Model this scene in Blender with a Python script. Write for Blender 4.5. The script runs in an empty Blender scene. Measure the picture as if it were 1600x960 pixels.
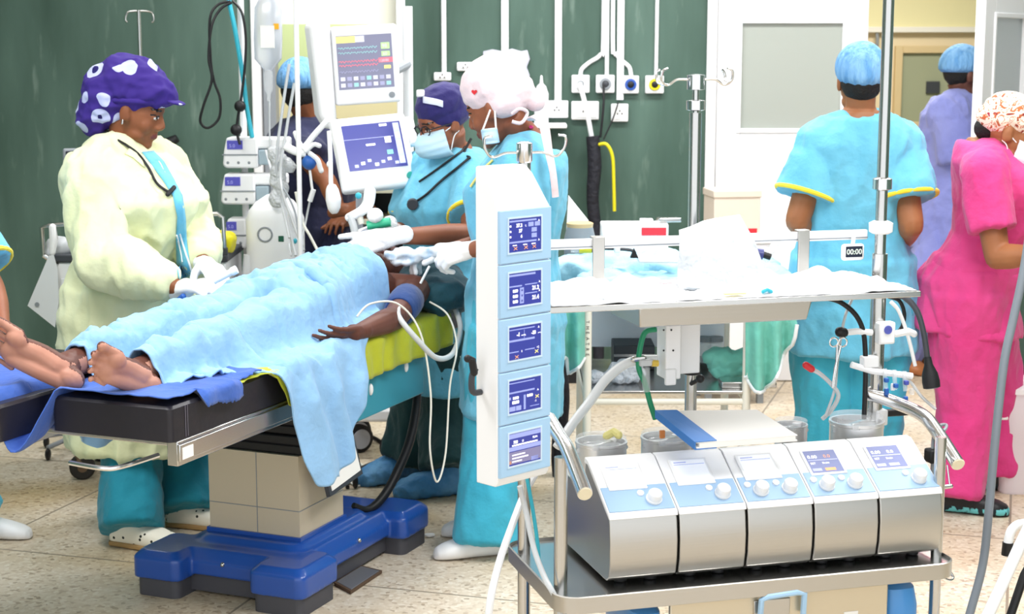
import bpy, bmesh, math, random
import numpy as np
from math import sin, cos, pi, sqrt, radians as R
from mathutils import Vector as V, Matrix, noise
from mathutils.bvhtree import BVHTree

# ---------------------------------------------------------------- camera, world, lamps, exposure
SC = bpy.context.scene
COL = SC.collection
CAM_Z, FPX, PITCH = 1.74, 2600.0, math.atan(410 / 2600)
cd = bpy.data.cameras.new('camera'); cam = bpy.data.objects.new('camera', cd); COL.objects.link(cam)
cam.location = (0, 0, CAM_Z); cam.rotation_euler = (pi / 2 - PITCH, 0, 0)
cd.sensor_width = 36; cd.lens = FPX / 1600 * 36; cd.clip_start = .05
SC.camera = cam
cd.dof.use_dof = True; cd.dof.focus_distance = 4.7; cd.dof.aperture_fstop = 6.3
SC.view_settings.view_transform = 'Standard'; SC.view_settings.look = 'None'
SC.view_settings.gamma = 1; SC.view_settings.use_curve_mapping = False
SC.view_settings.exposure = 0.3
W = bpy.data.worlds.new('world'); SC.world = W; W.use_nodes = True
W.node_tree.nodes['Background'].inputs[0].default_value = (.93, .97, 1, 1)
W.node_tree.nodes['Background'].inputs[1].default_value = 1.3

def lamp(name, loc, size, power, rot=(0, 0, 0), col=(1, 1, 1)):
    l = bpy.data.lights.new(name, 'AREA'); l.shape = 'RECTANGLE'; l.size, l.size_y = size; l.energy = power; l.color = col
    o = bpy.data.objects.new(name, l); o.location = loc; o.rotation_euler = rot; COL.objects.link(o); return o
lamp('unseen_overhead_light', (-1.6, 4.2, 3.12), (1.3, 1.3), 62)
lamp('unseen_overhead_light', (1.3, 4.0, 3.12), (1.3, 1.3), 62)
lamp('unseen_overhead_light', (.6, 7.0, 3.12), (3.4, .5), 100)  # unseen lamp, widened and strengthened to brighten back floor and wall
lamp('unseen_overhead_light', (-2.3, 6.9, 3.12), (1.0, .5), 14)
lamp('unseen_overhead_light', (2.4, 5.3, 3.12), (1.0, 1.0), 34)  # added out of view to brighten the open door leaf and pink scrubs
lamp('unseen_corridor_light', (2.3, 9.9, 2.7), (1.2, .8), 58, col=(1, .96, .86))  # unseen source placed to make the corridor beyond the door bright
lamp('unseen_anteroom_light', (-1.0, 9.4, 2.5), (1.0, .5), 24, col=(1, .98, .9))  # unseen lamp put behind the left doorway to light the anteroom

# ---------------------------------------------------------------- helpers
def at(u, v, d):
    """the world point at distance d (world y) that the camera sees at photo pixel u, v"""
    cx, cy = (u - 800) / FPX, (480 - v) / FPX
    D = V((cx, cos(PITCH) + cy * sin(PITCH), -sin(PITCH) + cy * cos(PITCH)))
    return V((0, 0, CAM_Z)) + D * (d / D.y)
def fl(u, v, z=0.0):
    D = at(u, v, 1.0) - V((0, 0, CAM_Z))
    return V((0, 0, CAM_Z)) + D * ((z - CAM_Z) / D.z)
def lerp(a, b, t): return a + (b - a) * t
def spl(pts, n=6):
    """Catmull-Rom through the points"""
    p = [V(q) for q in pts]; out = []
    for i in range(len(p) - 1):
        a, b, c, d = p[max(i - 1, 0)], p[i], p[i + 1], p[min(i + 2, len(p) - 1)]
        for k in range(n):
            t = k / n
            out.append(.5 * (2 * b + (c - a) * t + (2 * a - 5 * b + 4 * c - d) * t * t + (3 * b - a - 3 * c + d) * t ** 3))
    out.append(p[-1]); return out
def frame(o, x, z):
    """matrix with local x along x, local z near z"""
    x = V(x).normalized(); z = V(z); z = (z - x * z.dot(x)).normalized(); y = z.cross(x)
    return Matrix(((x.x, y.x, z.x, o[0]), (x.y, y.y, z.y, o[1]), (x.z, y.z, z.z, o[2]), (0, 0, 0, 1)))
def RZ(loc, a): return Matrix.Translation(V(loc)) @ Matrix.Rotation(a, 4, 'Z')

class MB:
    def __init__(s, M=None): s.v, s.f, s.m, s.c, s.M = [], [], [], 0, M
    def add(s, vs, fs, M=None):
        o = len(s.v); M = M if M is not None else s.M
        s.v += [(M @ V(p)) if M is not None else V(p) for p in vs]
        s.f += [[i + o for i in f] for f in fs]; s.m += [s.c] * len(fs); return s
    def col(s, c): s.c = c; return s
    def box(s, c, z, M=None, rz=0):
        x, y, h = z[0] / 2, z[1] / 2, z[2] / 2
        vs = [V((i * x, j * y, k * h)) for i in (-1, 1) for j in (-1, 1) for k in (-1, 1)]
        if rz: vs = [Matrix.Rotation(rz, 3, 'Z') @ p for p in vs]
        return s.add([p + V(c) for p in vs], [(0, 1, 3, 2), (4, 6, 7, 5), (0, 4, 5, 1), (2, 3, 7, 6), (0, 2, 6, 4), (1, 5, 7, 3)], M)
    def span(s, x, y, z, M=None):
        return s.box(((x[0] + x[1]) / 2, (y[0] + y[1]) / 2, (z[0] + z[1]) / 2), (x[1] - x[0], y[1] - y[0], z[1] - z[0]), M)
    def rings(s, rs, cap=True, loop=False, M=None):
        n = len(rs[0]); vs = [p for r in rs for p in r]; fs = []
        for i in range(len(rs) - (0 if loop else 1)):
            a, b = i * n, ((i + 1) % len(rs)) * n
            for k in range(n):
                q = (k + 1) % n; fs.append((a + k, a + q, b + q, b + k))
        if cap and not loop:
            fs.append(tuple(range(n - 1, -1, -1))); fs.append(tuple(range(len(rs) * n - n, len(rs) * n)))
        return s.add(vs, fs, M)
    def tube(s, pts, r, n=8, sm=0, loop=False, M=None, flat=1.0, ball=False):
        p = [V(q) for q in pts]
        rr = list(r) if isinstance(r, (list, tuple)) else [r] * len(p)
        if sm:
            q = spl(p, sm); m = len(p) - 1
            rr = [rr[min(int(i / sm), m)] * (1 - (i / sm) % 1) + rr[min(int(i / sm) + 1, m)] * ((i / sm) % 1) for i in range(len(q))]; p = q
        rs, up = [], None
        for i in range(len(p)):
            if loop: t = p[(i + 1) % len(p)] - p[i - 1]
            else: t = p[min(i + 1, len(p) - 1)] - p[max(i - 1, 0)]
            if t.length < 1e-9: t = V((0, 0, 1))
            t.normalize()
            if up is None: up = V((0, 0, 1)) if abs(t.z) < .9 else V((1, 0, 0))
            up = (up - t * up.dot(t)).normalized(); sd = t.cross(up)
            rs.append([p[i] + (sd * cos(2 * pi * k / n) + up * sin(2 * pi * k / n) * flat) * rr[i] for k in range(n)])
        s.rings(rs, loop=loop, M=M)
        if ball:
            for i in (0, -1): s.ell(p[i], (rr[i],) * 3, M=M, n=8)
        return s
    def loft(s, secs, n=24, e=2.0, M=None, cap=True):
        """secs: (centre, half-axis x, half-axis y)"""
        rs = []
        for c, ax, ay in secs:
            c, ax, ay = V(c), V(ax), V(ay); r = []
            for k in range(n):
                t = 2 * pi * k / n; a, b = cos(t), sin(t)
                r.append(c + ax * math.copysign(abs(a) ** (2 / e), a) + ay * math.copysign(abs(b) ** (2 / e), b))
            rs.append(r)
        return s.rings(rs, M=M, cap=cap)
    def ell(s, c, r, M=None, n=14, X=None):
        c = V(c); vs, fs = [], []; m = max(6, n // 2)
        vs.append(V((0, 0, 1)))
        for i in range(1, m):
            for k in range(n): vs.append(V((sin(pi * i / m) * cos(2 * pi * k / n), sin(pi * i / m) * sin(2 * pi * k / n), cos(pi * i / m))))
        vs.append(V((0, 0, -1)))
        for k in range(n):
            q = (k + 1) % n
            fs.append((0, 1 + k, 1 + q)); L = 1 + (m - 2) * n
            fs.append((L + k, len(vs) - 1, L + q))
            for i in range(m - 2): fs.append((1 + i * n + k, 1 + (i + 1) * n + k, 1 + (i + 1) * n + q, 1 + i * n + q))
        vs = [V((p.x * r[0], p.y * r[1], p.z * r[2])) for p in vs]
        if X is not None: vs = [X @ p for p in vs]
        return s.add([p + c for p in vs], fs, M)
    def lathe(s, prof, M=None, n=24, cap=True):
        return s.rings([[V((r * cos(2 * pi * k / n), r * sin(2 * pi * k / n), z)) for k in range(n)] for r, z in prof], M=M, cap=cap)
    def prism(s, poly, h, M=None):
        """poly in local xy, extruded from z=0 to z=h"""
        return s.rings([[V((x, y, 0)) for x, y in poly], [V((x, y, h)) for x, y in poly]], M=M)
    def grid(s, P, M=None):
        nr, nc = len(P), len(P[0])
        return s.add([p for r in P for p in r], [(i * nc + j, i * nc + j + 1, (i + 1) * nc + j + 1, (i + 1) * nc + j) for i in range(nr - 1) for j in range(nc - 1)], M)
    def text(s, txt, size, M, align='LEFT', bold=0.0):
        cu = bpy.data.curves.new('t', 'FONT'); cu.body = txt; cu.size = size; cu.align_x = align; cu.offset = bold; cu.resolution_u = 3
        ob = bpy.data.objects.new('t', cu); me = bpy.data.meshes.new_from_object(ob)
        s.add([p.co.copy() for p in me.vertices], [list(p.vertices) for p in me.polygons], M)
        bpy.data.objects.remove(ob); bpy.data.meshes.remove(me); bpy.data.curves.remove(cu); return s
    def build(s, name, mats, parent=None, smooth=35, bevel=0, solid=0, sub=0, seg=2, fix=True):
        me = bpy.data.meshes.new(name); Mi = None
        if parent is not None:
            r = parent
            while r.parent is not None: r = r.parent
            Mi = (Matrix.Translation(r.location) @ r.rotation_euler.to_matrix().to_4x4()).inverted()
        me.from_pydata([(Mi @ p) if Mi is not None else p for p in s.v], [], s.f)
        mats = mats if isinstance(mats, (list, tuple)) else [mats]
        for m in mats: me.materials.append(m)
        me.polygons.foreach_set('material_index', [min(i, len(mats) - 1) for i in s.m])
        if fix:
            bm = bmesh.new(); bm.from_mesh(me); bmesh.ops.recalc_face_normals(bm, faces=bm.faces); bm.to_mesh(me); bm.free()
        if smooth:
            me.polygons.foreach_set('use_smooth', [True] * len(me.polygons)); me.set_sharp_from_angle(angle=R(smooth))
        o = bpy.data.objects.new(name, me); COL.objects.link(o)
        if parent is not None: o.parent = parent
        if sub:
            m = o.modifiers.new('s', 'SUBSURF'); m.levels = m.render_levels = sub
        if solid:
            m = o.modifiers.new('t', 'SOLIDIFY'); m.thickness = solid; m.offset = 0
        if bevel:
            m = o.modifiers.new('b', 'BEVEL'); m.width = bevel; m.segments = seg; m.limit_method = 'ANGLE'; m.angle_limit = R(40)
        return o

def tag(o, label, cat, group=None, kind=None):
    if label: o['label'] = label
    if cat: o['category'] = cat
    if group: o['group'] = group
    if kind: o['kind'] = kind
    return o
def thing(name, label, cat, loc=(0, 0, 0), rz=0, group=None):
    o = bpy.data.objects.new(name, None); COL.objects.link(o); o.empty_display_size = .05
    o.location = V(loc); o.rotation_euler = (0, 0, rz); return tag(o, label, cat, group)
def struct(o): o['kind'] = 'structure'; return o
def kids(o): return [c for c in list(bpy.data.objects) if c.parent is o]
def dup(root, loc, label, group=None, rz=None):
    r = root.copy(); COL.objects.link(r); r.location = V(loc); r['label'] = label
    if rz is not None: r.rotation_euler = (0, 0, rz)
    if group: r['group'] = group
    for ch in kids(root):
        c = ch.copy(); COL.objects.link(c); c.parent = r
        for g in kids(ch):
            e = g.copy(); COL.objects.link(e); e.parent = c
    return r

def lin(h):
    h = h.lstrip('#'); o = []
    for i in (0, 2, 4):
        c = int(h[i:i + 2], 16) / 255; o.append(c / 12.92 if c <= .04045 else ((c + .055) / 1.055) ** 2.4)
    return (*o, 1)
MATS = {}
def mat(name, col, rough=.5, metal=0, emis=0, trans=0, alpha=1, spec=.5, bump=None, mix=None, sheen=0, sss=0, ecol=None, coat=0, ior=1.45):
    """mix = (colour2, scale xyz, lo, hi) noise blend; bump = (scale xyz, strength, distance)"""
    if name in MATS: return MATS[name]
    m = bpy.data.materials.new(name); m.use_nodes = True; nt = m.node_tree; N, Lk = nt.nodes, nt.links
    b = N['Principled BSDF']; c = lin(col)
    b.inputs['Base Color'].default_value = c; b.inputs['Roughness'].default_value = rough; b.inputs['Metallic'].default_value = metal
    b.inputs['Specular IOR Level'].default_value = spec; b.inputs['Alpha'].default_value = alpha; b.inputs['IOR'].default_value = ior
    b.inputs['Transmission Weight'].default_value = trans; b.inputs['Sheen Weight'].default_value = sheen; b.inputs['Coat Weight'].default_value = coat
    if sss: b.inputs['Subsurface Weight'].default_value = sss; b.inputs['Subsurface Radius'].default_value = (.02, .008, .005); b.inputs['Subsurface Scale'].default_value = .5
    if emis: b.inputs['Emission Color'].default_value = lin(ecol) if ecol else c; b.inputs['Emission Strength'].default_value = emis
    tc = None
    def coord(sc):
        tc = N.new('ShaderNodeTexCoord'); mp = N.new('ShaderNodeMapping'); mp.inputs['Scale'].default_value = sc if isinstance(sc, (tuple, list)) else (sc,) * 3
        Lk.new(tc.outputs['Object'], mp.inputs[0]); return mp.outputs[0]
    if mix:
        n = N.new('ShaderNodeTexNoise'); n.inputs['Scale'].default_value = 1; n.inputs['Detail'].default_value = 5; Lk.new(coord(mix[1]), n.inputs['Vector'])
        r = N.new('ShaderNodeValToRGB'); r.color_ramp.elements[0].position = mix[2]; r.color_ramp.elements[1].position = mix[3]
        r.color_ramp.elements[0].color = c; r.color_ramp.elements[1].color = lin(mix[0])
        Lk.new(n.outputs['Fac'], r.inputs[0]); Lk.new(r.outputs[0], b.inputs['Base Color'])
    if bump:
        n = N.new('ShaderNodeTexNoise'); n.inputs['Scale'].default_value = 1; n.inputs['Detail'].default_value = 3; Lk.new(coord(bump[0]), n.inputs['Vector'])
        u = N.new('ShaderNodeBump'); u.inputs['Strength'].default_value = bump[1]; u.inputs['Distance'].default_value = bump[2]
        Lk.new(n.outputs['Fac'], u.inputs['Height']); Lk.new(u.outputs[0], b.inputs['Normal'])
    MATS[name] = m; return m

def evald(ob):
    dg = bpy.context.evaluated_depsgraph_get(); return bpy.data.meshes.new_from_object(ob.evaluated_get(dg))
def vox(mb, name, mats, parent, size=.006, smooth=3, folds=None, paint=None, after=None):
    """melts the overlapping solids of mb into ONE continuous skin; folds = (amp, scale xyz, seed); paint(c, n) -> material index"""
    r = parent
    while r is not None and r.parent is not None: r = r.parent
    Mi = (Matrix.Translation(r.location) @ r.rotation_euler.to_matrix().to_4x4()).inverted() if r is not None else Matrix()
    me = bpy.data.meshes.new('tmp'); me.from_pydata([tuple(p) for p in mb.v], [], mb.f)
    bm = bmesh.new(); bm.from_mesh(me); bmesh.ops.recalc_face_normals(bm, faces=bm.faces); bm.to_mesh(me); bm.free()
    ob = bpy.data.objects.new('tmp', me); COL.objects.link(ob)
    m = ob.modifiers.new('r', 'REMESH'); m.mode = 'VOXEL'; m.voxel_size = size; m.use_smooth_shade = True
    if smooth:
        m = ob.modifiers.new('s', 'SMOOTH'); m.factor = .5; m.iterations = smooth
    bpy.context.view_layer.update(); me2 = evald(ob)
    bpy.data.objects.remove(ob); bpy.data.meshes.remove(me)
    n = len(me2.vertices); co = np.empty(n * 3); me2.vertices.foreach_get('co', co); co = co.reshape(-1, 3)
    if folds:
        nr = np.empty(n * 3); me2.vertices.foreach_get('normal', nr); nr = nr.reshape(-1, 3)
        for amp, sc, sd in (folds if isinstance(folds, list) else [folds]):
            q = co * np.array(sc) + sd * 7.3
            h = np.array([noise.noise(p) for p in q.tolist()]); h = (1 - 2.2 * np.abs(h))
            co = co + nr * (amp * h)[:, None]
    me2.vertices.foreach_set('co', co.ravel()); me2.update()
    mats = mats if isinstance(mats, (list, tuple)) else [mats]
    me2.materials.clear()
    for m in mats: me2.materials.append(m)
    k = len(me2.polygons)
    if paint:
        pc = np.empty(k * 3); pn = np.empty(k * 3); me2.polygons.foreach_get('center', pc); me2.polygons.foreach_get('normal', pn)
        me2.polygons.foreach_set('material_index', paint(pc.reshape(-1, 3), pn.reshape(-1, 3)).astype(int).tolist())
    else: me2.polygons.foreach_set('material_index', [0] * k)
    me2.polygons.foreach_set('use_smooth', [True] * k)
    if Mi is not None: me2.transform(Mi)
    me2.name = name; o = bpy.data.objects.new(name, me2); COL.objects.link(o)
    if parent is not None: o.parent = parent
    return o

# ---------------------------------------------------------------- materials
WHT = mat('white_plastic', '#f4f4f6', .35)
WHM = mat('white_paint', '#f0f0f2', .4)
WHF = mat('white_cloth', '#e6e7ea', .9, bump=(60, .3, .004))
GLV = mat('white_glove', '#f2f2f4', .45, bump=(70, .4, .004))
STL = mat('stainless', '#c9c8c6', .24, 1)
STB = mat('brushed_steel', '#c2bfba', .36, 1, bump=((3, 3, 160), .12, .002))
CHR = mat('chrome', '#e4e4e6', .2, 1)
BLK = mat('black_rubber', '#17171a', .5)
BLV = mat('black_vinyl', '#211f27', .38, bump=(14, .25, .01))
DGR = mat('dark_grey', '#3c3f45', .5)
GRY = mat('mid_grey', '#8d9298', .45)
SCR = mat('screen_blue', '#363c88', .25, emis=.5)
SCD = mat('screen_dark', '#7e7e95', .25, emis=.3)
SCL = mat('screen_pale', '#8a90b8', .6, emis=.12, spec=.2)
SCW = mat('screen_glare', '#eceff4', .15, emis=.25)  # white glare on the pump screens, put into colour and emission
LIT = mat('screen_white', '#ffffff', .4, emis=1.1)
LIO = mat('screen_orange', '#e8a06a', .4, emis=.5)
LIR = mat('screen_red', '#e06a78', .4, emis=.6)
LIG = mat('screen_green', '#a9d98a', .4, emis=.6)
LIY = mat('screen_yellow', '#f2e07a', .4, emis=.7)
PBL = mat('panel_blue', '#a9cdec', .45)
TUB = mat('clear_tubing', '#e6e9ec', .15, trans=.35, spec=.7)
CLR = mat('clear_plastic', '#f2f5f8', .12, alpha=.28)
CAB = mat('cable_white', '#e2e0d6', .5)
BLU = mat('blue_plastic', '#2b62b4', .4)
CYP = mat('cyan_plastic', '#3bb3c8', .4)
GRN = mat('green_plastic', '#1d8a62', .4)
RED = mat('red_plastic', '#d8343c', .4)
YEL = mat('yellow_plastic', '#e0d420', .45)
PAP = mat('paper_white', '#f6f4f1', .8)
CRD = mat('cardboard_box', '#e3d3c3', .85)
FAB = lambda n, c, c2=None, b=.35: mat(n, c, .85, bump=(22, b, .02), mix=(c2, (4, 4, 4), .35, .7) if c2 else None, sheen=.15)
CYN = FAB('cyan_scrub', '#5eb0d0', '#70bedb'); CYT = FAB('cyan_trousers', '#35a6c4', '#45b4d0')
TEA = FAB('teal_scrub', '#157f94', '#1b8ba0')
DTE = FAB('dark_teal_cloth', '#123f4b', '#174855')
DGN = FAB('dark_green_trousers', '#12393c', '#174347')
LAV = FAB('lavender_scrub', '#7b82c4', '#8a90cc')
PNK = FAB('pink_scrub', '#d5367f', '#dc4a8d')
NVY = FAB('navy_scrub', '#1b1e3a', '#23264a')
GWN = FAB('yellow_gown', '#dbdeae', '#e4e7c2', .25)
DRP = FAB('light_blue_drape', '#86b2da', '#8fbbe2')
DRB = FAB('blue_sheet', '#3358ad', '#3f66b8')
GDR = FAB('green_drape', '#6cbcac', '#86cabc')
YTR = FAB('yellow_trim', '#f1d838')
BOU = mat('blue_bouffant', '#5b93c8', .8, bump=((60, 60, 14), .8, .02), mix=('#84b4de', (34, 34, 9), .35, .7))
NVC = FAB('indigo_cap', '#211b5a', '#292266')
PKC = FAB('pale_pink_cap', '#e8d3d8')
SHC = mat('shoe_cover_blue', '#3d7eb6', .6, bump=(25, .7, .02), mix=('#6aa3d2', (9, 9, 9), .4, .7))
def skin(n, c, c2): return mat(n, c, .48, mix=(c2, (9, 9, 9), .35, .7), sss=.06, spec=.35)
SKA = skin('skin_warm', '#7d4a2f', '#8c5536')
SKB = skin('skin_brown', '#86503a', '#945c42')
SKC = skin('skin_deep', '#5a352b', '#674034')
SKD = skin('skin_tan', '#96603f', '#a56c48')
SOL = skin('skin_sole', '#b27e6b', '#c4917e')
HAIR = mat('black_hair', '#15110f', .7, bump=(120, .8, .01))
EYW = mat('eye_white', '#d8d0ca', .3); EYD = mat('eye_dark', '#140d0b', .3)
LIPA = mat('lip_brown', '#6e3430', .45)
def spotted(name, base, ring, core, scale, r0, r1):
    m = mat(name, base, .85); nt = m.node_tree; N, Lk = nt.nodes, nt.links; b = N['Principled BSDF']
    tc = N.new('ShaderNodeTexCoord'); v = N.new('ShaderNodeTexVoronoi'); v.inputs['Scale'].default_value = scale; v.inputs['Randomness'].default_value = .75
    Lk.new(tc.outputs['Object'], v.inputs['Vector']); r = N.new('ShaderNodeValToRGB'); r.color_ramp.interpolation = 'CONSTANT'
    e = r.color_ramp.elements; e[0].position = 0; e[0].color = lin(core); e[1].position = r0; e[1].color = lin(ring)
    k = e.new(r1); k.color = lin(base); Lk.new(v.outputs['Distance'], r.inputs[0]); Lk.new(r.outputs[0], b.inputs['Base Color']); return m
PUR = spotted('purple_print', '#36217c', '#b9bee2', '#1d1560', 10.5, .17, .38)
def print_mat(name, sc, stops):
    m = mat(name, '#ffffff', .85); nt = m.node_tree; N, Lk = nt.nodes, nt.links; tc = N.new('ShaderNodeTexCoord'); n = N.new('ShaderNodeTexNoise'); n.inputs['Scale'].default_value = sc; n.inputs['Detail'].default_value = 2.5; n.inputs['Distortion'].default_value = 1.2
    Lk.new(tc.outputs['Object'], n.inputs['Vector']); r = N.new('ShaderNodeValToRGB'); r.color_ramp.interpolation = 'CONSTANT'; e = r.color_ramp.elements; e[0].position, e[0].color = 0, lin(stops[0][1]); e[1].position, e[1].color = stops[1][0], lin(stops[1][1])
    for p, c in stops[2:]: k = e.new(p); k.color = lin(c)
    Lk.new(n.outputs['Fac'], r.inputs[0]); Lk.new(r.outputs[0], N['Principled BSDF'].inputs['Base Color']); return m
FLW = print_mat('floral_print', 24, [(0, '#7e2436'), (.36, '#b8663e'), (.42, '#efe6d2'), (.54, '#c9693f'), (.58, '#efe6d2'), (.66, '#a02c40')])
CRC = spotted('holed_clog', '#efe9d8', '#efe9d8', '#2a2a22', 38, .2, .21)
SHT = mat('turquoise_pattern_sole', '#12222a', .6, mix=('#6cc6cc', (28, 28, 9), .47, .5))
# ---------------------------------------------------------------- the room
YW = 8.5
def floor_mat():
    m = mat('terrazzo', '#d8c8b0', .38, spec=.4); nt = m.node_tree; N, Lk = nt.nodes, nt.links; b = N['Principled BSDF']
    tc = N.new('ShaderNodeTexCoord')
    def ramp(src, stops):
        r = N.new('ShaderNodeValToRGB'); e = r.color_ramp.elements; e[0].position, e[0].color = stops[0][0], lin(stops[0][1]); e[1].position, e[1].color = stops[-1][0], lin(stops[-1][1])
        for p, c in stops[1:-1]: k = e.new(p); k.color = lin(c)
        Lk.new(src, r.inputs[0]); return r.outputs[0]
    v = N.new('ShaderNodeTexVoronoi'); v.inputs['Scale'].default_value = 75; Lk.new(tc.outputs['Object'], v.inputs['Vector'])
    sep = N.new('ShaderNodeSeparateColor'); Lk.new(v.outputs['Color'], sep.inputs[0])
    chips = ramp(sep.outputs[0], [(0, '#a89782'), (.08, '#bfae99'), (.16, '#d0c1ac'), (.7, '#d8cbb8'), (1, '#e2d8c8')])
    n = N.new('ShaderNodeTexNoise'); n.inputs['Scale'].default_value = 1.3; n.inputs['Detail'].default_value = 4; Lk.new(tc.outputs['Object'], n.inputs['Vector'])
    stain = ramp(n.outputs['Fac'], [(.3, '#e2d0a6'), (.55, '#ffffff')])
    mx = N.new('ShaderNodeMix'); mx.data_type = 'RGBA'; mx.blend_type = 'MULTIPLY'; mx.inputs[0].default_value = .8
    Lk.new(chips, mx.inputs[6]); Lk.new(stain, mx.inputs[7])
    # brass-grey joint lines on a turned grid
    mp = N.new('ShaderNodeMapping'); mp.inputs['Rotation'].default_value = (0, 0, R(17)); mp.inputs['Location'].default_value = (-.02, -.24, 0)
    Lk.new(tc.outputs['Object'], mp.inputs[0]); sx = N.new('ShaderNodeSeparateXYZ'); Lk.new(mp.outputs[0], sx.inputs[0])
    last = None
    for k in (0, 1):
        a = N.new('ShaderNodeMath'); a.operation = 'PINGPONG'; a.inputs[1].default_value = .575; Lk.new(sx.outputs[k], a.inputs[0])
        c = N.new('ShaderNodeMath'); c.operation = 'LESS_THAN'; c.inputs[1].default_value = .0045; Lk.new(a.outputs[0], c.inputs[0])
        if last is None: last = c.outputs[0]
        else:
            d = N.new('ShaderNodeMath'); d.operation = 'MAXIMUM'; Lk.new(last, d.inputs[0]); Lk.new(c.outputs[0], d.inputs[1]); last = d.outputs[0]
    m2 = N.new('ShaderNodeMix'); m2.data_type = 'RGBA'; Lk.new(last, m2.inputs[0]); Lk.new(mx.outputs[2], m2.inputs[6]); m2.inputs[7].default_value = lin('#8f8270')
    Lk.new(m2.outputs[2], b.inputs['Base Color']); return m
def wall_mat():
    m = mat('green_marbled_wall', '#38523f', .42, spec=.35); nt = m.node_tree; N, Lk = nt.nodes, nt.links; b = N['Principled BSDF']
    tc = N.new('ShaderNodeTexCoord')
    def noi(sc, det, lo, hi, c0, c1):
        mp = N.new('ShaderNodeMapping'); mp.inputs['Scale'].default_value = sc; Lk.new(tc.outputs['Object'], mp.inputs[0])
        n = N.new('ShaderNodeTexNoise'); n.inputs['Scale'].default_value = 1; n.inputs['Detail'].default_value = det; Lk.new(mp.outputs[0], n.inputs['Vector'])
        r = N.new('ShaderNodeValToRGB'); e = r.color_ramp.elements; e[0].position, e[1].position = lo, hi; e[0].color, e[1].color = lin(c0), lin(c1)
        Lk.new(n.outputs['Fac'], r.inputs[0]); return r.outputs[0]
    base = noi((3.5, 3.5, .7), 5, .3, .7, '#364d42', '#587166')
    st = noi((17, 17, 3.4), 4, .6, .78, '#000000', '#8a8a8a')
    mx = N.new('ShaderNodeMix'); mx.data_type = 'RGBA'; Lk.new(st, mx.inputs[0]); Lk.new(base, mx.inputs[6]); mx.inputs[7].default_value = lin('#a9bdb0')
    Lk.new(mx.outputs[2], b.inputs['Base Color']); return m
FLOORM, WALLM = floor_mat(), wall_mat()
CRM = mat('cream_paint', '#efe6c0', .6); BEI = mat('beige_paint', '#e0d0b0', .6); OFW = mat('off_white_paint', '#e9e6df', .6)
GLS = mat('frosted_glass', '#a2a79f', .3, spec=.5); GLZ = mat('green_tinted_glass', '#a0a58c', .25)
wx = lambda u, d=YW: at(u, 100, d).x
S = lambda n, mb, m, parent=None, **k: struct(mb.build(n, m, parent, **k))
S('floor', MB().span((-3.7, 3.7), (-.5, 12.2), (-.1, 0)), FLOORM)
S('ceiling', MB().span((-3.7, 3.7), (1.5, 12.2), (3.2, 3.3)), OFW)
D1a, D1b, D2a, D2b = wx(398), wx(620), wx(1110), 2.55
HD = 2.35
wb = MB()
wb.span((-3.6, D1a), (YW, YW + .15), (0, 3.2)); wb.span((D1b, D2a), (YW, YW + .15), (0, 3.2)); wb.span((D2b, 3.6), (YW, YW + .15), (0, 3.2))
wb.span((D1a, D1b), (YW, YW + .15), (HD, 3.2)); wb.span((D2a, D2b), (YW, YW + .15), (HD, 3.2))
S('wall_back', wb, WALLM, smooth=0)
S('wall_left', MB().span((-3.7, -3.6), (1.5, 12.2), (0, 3.2)), WALLM)
S('wall_right', MB().span((3.6, 3.7), (1.5, 12.2), (0, 3.2)), WALLM)
S('wall_corridor', MB().span((-3.6, 3.6), (11.6, 11.7), (0, 3.2)), BEI)
S('wall_divider', MB().span((.2, .3), (YW + .15, 11.6), (0, 3.2)), CRM)
S('wall_anteroom', MB().span((-3.6, .2), (10.2, 10.3), (0, 3.2)), CRM)
# pier at the far right of the back wall: green dado under white, black skirting
S('wall_pier', MB().col(0).span((wx(1582, 8.36), 3.6), (8.36, YW), (.1, 1.05)).col(1).span((wx(1582, 8.36), 3.6), (8.36, YW), (1.05, 3.2)), [WALLM, WHM])
for i, (a, b, y) in enumerate(((-3.6, D1a, YW), (D1b, D2a, YW), (wx(1582, 8.36), 3.6, 8.36))):
    S('baseboard_back', MB().span((a, b), (y - .02, y), (0, .11)), BLK, bevel=.004)
# trims round the openings
def casing(n, a, b, w, m):
    t = MB(); t.span((a - w, a), (YW - .02, YW + .17), (0, HD + w)); t.span((b, b + w), (YW - .02, YW + .17), (0, HD + w)); t.span((a, b), (YW - .02, YW + .17), (HD, HD + w))
    S(n, t, m, bevel=.006)
casing('trim_1', D1a + .03, D1b, .045, WHM)
casing('trim_2', D2a + .03, D2b - .02, .05, WHM)
S('trim_3', MB().span((D1a + .035, D1a + .1), (YW + .02, YW + .14), (0, HD)), GRY, bevel=.004)
# white board over the ante-room opening and pale green strip behind it
S('trim_4', MB().span((D1a + .1, D1b), (YW + .1, YW + .13), (at(0, 38, 8.6).z, HD)), mat('bright_blind', '#fbf9e6', .7))
S('trim_5', MB().span((-2.2, -.1), (10.14, 10.2), (at(0, 112, 10.2).z, at(0, 20, 10.2).z)), mat('pale_green_paint', '#c6d6a4', .6))
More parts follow.
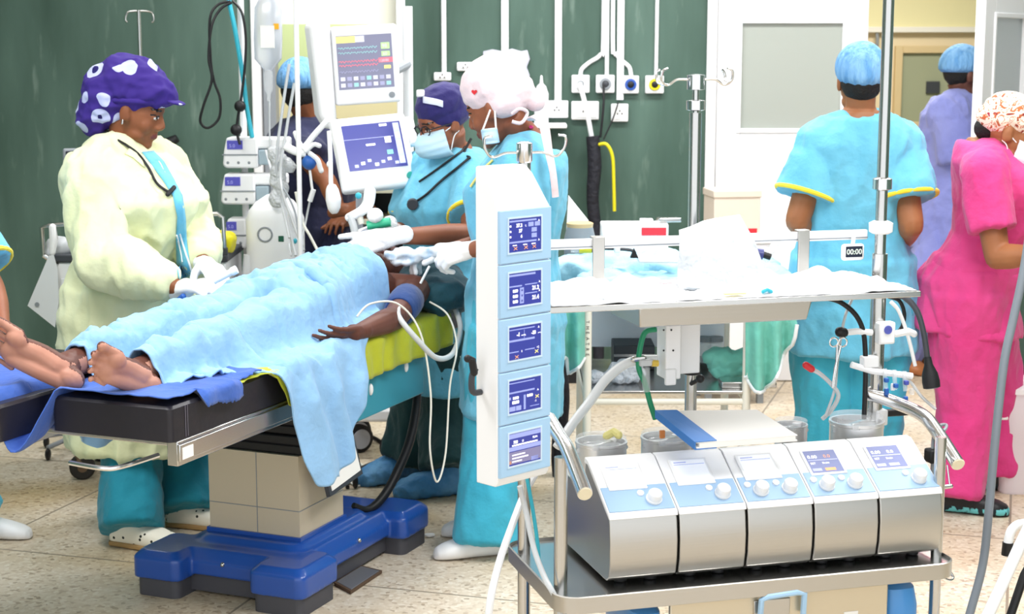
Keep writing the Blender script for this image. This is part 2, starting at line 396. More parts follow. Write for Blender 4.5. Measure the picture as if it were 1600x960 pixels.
# door_1: closed white leaf with a frosted pane
def leaf(n, w, h, px, pz, glass, t=.045):
    """leaf in local xz, hinge at x=0"""
    d = MB(); d.span((0, px[0]), (0, t), (0, h)); d.span((px[1], w), (0, t), (0, h)); d.span((px[0], px[1]), (0, t), (0, pz[0])); d.span((px[0], px[1]), (0, t), (pz[1], h))
    o = S(n, d, WHM, bevel=.004)
    b = MB(); k = .022
    for y in (-.008, t - .004):
        b.span((px[0] - k, px[0]), (y, y + .012), (pz[0] - k, pz[1] + k)); b.span((px[1], px[1] + k), (y, y + .012), (pz[0] - k, pz[1] + k))
        b.span((px[0], px[1]), (y, y + .012), (pz[0] - k, pz[0])); b.span((px[0], px[1]), (y, y + .012), (pz[1], pz[1] + k))
    b.build('glazing_bead', WHM, o, bevel=.003)
    MB().span(px, (t * .35, t * .65), pz).build('glass_pane', glass, o)
    return o
x0, x1 = wx(1122), wx(1357)
d1 = leaf('door_1', x1 - x0, HD - .01, (wx(1160) - x0, wx(1317) - x0), (at(0, 203, YW).z, at(0, 38, YW).z), GLS)
d1.location = (x0, YW + .03, .005)
h = MB(); h.tube([(x1 - x0 - .06, -.0, 1.0), (x1 - x0 - .06, -.05, 1.0), (x1 - x0 - .17, -.055, 1.0)], .009, 8); h.span((x1 - x0 - .085, x1 - x0 - .035), (-.008, 0), (.93, 1.07)); h.build('door_handle', STL, d1)
# door_2: open leaf swung into the corridor
d2 = leaf('door_2', .78, HD - .01, (.14, .62), (1.05, 1.86), mat('grey_glass', '#aab4b8', .2))
hx, hy = 2.53, 8.33; fx, fy = wx(1527, 7.72), 7.72
d2.location = (hx, hy, .005); d2.rotation_euler = (0, 0, math.atan2(fy - hy, fx - hx))
MB().tube([(.71, -.0, 1.02), (.71, -.05, 1.02), (.6, -.055, 1.02)], .009, 8).build('door_handle', STL, d2)
# corridor: high cream band, ledge, serving window with a dark plate
cy = 11.6
S('trim_6', MB().span((1.2, 3.6), (cy - .02, cy), (at(0, 44, cy).z, 3.2)), mat('pale_lemon_paint', '#e8e0b2', .6))
S('trim_7', MB().span((1.2, 3.6), (cy - .07, cy), (at(0, 51, cy).z, at(0, 42, cy).z)), OFW, bevel=.005)
a, b, za, zb = wx(1408, cy), wx(1545, cy), at(0, 190, cy).z, at(0, 83, cy).z
w1 = S('window_1', MB().span((a, b), (cy - .015, cy - .005), (za, zb)), GLZ)
f = MB()
for s in ((a - .05, a, za - .05, zb + .05), (b, b + .05, za - .05, zb + .05), (a, b, zb, zb + .05), (a, b, za - .05, za)): f.span((s[0], s[1]), (cy - .05, cy), (s[2], s[3]))
f.build('window_frame', mat('beige_frame', '#d3bd93', .5), w1, bevel=.004)

# ---------------------------------------------------------------- wall services
def wplate(name, label, cat, u0, u1, v0, v1, group, dep=.035, m=WHT):
    t = thing(name, label, cat, (wx((u0 + u1) / 2), YW, at(0, v1, YW).z), group=group)
    MB().span((wx(u0), wx(u1)), (YW - dep, YW), (at(0, v1, YW).z, at(0, v0, YW).z)).build('box', m, t, bevel=.006); return t
def gas(label, u0, u1, v0, v1, ring, core, gname='medical gas outlets on the green wall'):
    t = wplate('gas_outlet', label, 'gas outlet', u0, u1, v0, v1, gname)
    c = V((wx((u0 + u1) / 2), YW - .035, at(0, (v0 + v1) / 2, YW).z)); M = frame(c, (1, 0, 0), (0, -1, 0))
    MB(M).lathe([(.028, 0), (.03, .004), (.027, .012), (.018, .013), (.016, .006), (.0, .006)], cap=False).build('socket_ring', ring, t)
    MB(M).lathe([(.015, .002), (.015, .014), (.009, .017), (.0, .017)], cap=False).build('socket_core', core, t); return t
gas('white gas outlet with a white hose plugged in, at the near end of the row', 893, 921, 117, 145, WHT, GRY)
gas('white gas outlet with a black cable hanging from its grey socket', 931, 960, 117, 145, GRY, DGR)
gas('white gas outlet with a dark blue round socket', 972, 998, 118, 146, mat('outlet_blue', '#2f55a8', .4), BLK)
gas('white gas outlet with a yellow ringed black socket', 1008, 1037, 118, 146, YEL, BLK)
def sock(label, u0, u1, v0, v1):
    t = wplate('wall_socket', label, 'wall socket', u0, u1, v0, v1, 'electrical boxes on the green wall', .03)
    MB().span((wx(u0) + .012, wx(u1) - .012), (YW - .034, YW - .03), (at(0, v1, YW).z + .012, at(0, v0, YW).z - .012)).build('face_plate', PAP, t, bevel=.002)
    for k in (-1, 0, 1): MB().box(((wx(u0) + wx(u1)) / 2 + k * .011, YW - .035, (at(0, v0, YW).z + at(0, v1, YW).z) / 2 - .004 + (.014 if k == 0 else 0)), (.006, .004, .009)).build('pin_hole', DGR, t)
sock('small white socket box just above the indigo cap', 678, 705, 113, 126)
sock('small white socket box between the indigo cap and the pale pink cap', 714, 741, 97, 111)
sock('wide white socket box beside the white bottle behind the pale pink cap', 852, 888, 157, 184)
sock('wide white socket box with a white hose crossing it', 893, 936, 158, 187)
sock('square white socket box lowest under the thick white trunking', 955, 982, 162, 190)
def conduit(label, pts, r, name='conduit', flat=False):
    P = [V((wx(u), YW - r, at(0, v, YW).z)) for u, v in pts]
    mb = MB()
    if flat: mb.span((P[0].x - r, P[0].x + r), (YW - r * 1.3, YW), (min(P[0].z, P[-1].z), max(P[0].z, P[-1].z)))
    else: mb.tube(P, r, 10, sm=6 if len(P) > 2 else 0)
    o = mb.build(name, WHT); return tag(o, label, 'pipe', 'white pipes and trunking on the green wall')
TOPV = -190
conduit('thin white conduit running down to the socket box above the indigo cap', [(694, TOPV), (694, 113)], .013)
conduit('white trunking dropping behind the pale pink cap', [(789, TOPV), (789, 80)], .018, 'trunking', True)
conduit('white trunking dropping to the wide socket box beside the white bottle', [(872, TOPV), (872, 157)], .017, 'trunking', True)
conduit('white pipe curving over to the gas outlet with the white hose', [(942, TOPV), (942, 60), (938, 85), (920, 98), (909, 108), (907, 118)], .011)
conduit('straight white pipe above the gas outlet with the black cable', [(948, TOPV), (948, 117)], .0105)
conduit('white pipe curving over to the blue gas outlet', [(957, TOPV), (957, 60), (961, 82), (972, 95), (983, 105), (986, 118)], .011)
conduit('thick white trunking reaching lowest between the gas outlets', [(969, TOPV), (968, 156)], .017, 'trunking', True)
conduit('thin white pipe above the yellow ringed gas outlet', [(1026, TOPV), (1025, 118)], .0095)
def cable(name, label, pts, r, m, cat='cable', sm=6, group=None, n=8):
    """pts: (u, v, d) or vectors"""
    o = MB().tube([at(*p) if not isinstance(p, V) else p for p in pts], r, n, sm=sm).build(name, m, smooth=60); return tag(o, label, cat, group)
cable('gas_hose', 'straight white hose from the gas outlet down into the black cable bundle', [(906, 131, 8.44), (911, 150, 8.4), (917, 175, 8.4), (925, 218, 8.42)], .013, WHT, 'hose', sm=3)
cable('power_cable', 'thin black cable hanging from the grey gas outlet', [(943, 132, 8.44), (943, 165, 8.42), (938, 215, 8.42)], .006, BLK)
cable('power_cable', 'thin black cable hanging from the lowest square socket box', [(966, 160, 8.46), (958, 185, 8.43), (943, 218, 8.42)], .004, BLK)
tag(MB().tube([at(926, 213, 8.4), at(929, 260, 8.39), at(926, 310, 8.39), at(931, 372, 8.4), at(935, 470, 8.41), at(935, 560, 8.4)], [.034, .037, .032, .034, .03, .03], 10, sm=5).build('cable_sleeve', mat('black_webbing', '#1b1b24', .7, bump=(30, .6, .02)), smooth=60), 'thick black sleeve bundling cables down the green wall', 'cable sleeve')
cable('earth_cable', 'yellow cable end curling out of the black cable sleeve', [(936, 226, 8.38), (948, 226, 8.36), (957, 245, 8.36), (959, 285, 8.37), (960, 330, 8.38)], .009, YEL)
# crumpled white paper sheet stuck on the wall behind the caps
p = MB(); ws = [(755, 80), (770, 77), (785, 80), (800, 76), (815, 80), (824, 78), (828, 92), (823, 105), (828, 118), (822, 130), (825, 142), (755, 142)]
p.prism([(wx(u), at(0, v, YW).z) for u, v in ws], .02, Matrix(((1, 0, 0, 0), (0, 0, -1, YW - .005), (0, 1, 0, 0), (0, 0, 0, 1))))
tag(p.build('wall_pad', mat('pad_lilac', '#c3c3d0', .6), bevel=.004), 'white scalloped pad on the wall behind the pale pink cap', 'pad')
# bracket shelf and bottle behind the surgeon
t = thing('wall_shelf', 'small white bracket shelf under the white bottle', 'shelf', at(850, 200, 8.4))
MB().span((wx(812), wx(885)), (YW - .16, YW), (at(0, 200, 8.4).z, at(0, 193, 8.4).z)).build('shelf_board', WHT, t, bevel=.006)
MB().prism([(0, 0), (.14, 0), (0, -.1)], .012, Matrix(((0, 0, 1, wx(845)), (-1, 0, 0, YW), (0, 1, 0, at(0, 200, 8.4).z), (0, 0, 0, 1)))).build('bracket', WHT, t)
def lathe_thing(name, label, cat, base, prof, m, parts=(), group=None):
    t = thing(name, label, cat, base, group=group); M = Matrix.Translation(V(base))
    MB(M).lathe(prof).build('body', m, t)
    for n, pr, mm in parts: MB(M).lathe(pr).build(n, mm, t)
    return t
bz = at(0, 193, 8.4).z
lathe_thing('squeeze_bottle', 'white squeeze bottle with pointed nozzle on the wall shelf', 'bottle', (wx(846, 8.41), 8.41, bz), [(.034, 0), (.036, .01), (.036, .15), (.03, .165)], WHT, [('nozzle', [(.03, .165), (.024, .185), (.009, .2), (.006, .235), (.002, .24)], WHT)])
# dark plate on the corridor window
tag(MB().span((wx(1447, cy), wx(1468, cy)), (cy - .035, cy - .015), (at(0, 146, cy).z, at(0, 127, cy).z)).build('notice_plate', DGR, bevel=.003), 'small dark square plate on the corridor window', 'plate')
t = thing('wall_hook', 'dark metal hook bracket on the corridor wall', 'hook', at(1370, 80, cy))
MB().span((wx(1362, cy), wx(1378, cy)), (cy - .04, cy), (at(0, 49, cy).z, at(0, 44, cy).z)).build('bracket', DGR, t, bevel=.003)
MB().tube([at(1370, 48, cy - .04), at(1371, 62, cy - .05), at(1369, 80, cy - .04)], .012, 8, sm=4).build('hook', GRY, t)
# tall box standing against door_1 behind the tray
t = thing('cardboard_box', 'pale cardboard box standing in front of the white door', 'box', at(1148, 360, 8.1))
M = RZ((wx(1148, 8.1), 8.1, at(0, 370, 8.1).z), R(8))
MB(M).span((-.115, .115), (-.1, .1), (0, .22)).build('carton', CRD, t, bevel=.004)
MB(M).span((-.12, .12), (-.105, .105), (.2, .235)).build('lid', CRD, t, bevel=.004)
MB(M).span((.05, .1), (-.103, -.1), (.02, .05)).build('printed_mark', RED, t)
t = thing('side_cabinet', 'low white cabinet under the pale cardboard box by the white door', 'cabinet', (wx(1148, 8.1), 8.1, 0)); cz = at(0, 370, 8.1).z; M = RZ((wx(1148, 8.1), 8.1, 0), R(8))
MB(M).span((-.16, .16), (-.14, .14), (.08, cz - .02)).build('carcass', WHM, t, bevel=.006); MB(M).span((-.17, .17), (-.15, .15), (cz - .02, cz)).build('cabinet_top', WHM, t, bevel=.004)
cdr = MB(M).span((-.145, .145), (-.152, -.14), (.1, cz - .04)).build('cabinet_door', WHM, t, bevel=.003); MB(M).box((.11, -.16, cz * .6), (.012, .016, .08)).build('handle', STL, cdr, bevel=.003)
for i_ in (-1, 1):
    for j_ in (-1, 1): MB(M).box((i_ * .13, j_ * .11, .04), (.03, .03, .08)).build('foot', GRY, t)
# ---------------------------------------------------------------- people: builders
def hand(mb, w, d, back, side, curl=.4, spread=.12, s=1.0, infl=0.0, curls=None, thumb=(.7, .62, -.35), tcurl=.35):
    """wrist point, finger direction, back-of-hand normal, thumb side (+1/-1 along d x back)"""
    Y = V(d).normalized(); Z = V(back); Z = (Z - Y * Z.dot(Y)).normalized(); X = Y.cross(Z) * side
    P = lambda x, y, z: V(w) + (X * x + Y * y + Z * z) * s
    i_ = infl
    mb.tube([P(0, -.035, 0), P(0, .0, 0), P(0, .03, 0)], [(.026 + i_) * s, (.0255 + i_) * s, (.03 + i_) * s], 12, ball=True)
    Xm = Matrix(((X.x, Y.x, Z.x), (X.y, Y.y, Z.y), (X.z, Y.z, Z.z)))
    mb.ell(P(0, .05, -.002), ((.037 + i_) * s, (.048 + i_) * s, (.0145 + i_) * s), X=Xm)
    kn = [(.029, .086, (.042, .026, .021)), (.0095, .092, (.046, .029, .022)), (-.0105, .088, (.042, .027, .021)), (-.0295, .078, (.034, .021, .018))]
    for k, (x, y, L) in enumerate(kn):
        mb.tube([P(x * .6, .012, 0), P(x, y, 0)], [(.0125 + i_) * s, (.0108 + i_) * s], 8, ball=True)
        a, q = 0.0, P(x, y, 0); sp = spread * (1.5 - k) / 1.5
        c = curls[k] if curls else curl
        pts, rr = [q], [(.0102 + i_) * s]
        for L_, f in zip(L, (.9, 1.1, .7)):
            a += c * f; dirv = (Y * cos(a) - Z * sin(a)); dirv = (dirv + X * sp * cos(a)).normalized()
            q = q + dirv * L_ * s; pts.append(q); rr.append((.0098 - .0011 * len(rr) + i_ * .8) * s)
        mb.tube(pts, rr, 8, ball=True)
    td = (X * thumb[0] + Y * thumb[1] + Z * thumb[2]).normalized(); q = P(.018, .016, -.006); pts, rr = [q], [(.0155 + i_) * s]
    for L_, r_, k in zip((.044, .034, .027), (.0125, .0112, .0088), range(3)):
        if k: td = (td + (Y * .8 - X * .55 - Z * .15) * tcurl).normalized()
        q = q + td * L_ * s; pts.append(q); rr.append((r_ + i_ * .8) * s)
    mb.tube(pts, rr, 8, ball=True)

def headframe(c, f, u=(0, 0, 1), s=1.0):
    F = V(f).normalized(); U = V(u); U = (U - F * U.dot(F)).normalized(); X = F.cross(U)
    return Matrix(((X.x * s, F.x * s, U.x * s, c[0]), (X.y * s, F.y * s, U.y * s, c[1]), (X.z * s, F.z * s, U.z * s, c[2]), (0, 0, 0, 1)))
def head(mb, M, neck=None, nr=.054):
    E = lambda c, r: mb.ell(c, r, M=M)
    E((0, -.018, .03), (.075, .096, .088)); E((0, .018, -.018), (.067, .076, .09)); E((0, .03, -.075), (.051, .052, .038)); E((0, .066, -.1), (.022, .019, .017))
    for k in (-1, 1):
        E((k * .036, .054, -.034), (.027, .027, .03)); E((k * .03, .0775, .002), (.0155, .0115, .0092)); E((k * .029, .0745, .0235), (.023, .014, .0085))
        E((k * .077, -.012, -.01), (.0085, .019, .031)); E((k * .074, .0, -.02), (.01, .012, .016)); E((k * .013, .094, -.034), (.0105, .012, .0085))
        E((k * .04, .03, -.072), (.022, .035, .022))
    mb.tube([(0, .082, .018), (0, .095, -.006), (0, .105, -.026), (0, .097, -.036)], [.0085, .0092, .0112, .008], 10, M=M, ball=True)
    E((0, .0845, -.0605), (.022, .0115, .006)); E((0, .0825, -.071), (.019, .0115, .0065)); E((0, .078, -.05), (.022, .012, .012)); E((0, .07, -.084), (.022, .012, .01)); E((0, .052, .03), (.05, .042, .045))
    if neck is not None:
        a = M @ V((0, -.028, -.04)); b = V(neck); mb.tube([a, lerp(a, b, .5), b, b + (b - a).normalized() * .05], [nr * 1.02, nr, nr * 1.1, nr * 1.15], 14)
def head_paint(M, base=0, eyes=True):
    """materials: base skin, +1 eye white, +2 eye dark / brow, +3 lips"""
    Mi = np.array(M.inverted())
    def f(c, n):
        q = np.c_[c, np.ones(len(c))] @ Mi.T; q = q[:, :3]; out = np.full(len(c), base)
        for k in (-1, 1):
            dx, dz = q[:, 0] - k * .03, q[:, 2] - .001; fr = q[:, 1] > .06
            out[fr & ((dx / .012) ** 2 + ((dz + .0015) / .0042) ** 2 < 1)] = base + 1
            out[fr & (dx ** 2 + (dz * 1.1) ** 2 < .0058 ** 2)] = base + 2
            out[fr & ((dx / .0165) ** 2 + ((dz - .0075) / .0028) ** 2 < 1)] = base + 2
            out[fr & ((dx / .022) ** 2 + ((dz - .0265) / .0042) ** 2 < 1)] = base + 2
        out[(q[:, 1] > .07) & ((q[:, 0] / .021) ** 2 + ((q[:, 2] + .0655) / .0125) ** 2 < 1)] = base + 3
        return out
    return f
def smooth_step(x): x = max(0, min(1, x)); return x * x * (3 - 2 * x)
TORSO = [(-.16, .125, .09, 0), (-.06, .165, .122, -.008), (.05, .172, .128, -.012), (.18, .158, .118, 0), (.38, .128, .098, .008), (.55, .14, .11, .014), (.72, .155, .118, .016), (.86, .155, .1, .0), (.95, .11, .075, -.012), (1.0, .082, .064, -.012), (1.04, .058, .055, -.01)]
class Pose:
    """world joints of one person"""
    def __init__(s, **k): s.__dict__.update(k); s.b = getattr(s, 'b', 1.0); s.bd = getattr(s, 'bd', s.b); s.bust = getattr(s, 'bust', 0.0); s.limb = getattr(s, 'limb', 1.0)
    def sec(s, t, w, d, off, infl=0.0):
        P, N = V(s.pv), V(s.nk); c = lerp(P, N, t)
        if getattr(s, 'bow', None): c = c + V(s.bow) * sin(pi * max(0, min(1, t)))
        ha, sa = V(s.ha).normalized(), (V(s.sr) - V(s.sl)).normalized(); ax = lerp(ha, sa, smooth_step((t - .1) / .7)).normalized()
        sp = (N - P).normalized(); fw = sp.cross(ax).normalized()   # ax points to the person's right; sp x right = forward
        bu = s.bust * math.exp(-((t - .68) / .16) ** 2)
        return c + fw * (off * s.bd + bu), ax * (w * s.b + infl), fw * (d * s.bd + infl + bu)
    def torso(s, mb, infl=0.0, t1=2.0):
        mb.loft([s.sec(*q, infl=infl) for q in TORSO if q[0] < t1], 24, 2.3)
        r = (.058 if infl == 0 else .06 + infl * .8) * s.limb; m = lerp(V(s.pv), V(s.nk), .93)
        mb.tube([s.sl, lerp(V(s.sl), m, .6), lerp(V(s.sr), m, .6), s.sr], [r, r * 1.05, r * 1.05, r], 14, ball=True)
    def arm(s, mb, k, infl=0.0):
        sh, el, wr = V(getattr(s, 's' + k)), V(getattr(s, 'e' + k)), V(getattr(s, 'w' + k)); L = s.limb
        mb.tube([sh, lerp(sh, el, .45), el], [(.054) * L + infl, .048 * L + infl, .041 * L + infl], 14, ball=True)
        mb.tube([el, lerp(el, wr, .3), wr], [.041 * L + infl, .042 * L + infl, .027 * L + infl], 14, ball=True)
    def leg(s, mb, k, infl=0.0):
        ax = V(s.ha).normalized() * (.09 * s.b * (1 if k == 'r' else -1)); h = V(s.pv) + ax; kn, an = V(getattr(s, 'k' + k)), V(getattr(s, 'a' + k)); L = s.limb
        mb.tube([h, lerp(h, kn, .4), kn], [.092 * L + infl, .08 * L + infl, .058 * L + infl], 16, ball=True)
        mb.tube([kn, lerp(kn, an, .32), an], [.057 * L + infl, .056 * L + infl, .038 * L + infl], 16, ball=True)
    def body(s, root, mats, feet=True, size=.006, extra=None, paint=True, name='body'):
        mb = MB(); s.torso(mb); M = s.M
        for k in 'rl':
            if hasattr(s, 'e' + k):
                s.arm(mb, k)
                if hasattr(s, 'h' + k): hand(mb, V(getattr(s, 'w' + k)), **getattr(s, 'h' + k))
            if hasattr(s, 'k' + k):
                s.leg(mb, k)
                if feet and hasattr(s, 'f' + k):
                    a, f = V(getattr(s, 'a' + k)), V((*getattr(s, 'f' + k)[:2], 0)).normalized(); z = V((0, 0, a.z - .035))
                    mb.tube([a, a - z * .8 - f * .01], [.037, .03], 12, ball=True); mb.tube([a - z * 1.1 - f * .03, a - z * 1.25 + f * .11], [.026, .018], 12, ball=True)
        head(mb, M, s.nk)
        if extra: extra(mb)
        return vox(mb, name, mats, root, size, 3, paint=head_paint(M) if paint else None)
    def top(s, root, name, m, infl=.022, hem=.2, sleeve=.6, sr=(.075, .085), hw=(0, 0), folds=None, size=.009, long=False, cuff=.045, trim=None, sides='rl', neck=1.02, extra=None, hemdir=None):
        mb = MB(); s.torso(mb, infl, neck)
        P, N = V(s.pv), V(s.nk); dn = V(hemdir).normalized() if hemdir else lerp((P - N).normalized(), V((0, 0, -1)), .6).normalized()
        if hem:
            c0, a0, f0 = s.sec(.22, .162, .122, 0, infl); c, a, f = s.sec(.0, .17, .127, -.01, infl); q = V(P) + dn * hem
            a1, f1 = a.normalized() * (a.length + hw[0]), f.normalized() * (f.length + hw[1])
            mb.loft([(c0, a0, f0), (c, a, f), (lerp(c, q, .5), lerp(a, a1, .6), lerp(f, f1, .6)), (q, a1, f1)], 28, 2.2)
        ends = []
        for k in sides:
            sh, el, wr = V(getattr(s, 's' + k)), V(getattr(s, 'e' + k)), V(getattr(s, 'w' + k))
            if long:
                w2 = lerp(el, wr, sleeve); mb.tube([sh, lerp(sh, el, .5), el], [sr[0], sr[1], sr[1] * .95], 16, ball=True)
                mb.tube([el, lerp(el, w2, .5), lerp(el, w2, .9), w2], [sr[1] * .95, sr[1] * .85, cuff * 1.15, cuff], 16, ball=False); mb.ell(el, (sr[1] * .95,) * 3)
            else:
                e = lerp(sh, el, sleeve); mb.tube([sh, lerp(sh, e, .5), e], [sr[0], lerp(sr[0], sr[1], .6), sr[1]], 16); mb.ell(sh, (sr[0],) * 3)
                ends.append((e, (el - sh).normalized(), sr[1]))
        if extra: extra(mb)
        o = vox(mb, name, m, root, size, 3, folds=folds)
        if trim:
            for e, d, r in ends:
                X = d.orthogonal().normalized(); Y = d.cross(X)
                MB().tube([e - d * .004 + (X * cos(2 * pi * k / 28) + Y * sin(2 * pi * k / 28)) * (r + .001) for k in range(28)], .0085, 8, loop=True).build('sleeve_trim', trim, o)
        return o
    def trousers(s, root, m, rad=(.115, .1, .085, .088), top=.12, end=.93, folds=None, size=.009, name='scrub_trousers', infl=.02, thick=1.0):
        mb = MB(); mb.loft([s.sec(*q, infl=infl) for q in TORSO if -.2 < q[0] < .3], 24, 2.2)
        for k in 'rl':
            ax = V(s.ha).normalized() * (.09 * s.b * (1 if k == 'r' else -1)); h = V(s.pv) + ax; kn, an = V(getattr(s, 'k' + k)), V(getattr(s, 'a' + k)); e = lerp(kn, an, end)
            mb.tube([h, lerp(h, kn, .45), kn], [rad[0], rad[1], rad[2]], 18, ball=True); mb.tube([kn, lerp(kn, e, .5), e], [rad[2], lerp(rad[2], rad[3], .5), rad[3]], 18); mb.ell(kn, (rad[2],) * 3)
        return vox(mb, name, m, root, size, 3, folds=folds)
def shoe(root, name, mats, a, f, L=.26, w=.047, h=.075, label=None, size=.005, paint=None, bulk=1.0, folds=None, sole=.012, z0=0.0):
    """a = ankle point, f = toe direction; stands on the floor"""
    f = V((f[0], f[1], 0)).normalized(); X = V((f.y, -f.x, 0)); Z = V((0, 0, 1)); o = V((a[0], a[1], z0)) - f * L * .27
    mb = MB()
    sec = lambda t, w_, h_: (o + f * L * t + Z * (h_ / 2 + .001), X * w_ * bulk, Z * (h_ / 2))
    mb.loft([sec(.0, w * .45, h * .72), sec(.06, w * .78, h * .95), sec(.25, w * .86, h * 1.15), sec(.45, w * .92, h * 1.0), (sec(.68, w * 1.05, h * .8)), sec(.86, w * .95, h * .62), sec(.96, w * .66, h * .48), sec(1.0, w * .3, h * .3)], 20, 2.6)
    return vox(mb, name, mats, root, size, 2, paint=paint, folds=folds)
def mask_patch(root, M, m, z0=.0, z1=-.115, a=1.15, name='face_mask', out=.006, strap=True, strapto=(.076, -.012), cz=-.06):
    """pleated mask round the lower face, in the head frame"""
    P = []
    n, k = 16, 22
    for i in range(n + 1):
        t = i / n; z = z0 + (z1 - z0) * t; r = []
        bulge = sin(pi * t) ** .6
        for j in range(k + 1):
            al = -a + 2 * a * j / k; rx, ry = .067 + .008 * bulge, .084 + .053 * bulge * (cos(al) ** 2)
            pl = .0016 * sin(t * pi * 8)
            r.append(V(((rx + out + pl) * sin(al), .0 + (ry + out + pl) * cos(al) - .012 * max(0, (t - .75) * 4), z)))
        P.append(r)
    o = MB(M).grid(P).build(name, m, root, smooth=60, solid=.002)
    if strap:
        for q in (-1, 1):
            s = MB(M)
            for zz in (z0 - .012, z1 + .02):
                s.tube([(q * .063, .03, zz), (q * .073, .005, lerp(zz, .0, .5)), (q * .078, -.02, .0 if zz > cz else -.035)], .0022, 6, sm=4)
            s.build('ear_loop', WHT, o)
    return o
def stethoscope(root, pts, m=None, r=.005):
    return MB().tube(pts, r, 8, sm=6).build('stethoscope', m or BLK, root, smooth=60)
def bouffant(root, M, m, c=(0, -.03, .05), r=(.096, .118, .098), name='bouffant_cap', tilt=.0, cut=-.02):
    mb = MB(M); n = 40; rs = []
    for i in range(13):
        t = i / 12; ph = .04 + t * (pi * .64); ring = []
        for k in range(n):
            a = 2 * pi * k / n; ru = 1 + .028 * sin(a * 14) * t + .012 * sin(a * 27 + 1) * t
            if t > .92: ru *= .9
            x, y, z = r[0] * sin(ph) * cos(a) * ru, r[1] * sin(ph) * sin(a) * ru, r[2] * cos(ph)
            z += tilt * y * t
            ring.append(V((c[0] + x, c[1] + y, c[2] + z)))
        rs.append(ring)
    return mb.rings(rs).build(name, m, root, smooth=60)
# ---------------------------------------------------------------- operating table (local: a from foot to head, b from the near edge across, z up)
TBA = V((-.89, 4.3, 0)); TBR = R(67.3)   # local +x points along the table
TBM = RZ(TBA, TBR)
def TB(a, b, z): return TBM @ V((a, b, z))
TZ = .80
NVP = mat('table_blue_paint', '#1f4fa6', .3, spec=.6, coat=.3)
TEP = mat('table_teal_panel', '#3f93a8', .35)
tb = thing('operating_table', 'blue based operating table with black vinyl leg pad carrying the draped patient', 'operating table', TB(1.1, .28, 0), TBR)
def tp(name, m, fn, **k):
    mb = MB(TBM); fn(mb); return mb.build(name, m, tb, **k)
# base: low body with four lobes on a dark plinth
def rr(a0, a1, b0, b1, r, n=6):
    o = []
    for cx, cy, t0 in ((a1 - r, b1 - r, 0), (a0 + r, b1 - r, 90), (a0 + r, b0 + r, 180), (a1 - r, b0 + r, 270)):
        for i in range(n + 1): t = R(t0 + 90 * i / n); o.append((cx + r * cos(t), cy + r * sin(t)))
    return o
def slab(mb, a0, a1, b0, b1, z0, z1, r=.03, ins=.0):
    mb.rings([[V((x, y, z0)) for x, y in rr(a0, a1, b0, b1, r)], [V((x, y, z1 - ins)) for x, y in rr(a0, a1, b0, b1, r)], [V((x, y, z1)) for x, y in rr(a0 + ins, a1 - ins, b0 + ins, b1 - ins, r)]])
LB = ((.63, .87, -.01, .19), (.63, .87, .44, .62), (1.32, 1.53, -.015, .17), (1.32, 1.53, .42, .62))
def base(mb):
    slab(mb, .7, 1.5, .045, .555, .07, .15, .05, .035); slab(mb, .78, 1.3, .08, .5, .1, .172, .05, .03)
    for l in LB: slab(mb, *l, .06, .15, .03, .022)
bm_ = MB(TBM); base(bm_); vox(bm_, 'base', NVP, tb, .006, 4)
def plinth(mb):
    mb.c = 0; slab(mb, .72, 1.48, .065, .535, .012, .072, .05)
    for l in LB: slab(mb, l[0] + .012, l[1] - .012, l[2] + .012, l[3] - .012, .0, .068, .025)
tp('plinth', mat('plinth_grey', '#4b4b52', .55), plinth)
for a, b in ((.7, .32), (1.1, .045)): tp('bolt', STL, lambda mb: mb.ell((a, b, .115), (.008, .008, .008), n=10))
def col_(mb):
    mb.c = 0; mb.span((.85, 1.14), (.125, .46), (.16, .45))
    mb.c = 1
    for z in (.27,): mb.span((.8485, .8505), (.125, .46), (z - .0012, z + .0012)); mb.span((.85, 1.14), (.1235, .1255), (z - .0012, z + .0012))
    for b in (.28,): mb.span((.8485, .8505), (b - .0012, b + .0012), (.17, .45))
    mb.c = 2; mb.span((.842, 1.148), (.117, .468), (.15, .185))
tp('column', [mat('column_beige', '#cdbfa6', .35, spec=.6), GRY, NVP], col_, smooth=0)
def bell(mb):
    for i in range(5):
        k = .006 * (i % 2); mb.span((.86 - k, 1.16 + k), (.1 - k, .45 + k), (.45 + i * .032, .482 + i * .032))
    mb.span((.8, 1.25), (.06, .48), (.6, .655))
tp('bellows', BLK, bell, bevel=.006)
def lp(mb):
    mb.c = 0; mb.prism([(-.13, -.09), (.1, -.07), (.1, .09), (-.13, .07)], .015, TBM @ Matrix.Translation(V((1.03, .075, .4))) @ frame((0, 0, 0), (1, 0, 0), (0, -1, .25)))
    mb.c = 1; mb.prism([(-.115, -.075), (.088, -.055), (.088, .055), (-.115, .035)], .002, TBM @ Matrix.Translation(V((1.03, .0598, .4035))) @ frame((0, 0, 0), (1, 0, 0), (0, -1, .25)))
    mb.c = 2
    for i in range(6): mb.box((.95 + .0, .0595, .42 - i * .011), (.05 - .006 * (i % 3), .001, .0025))
tp('label_plate', [DGR, PAP, GRY], lp)
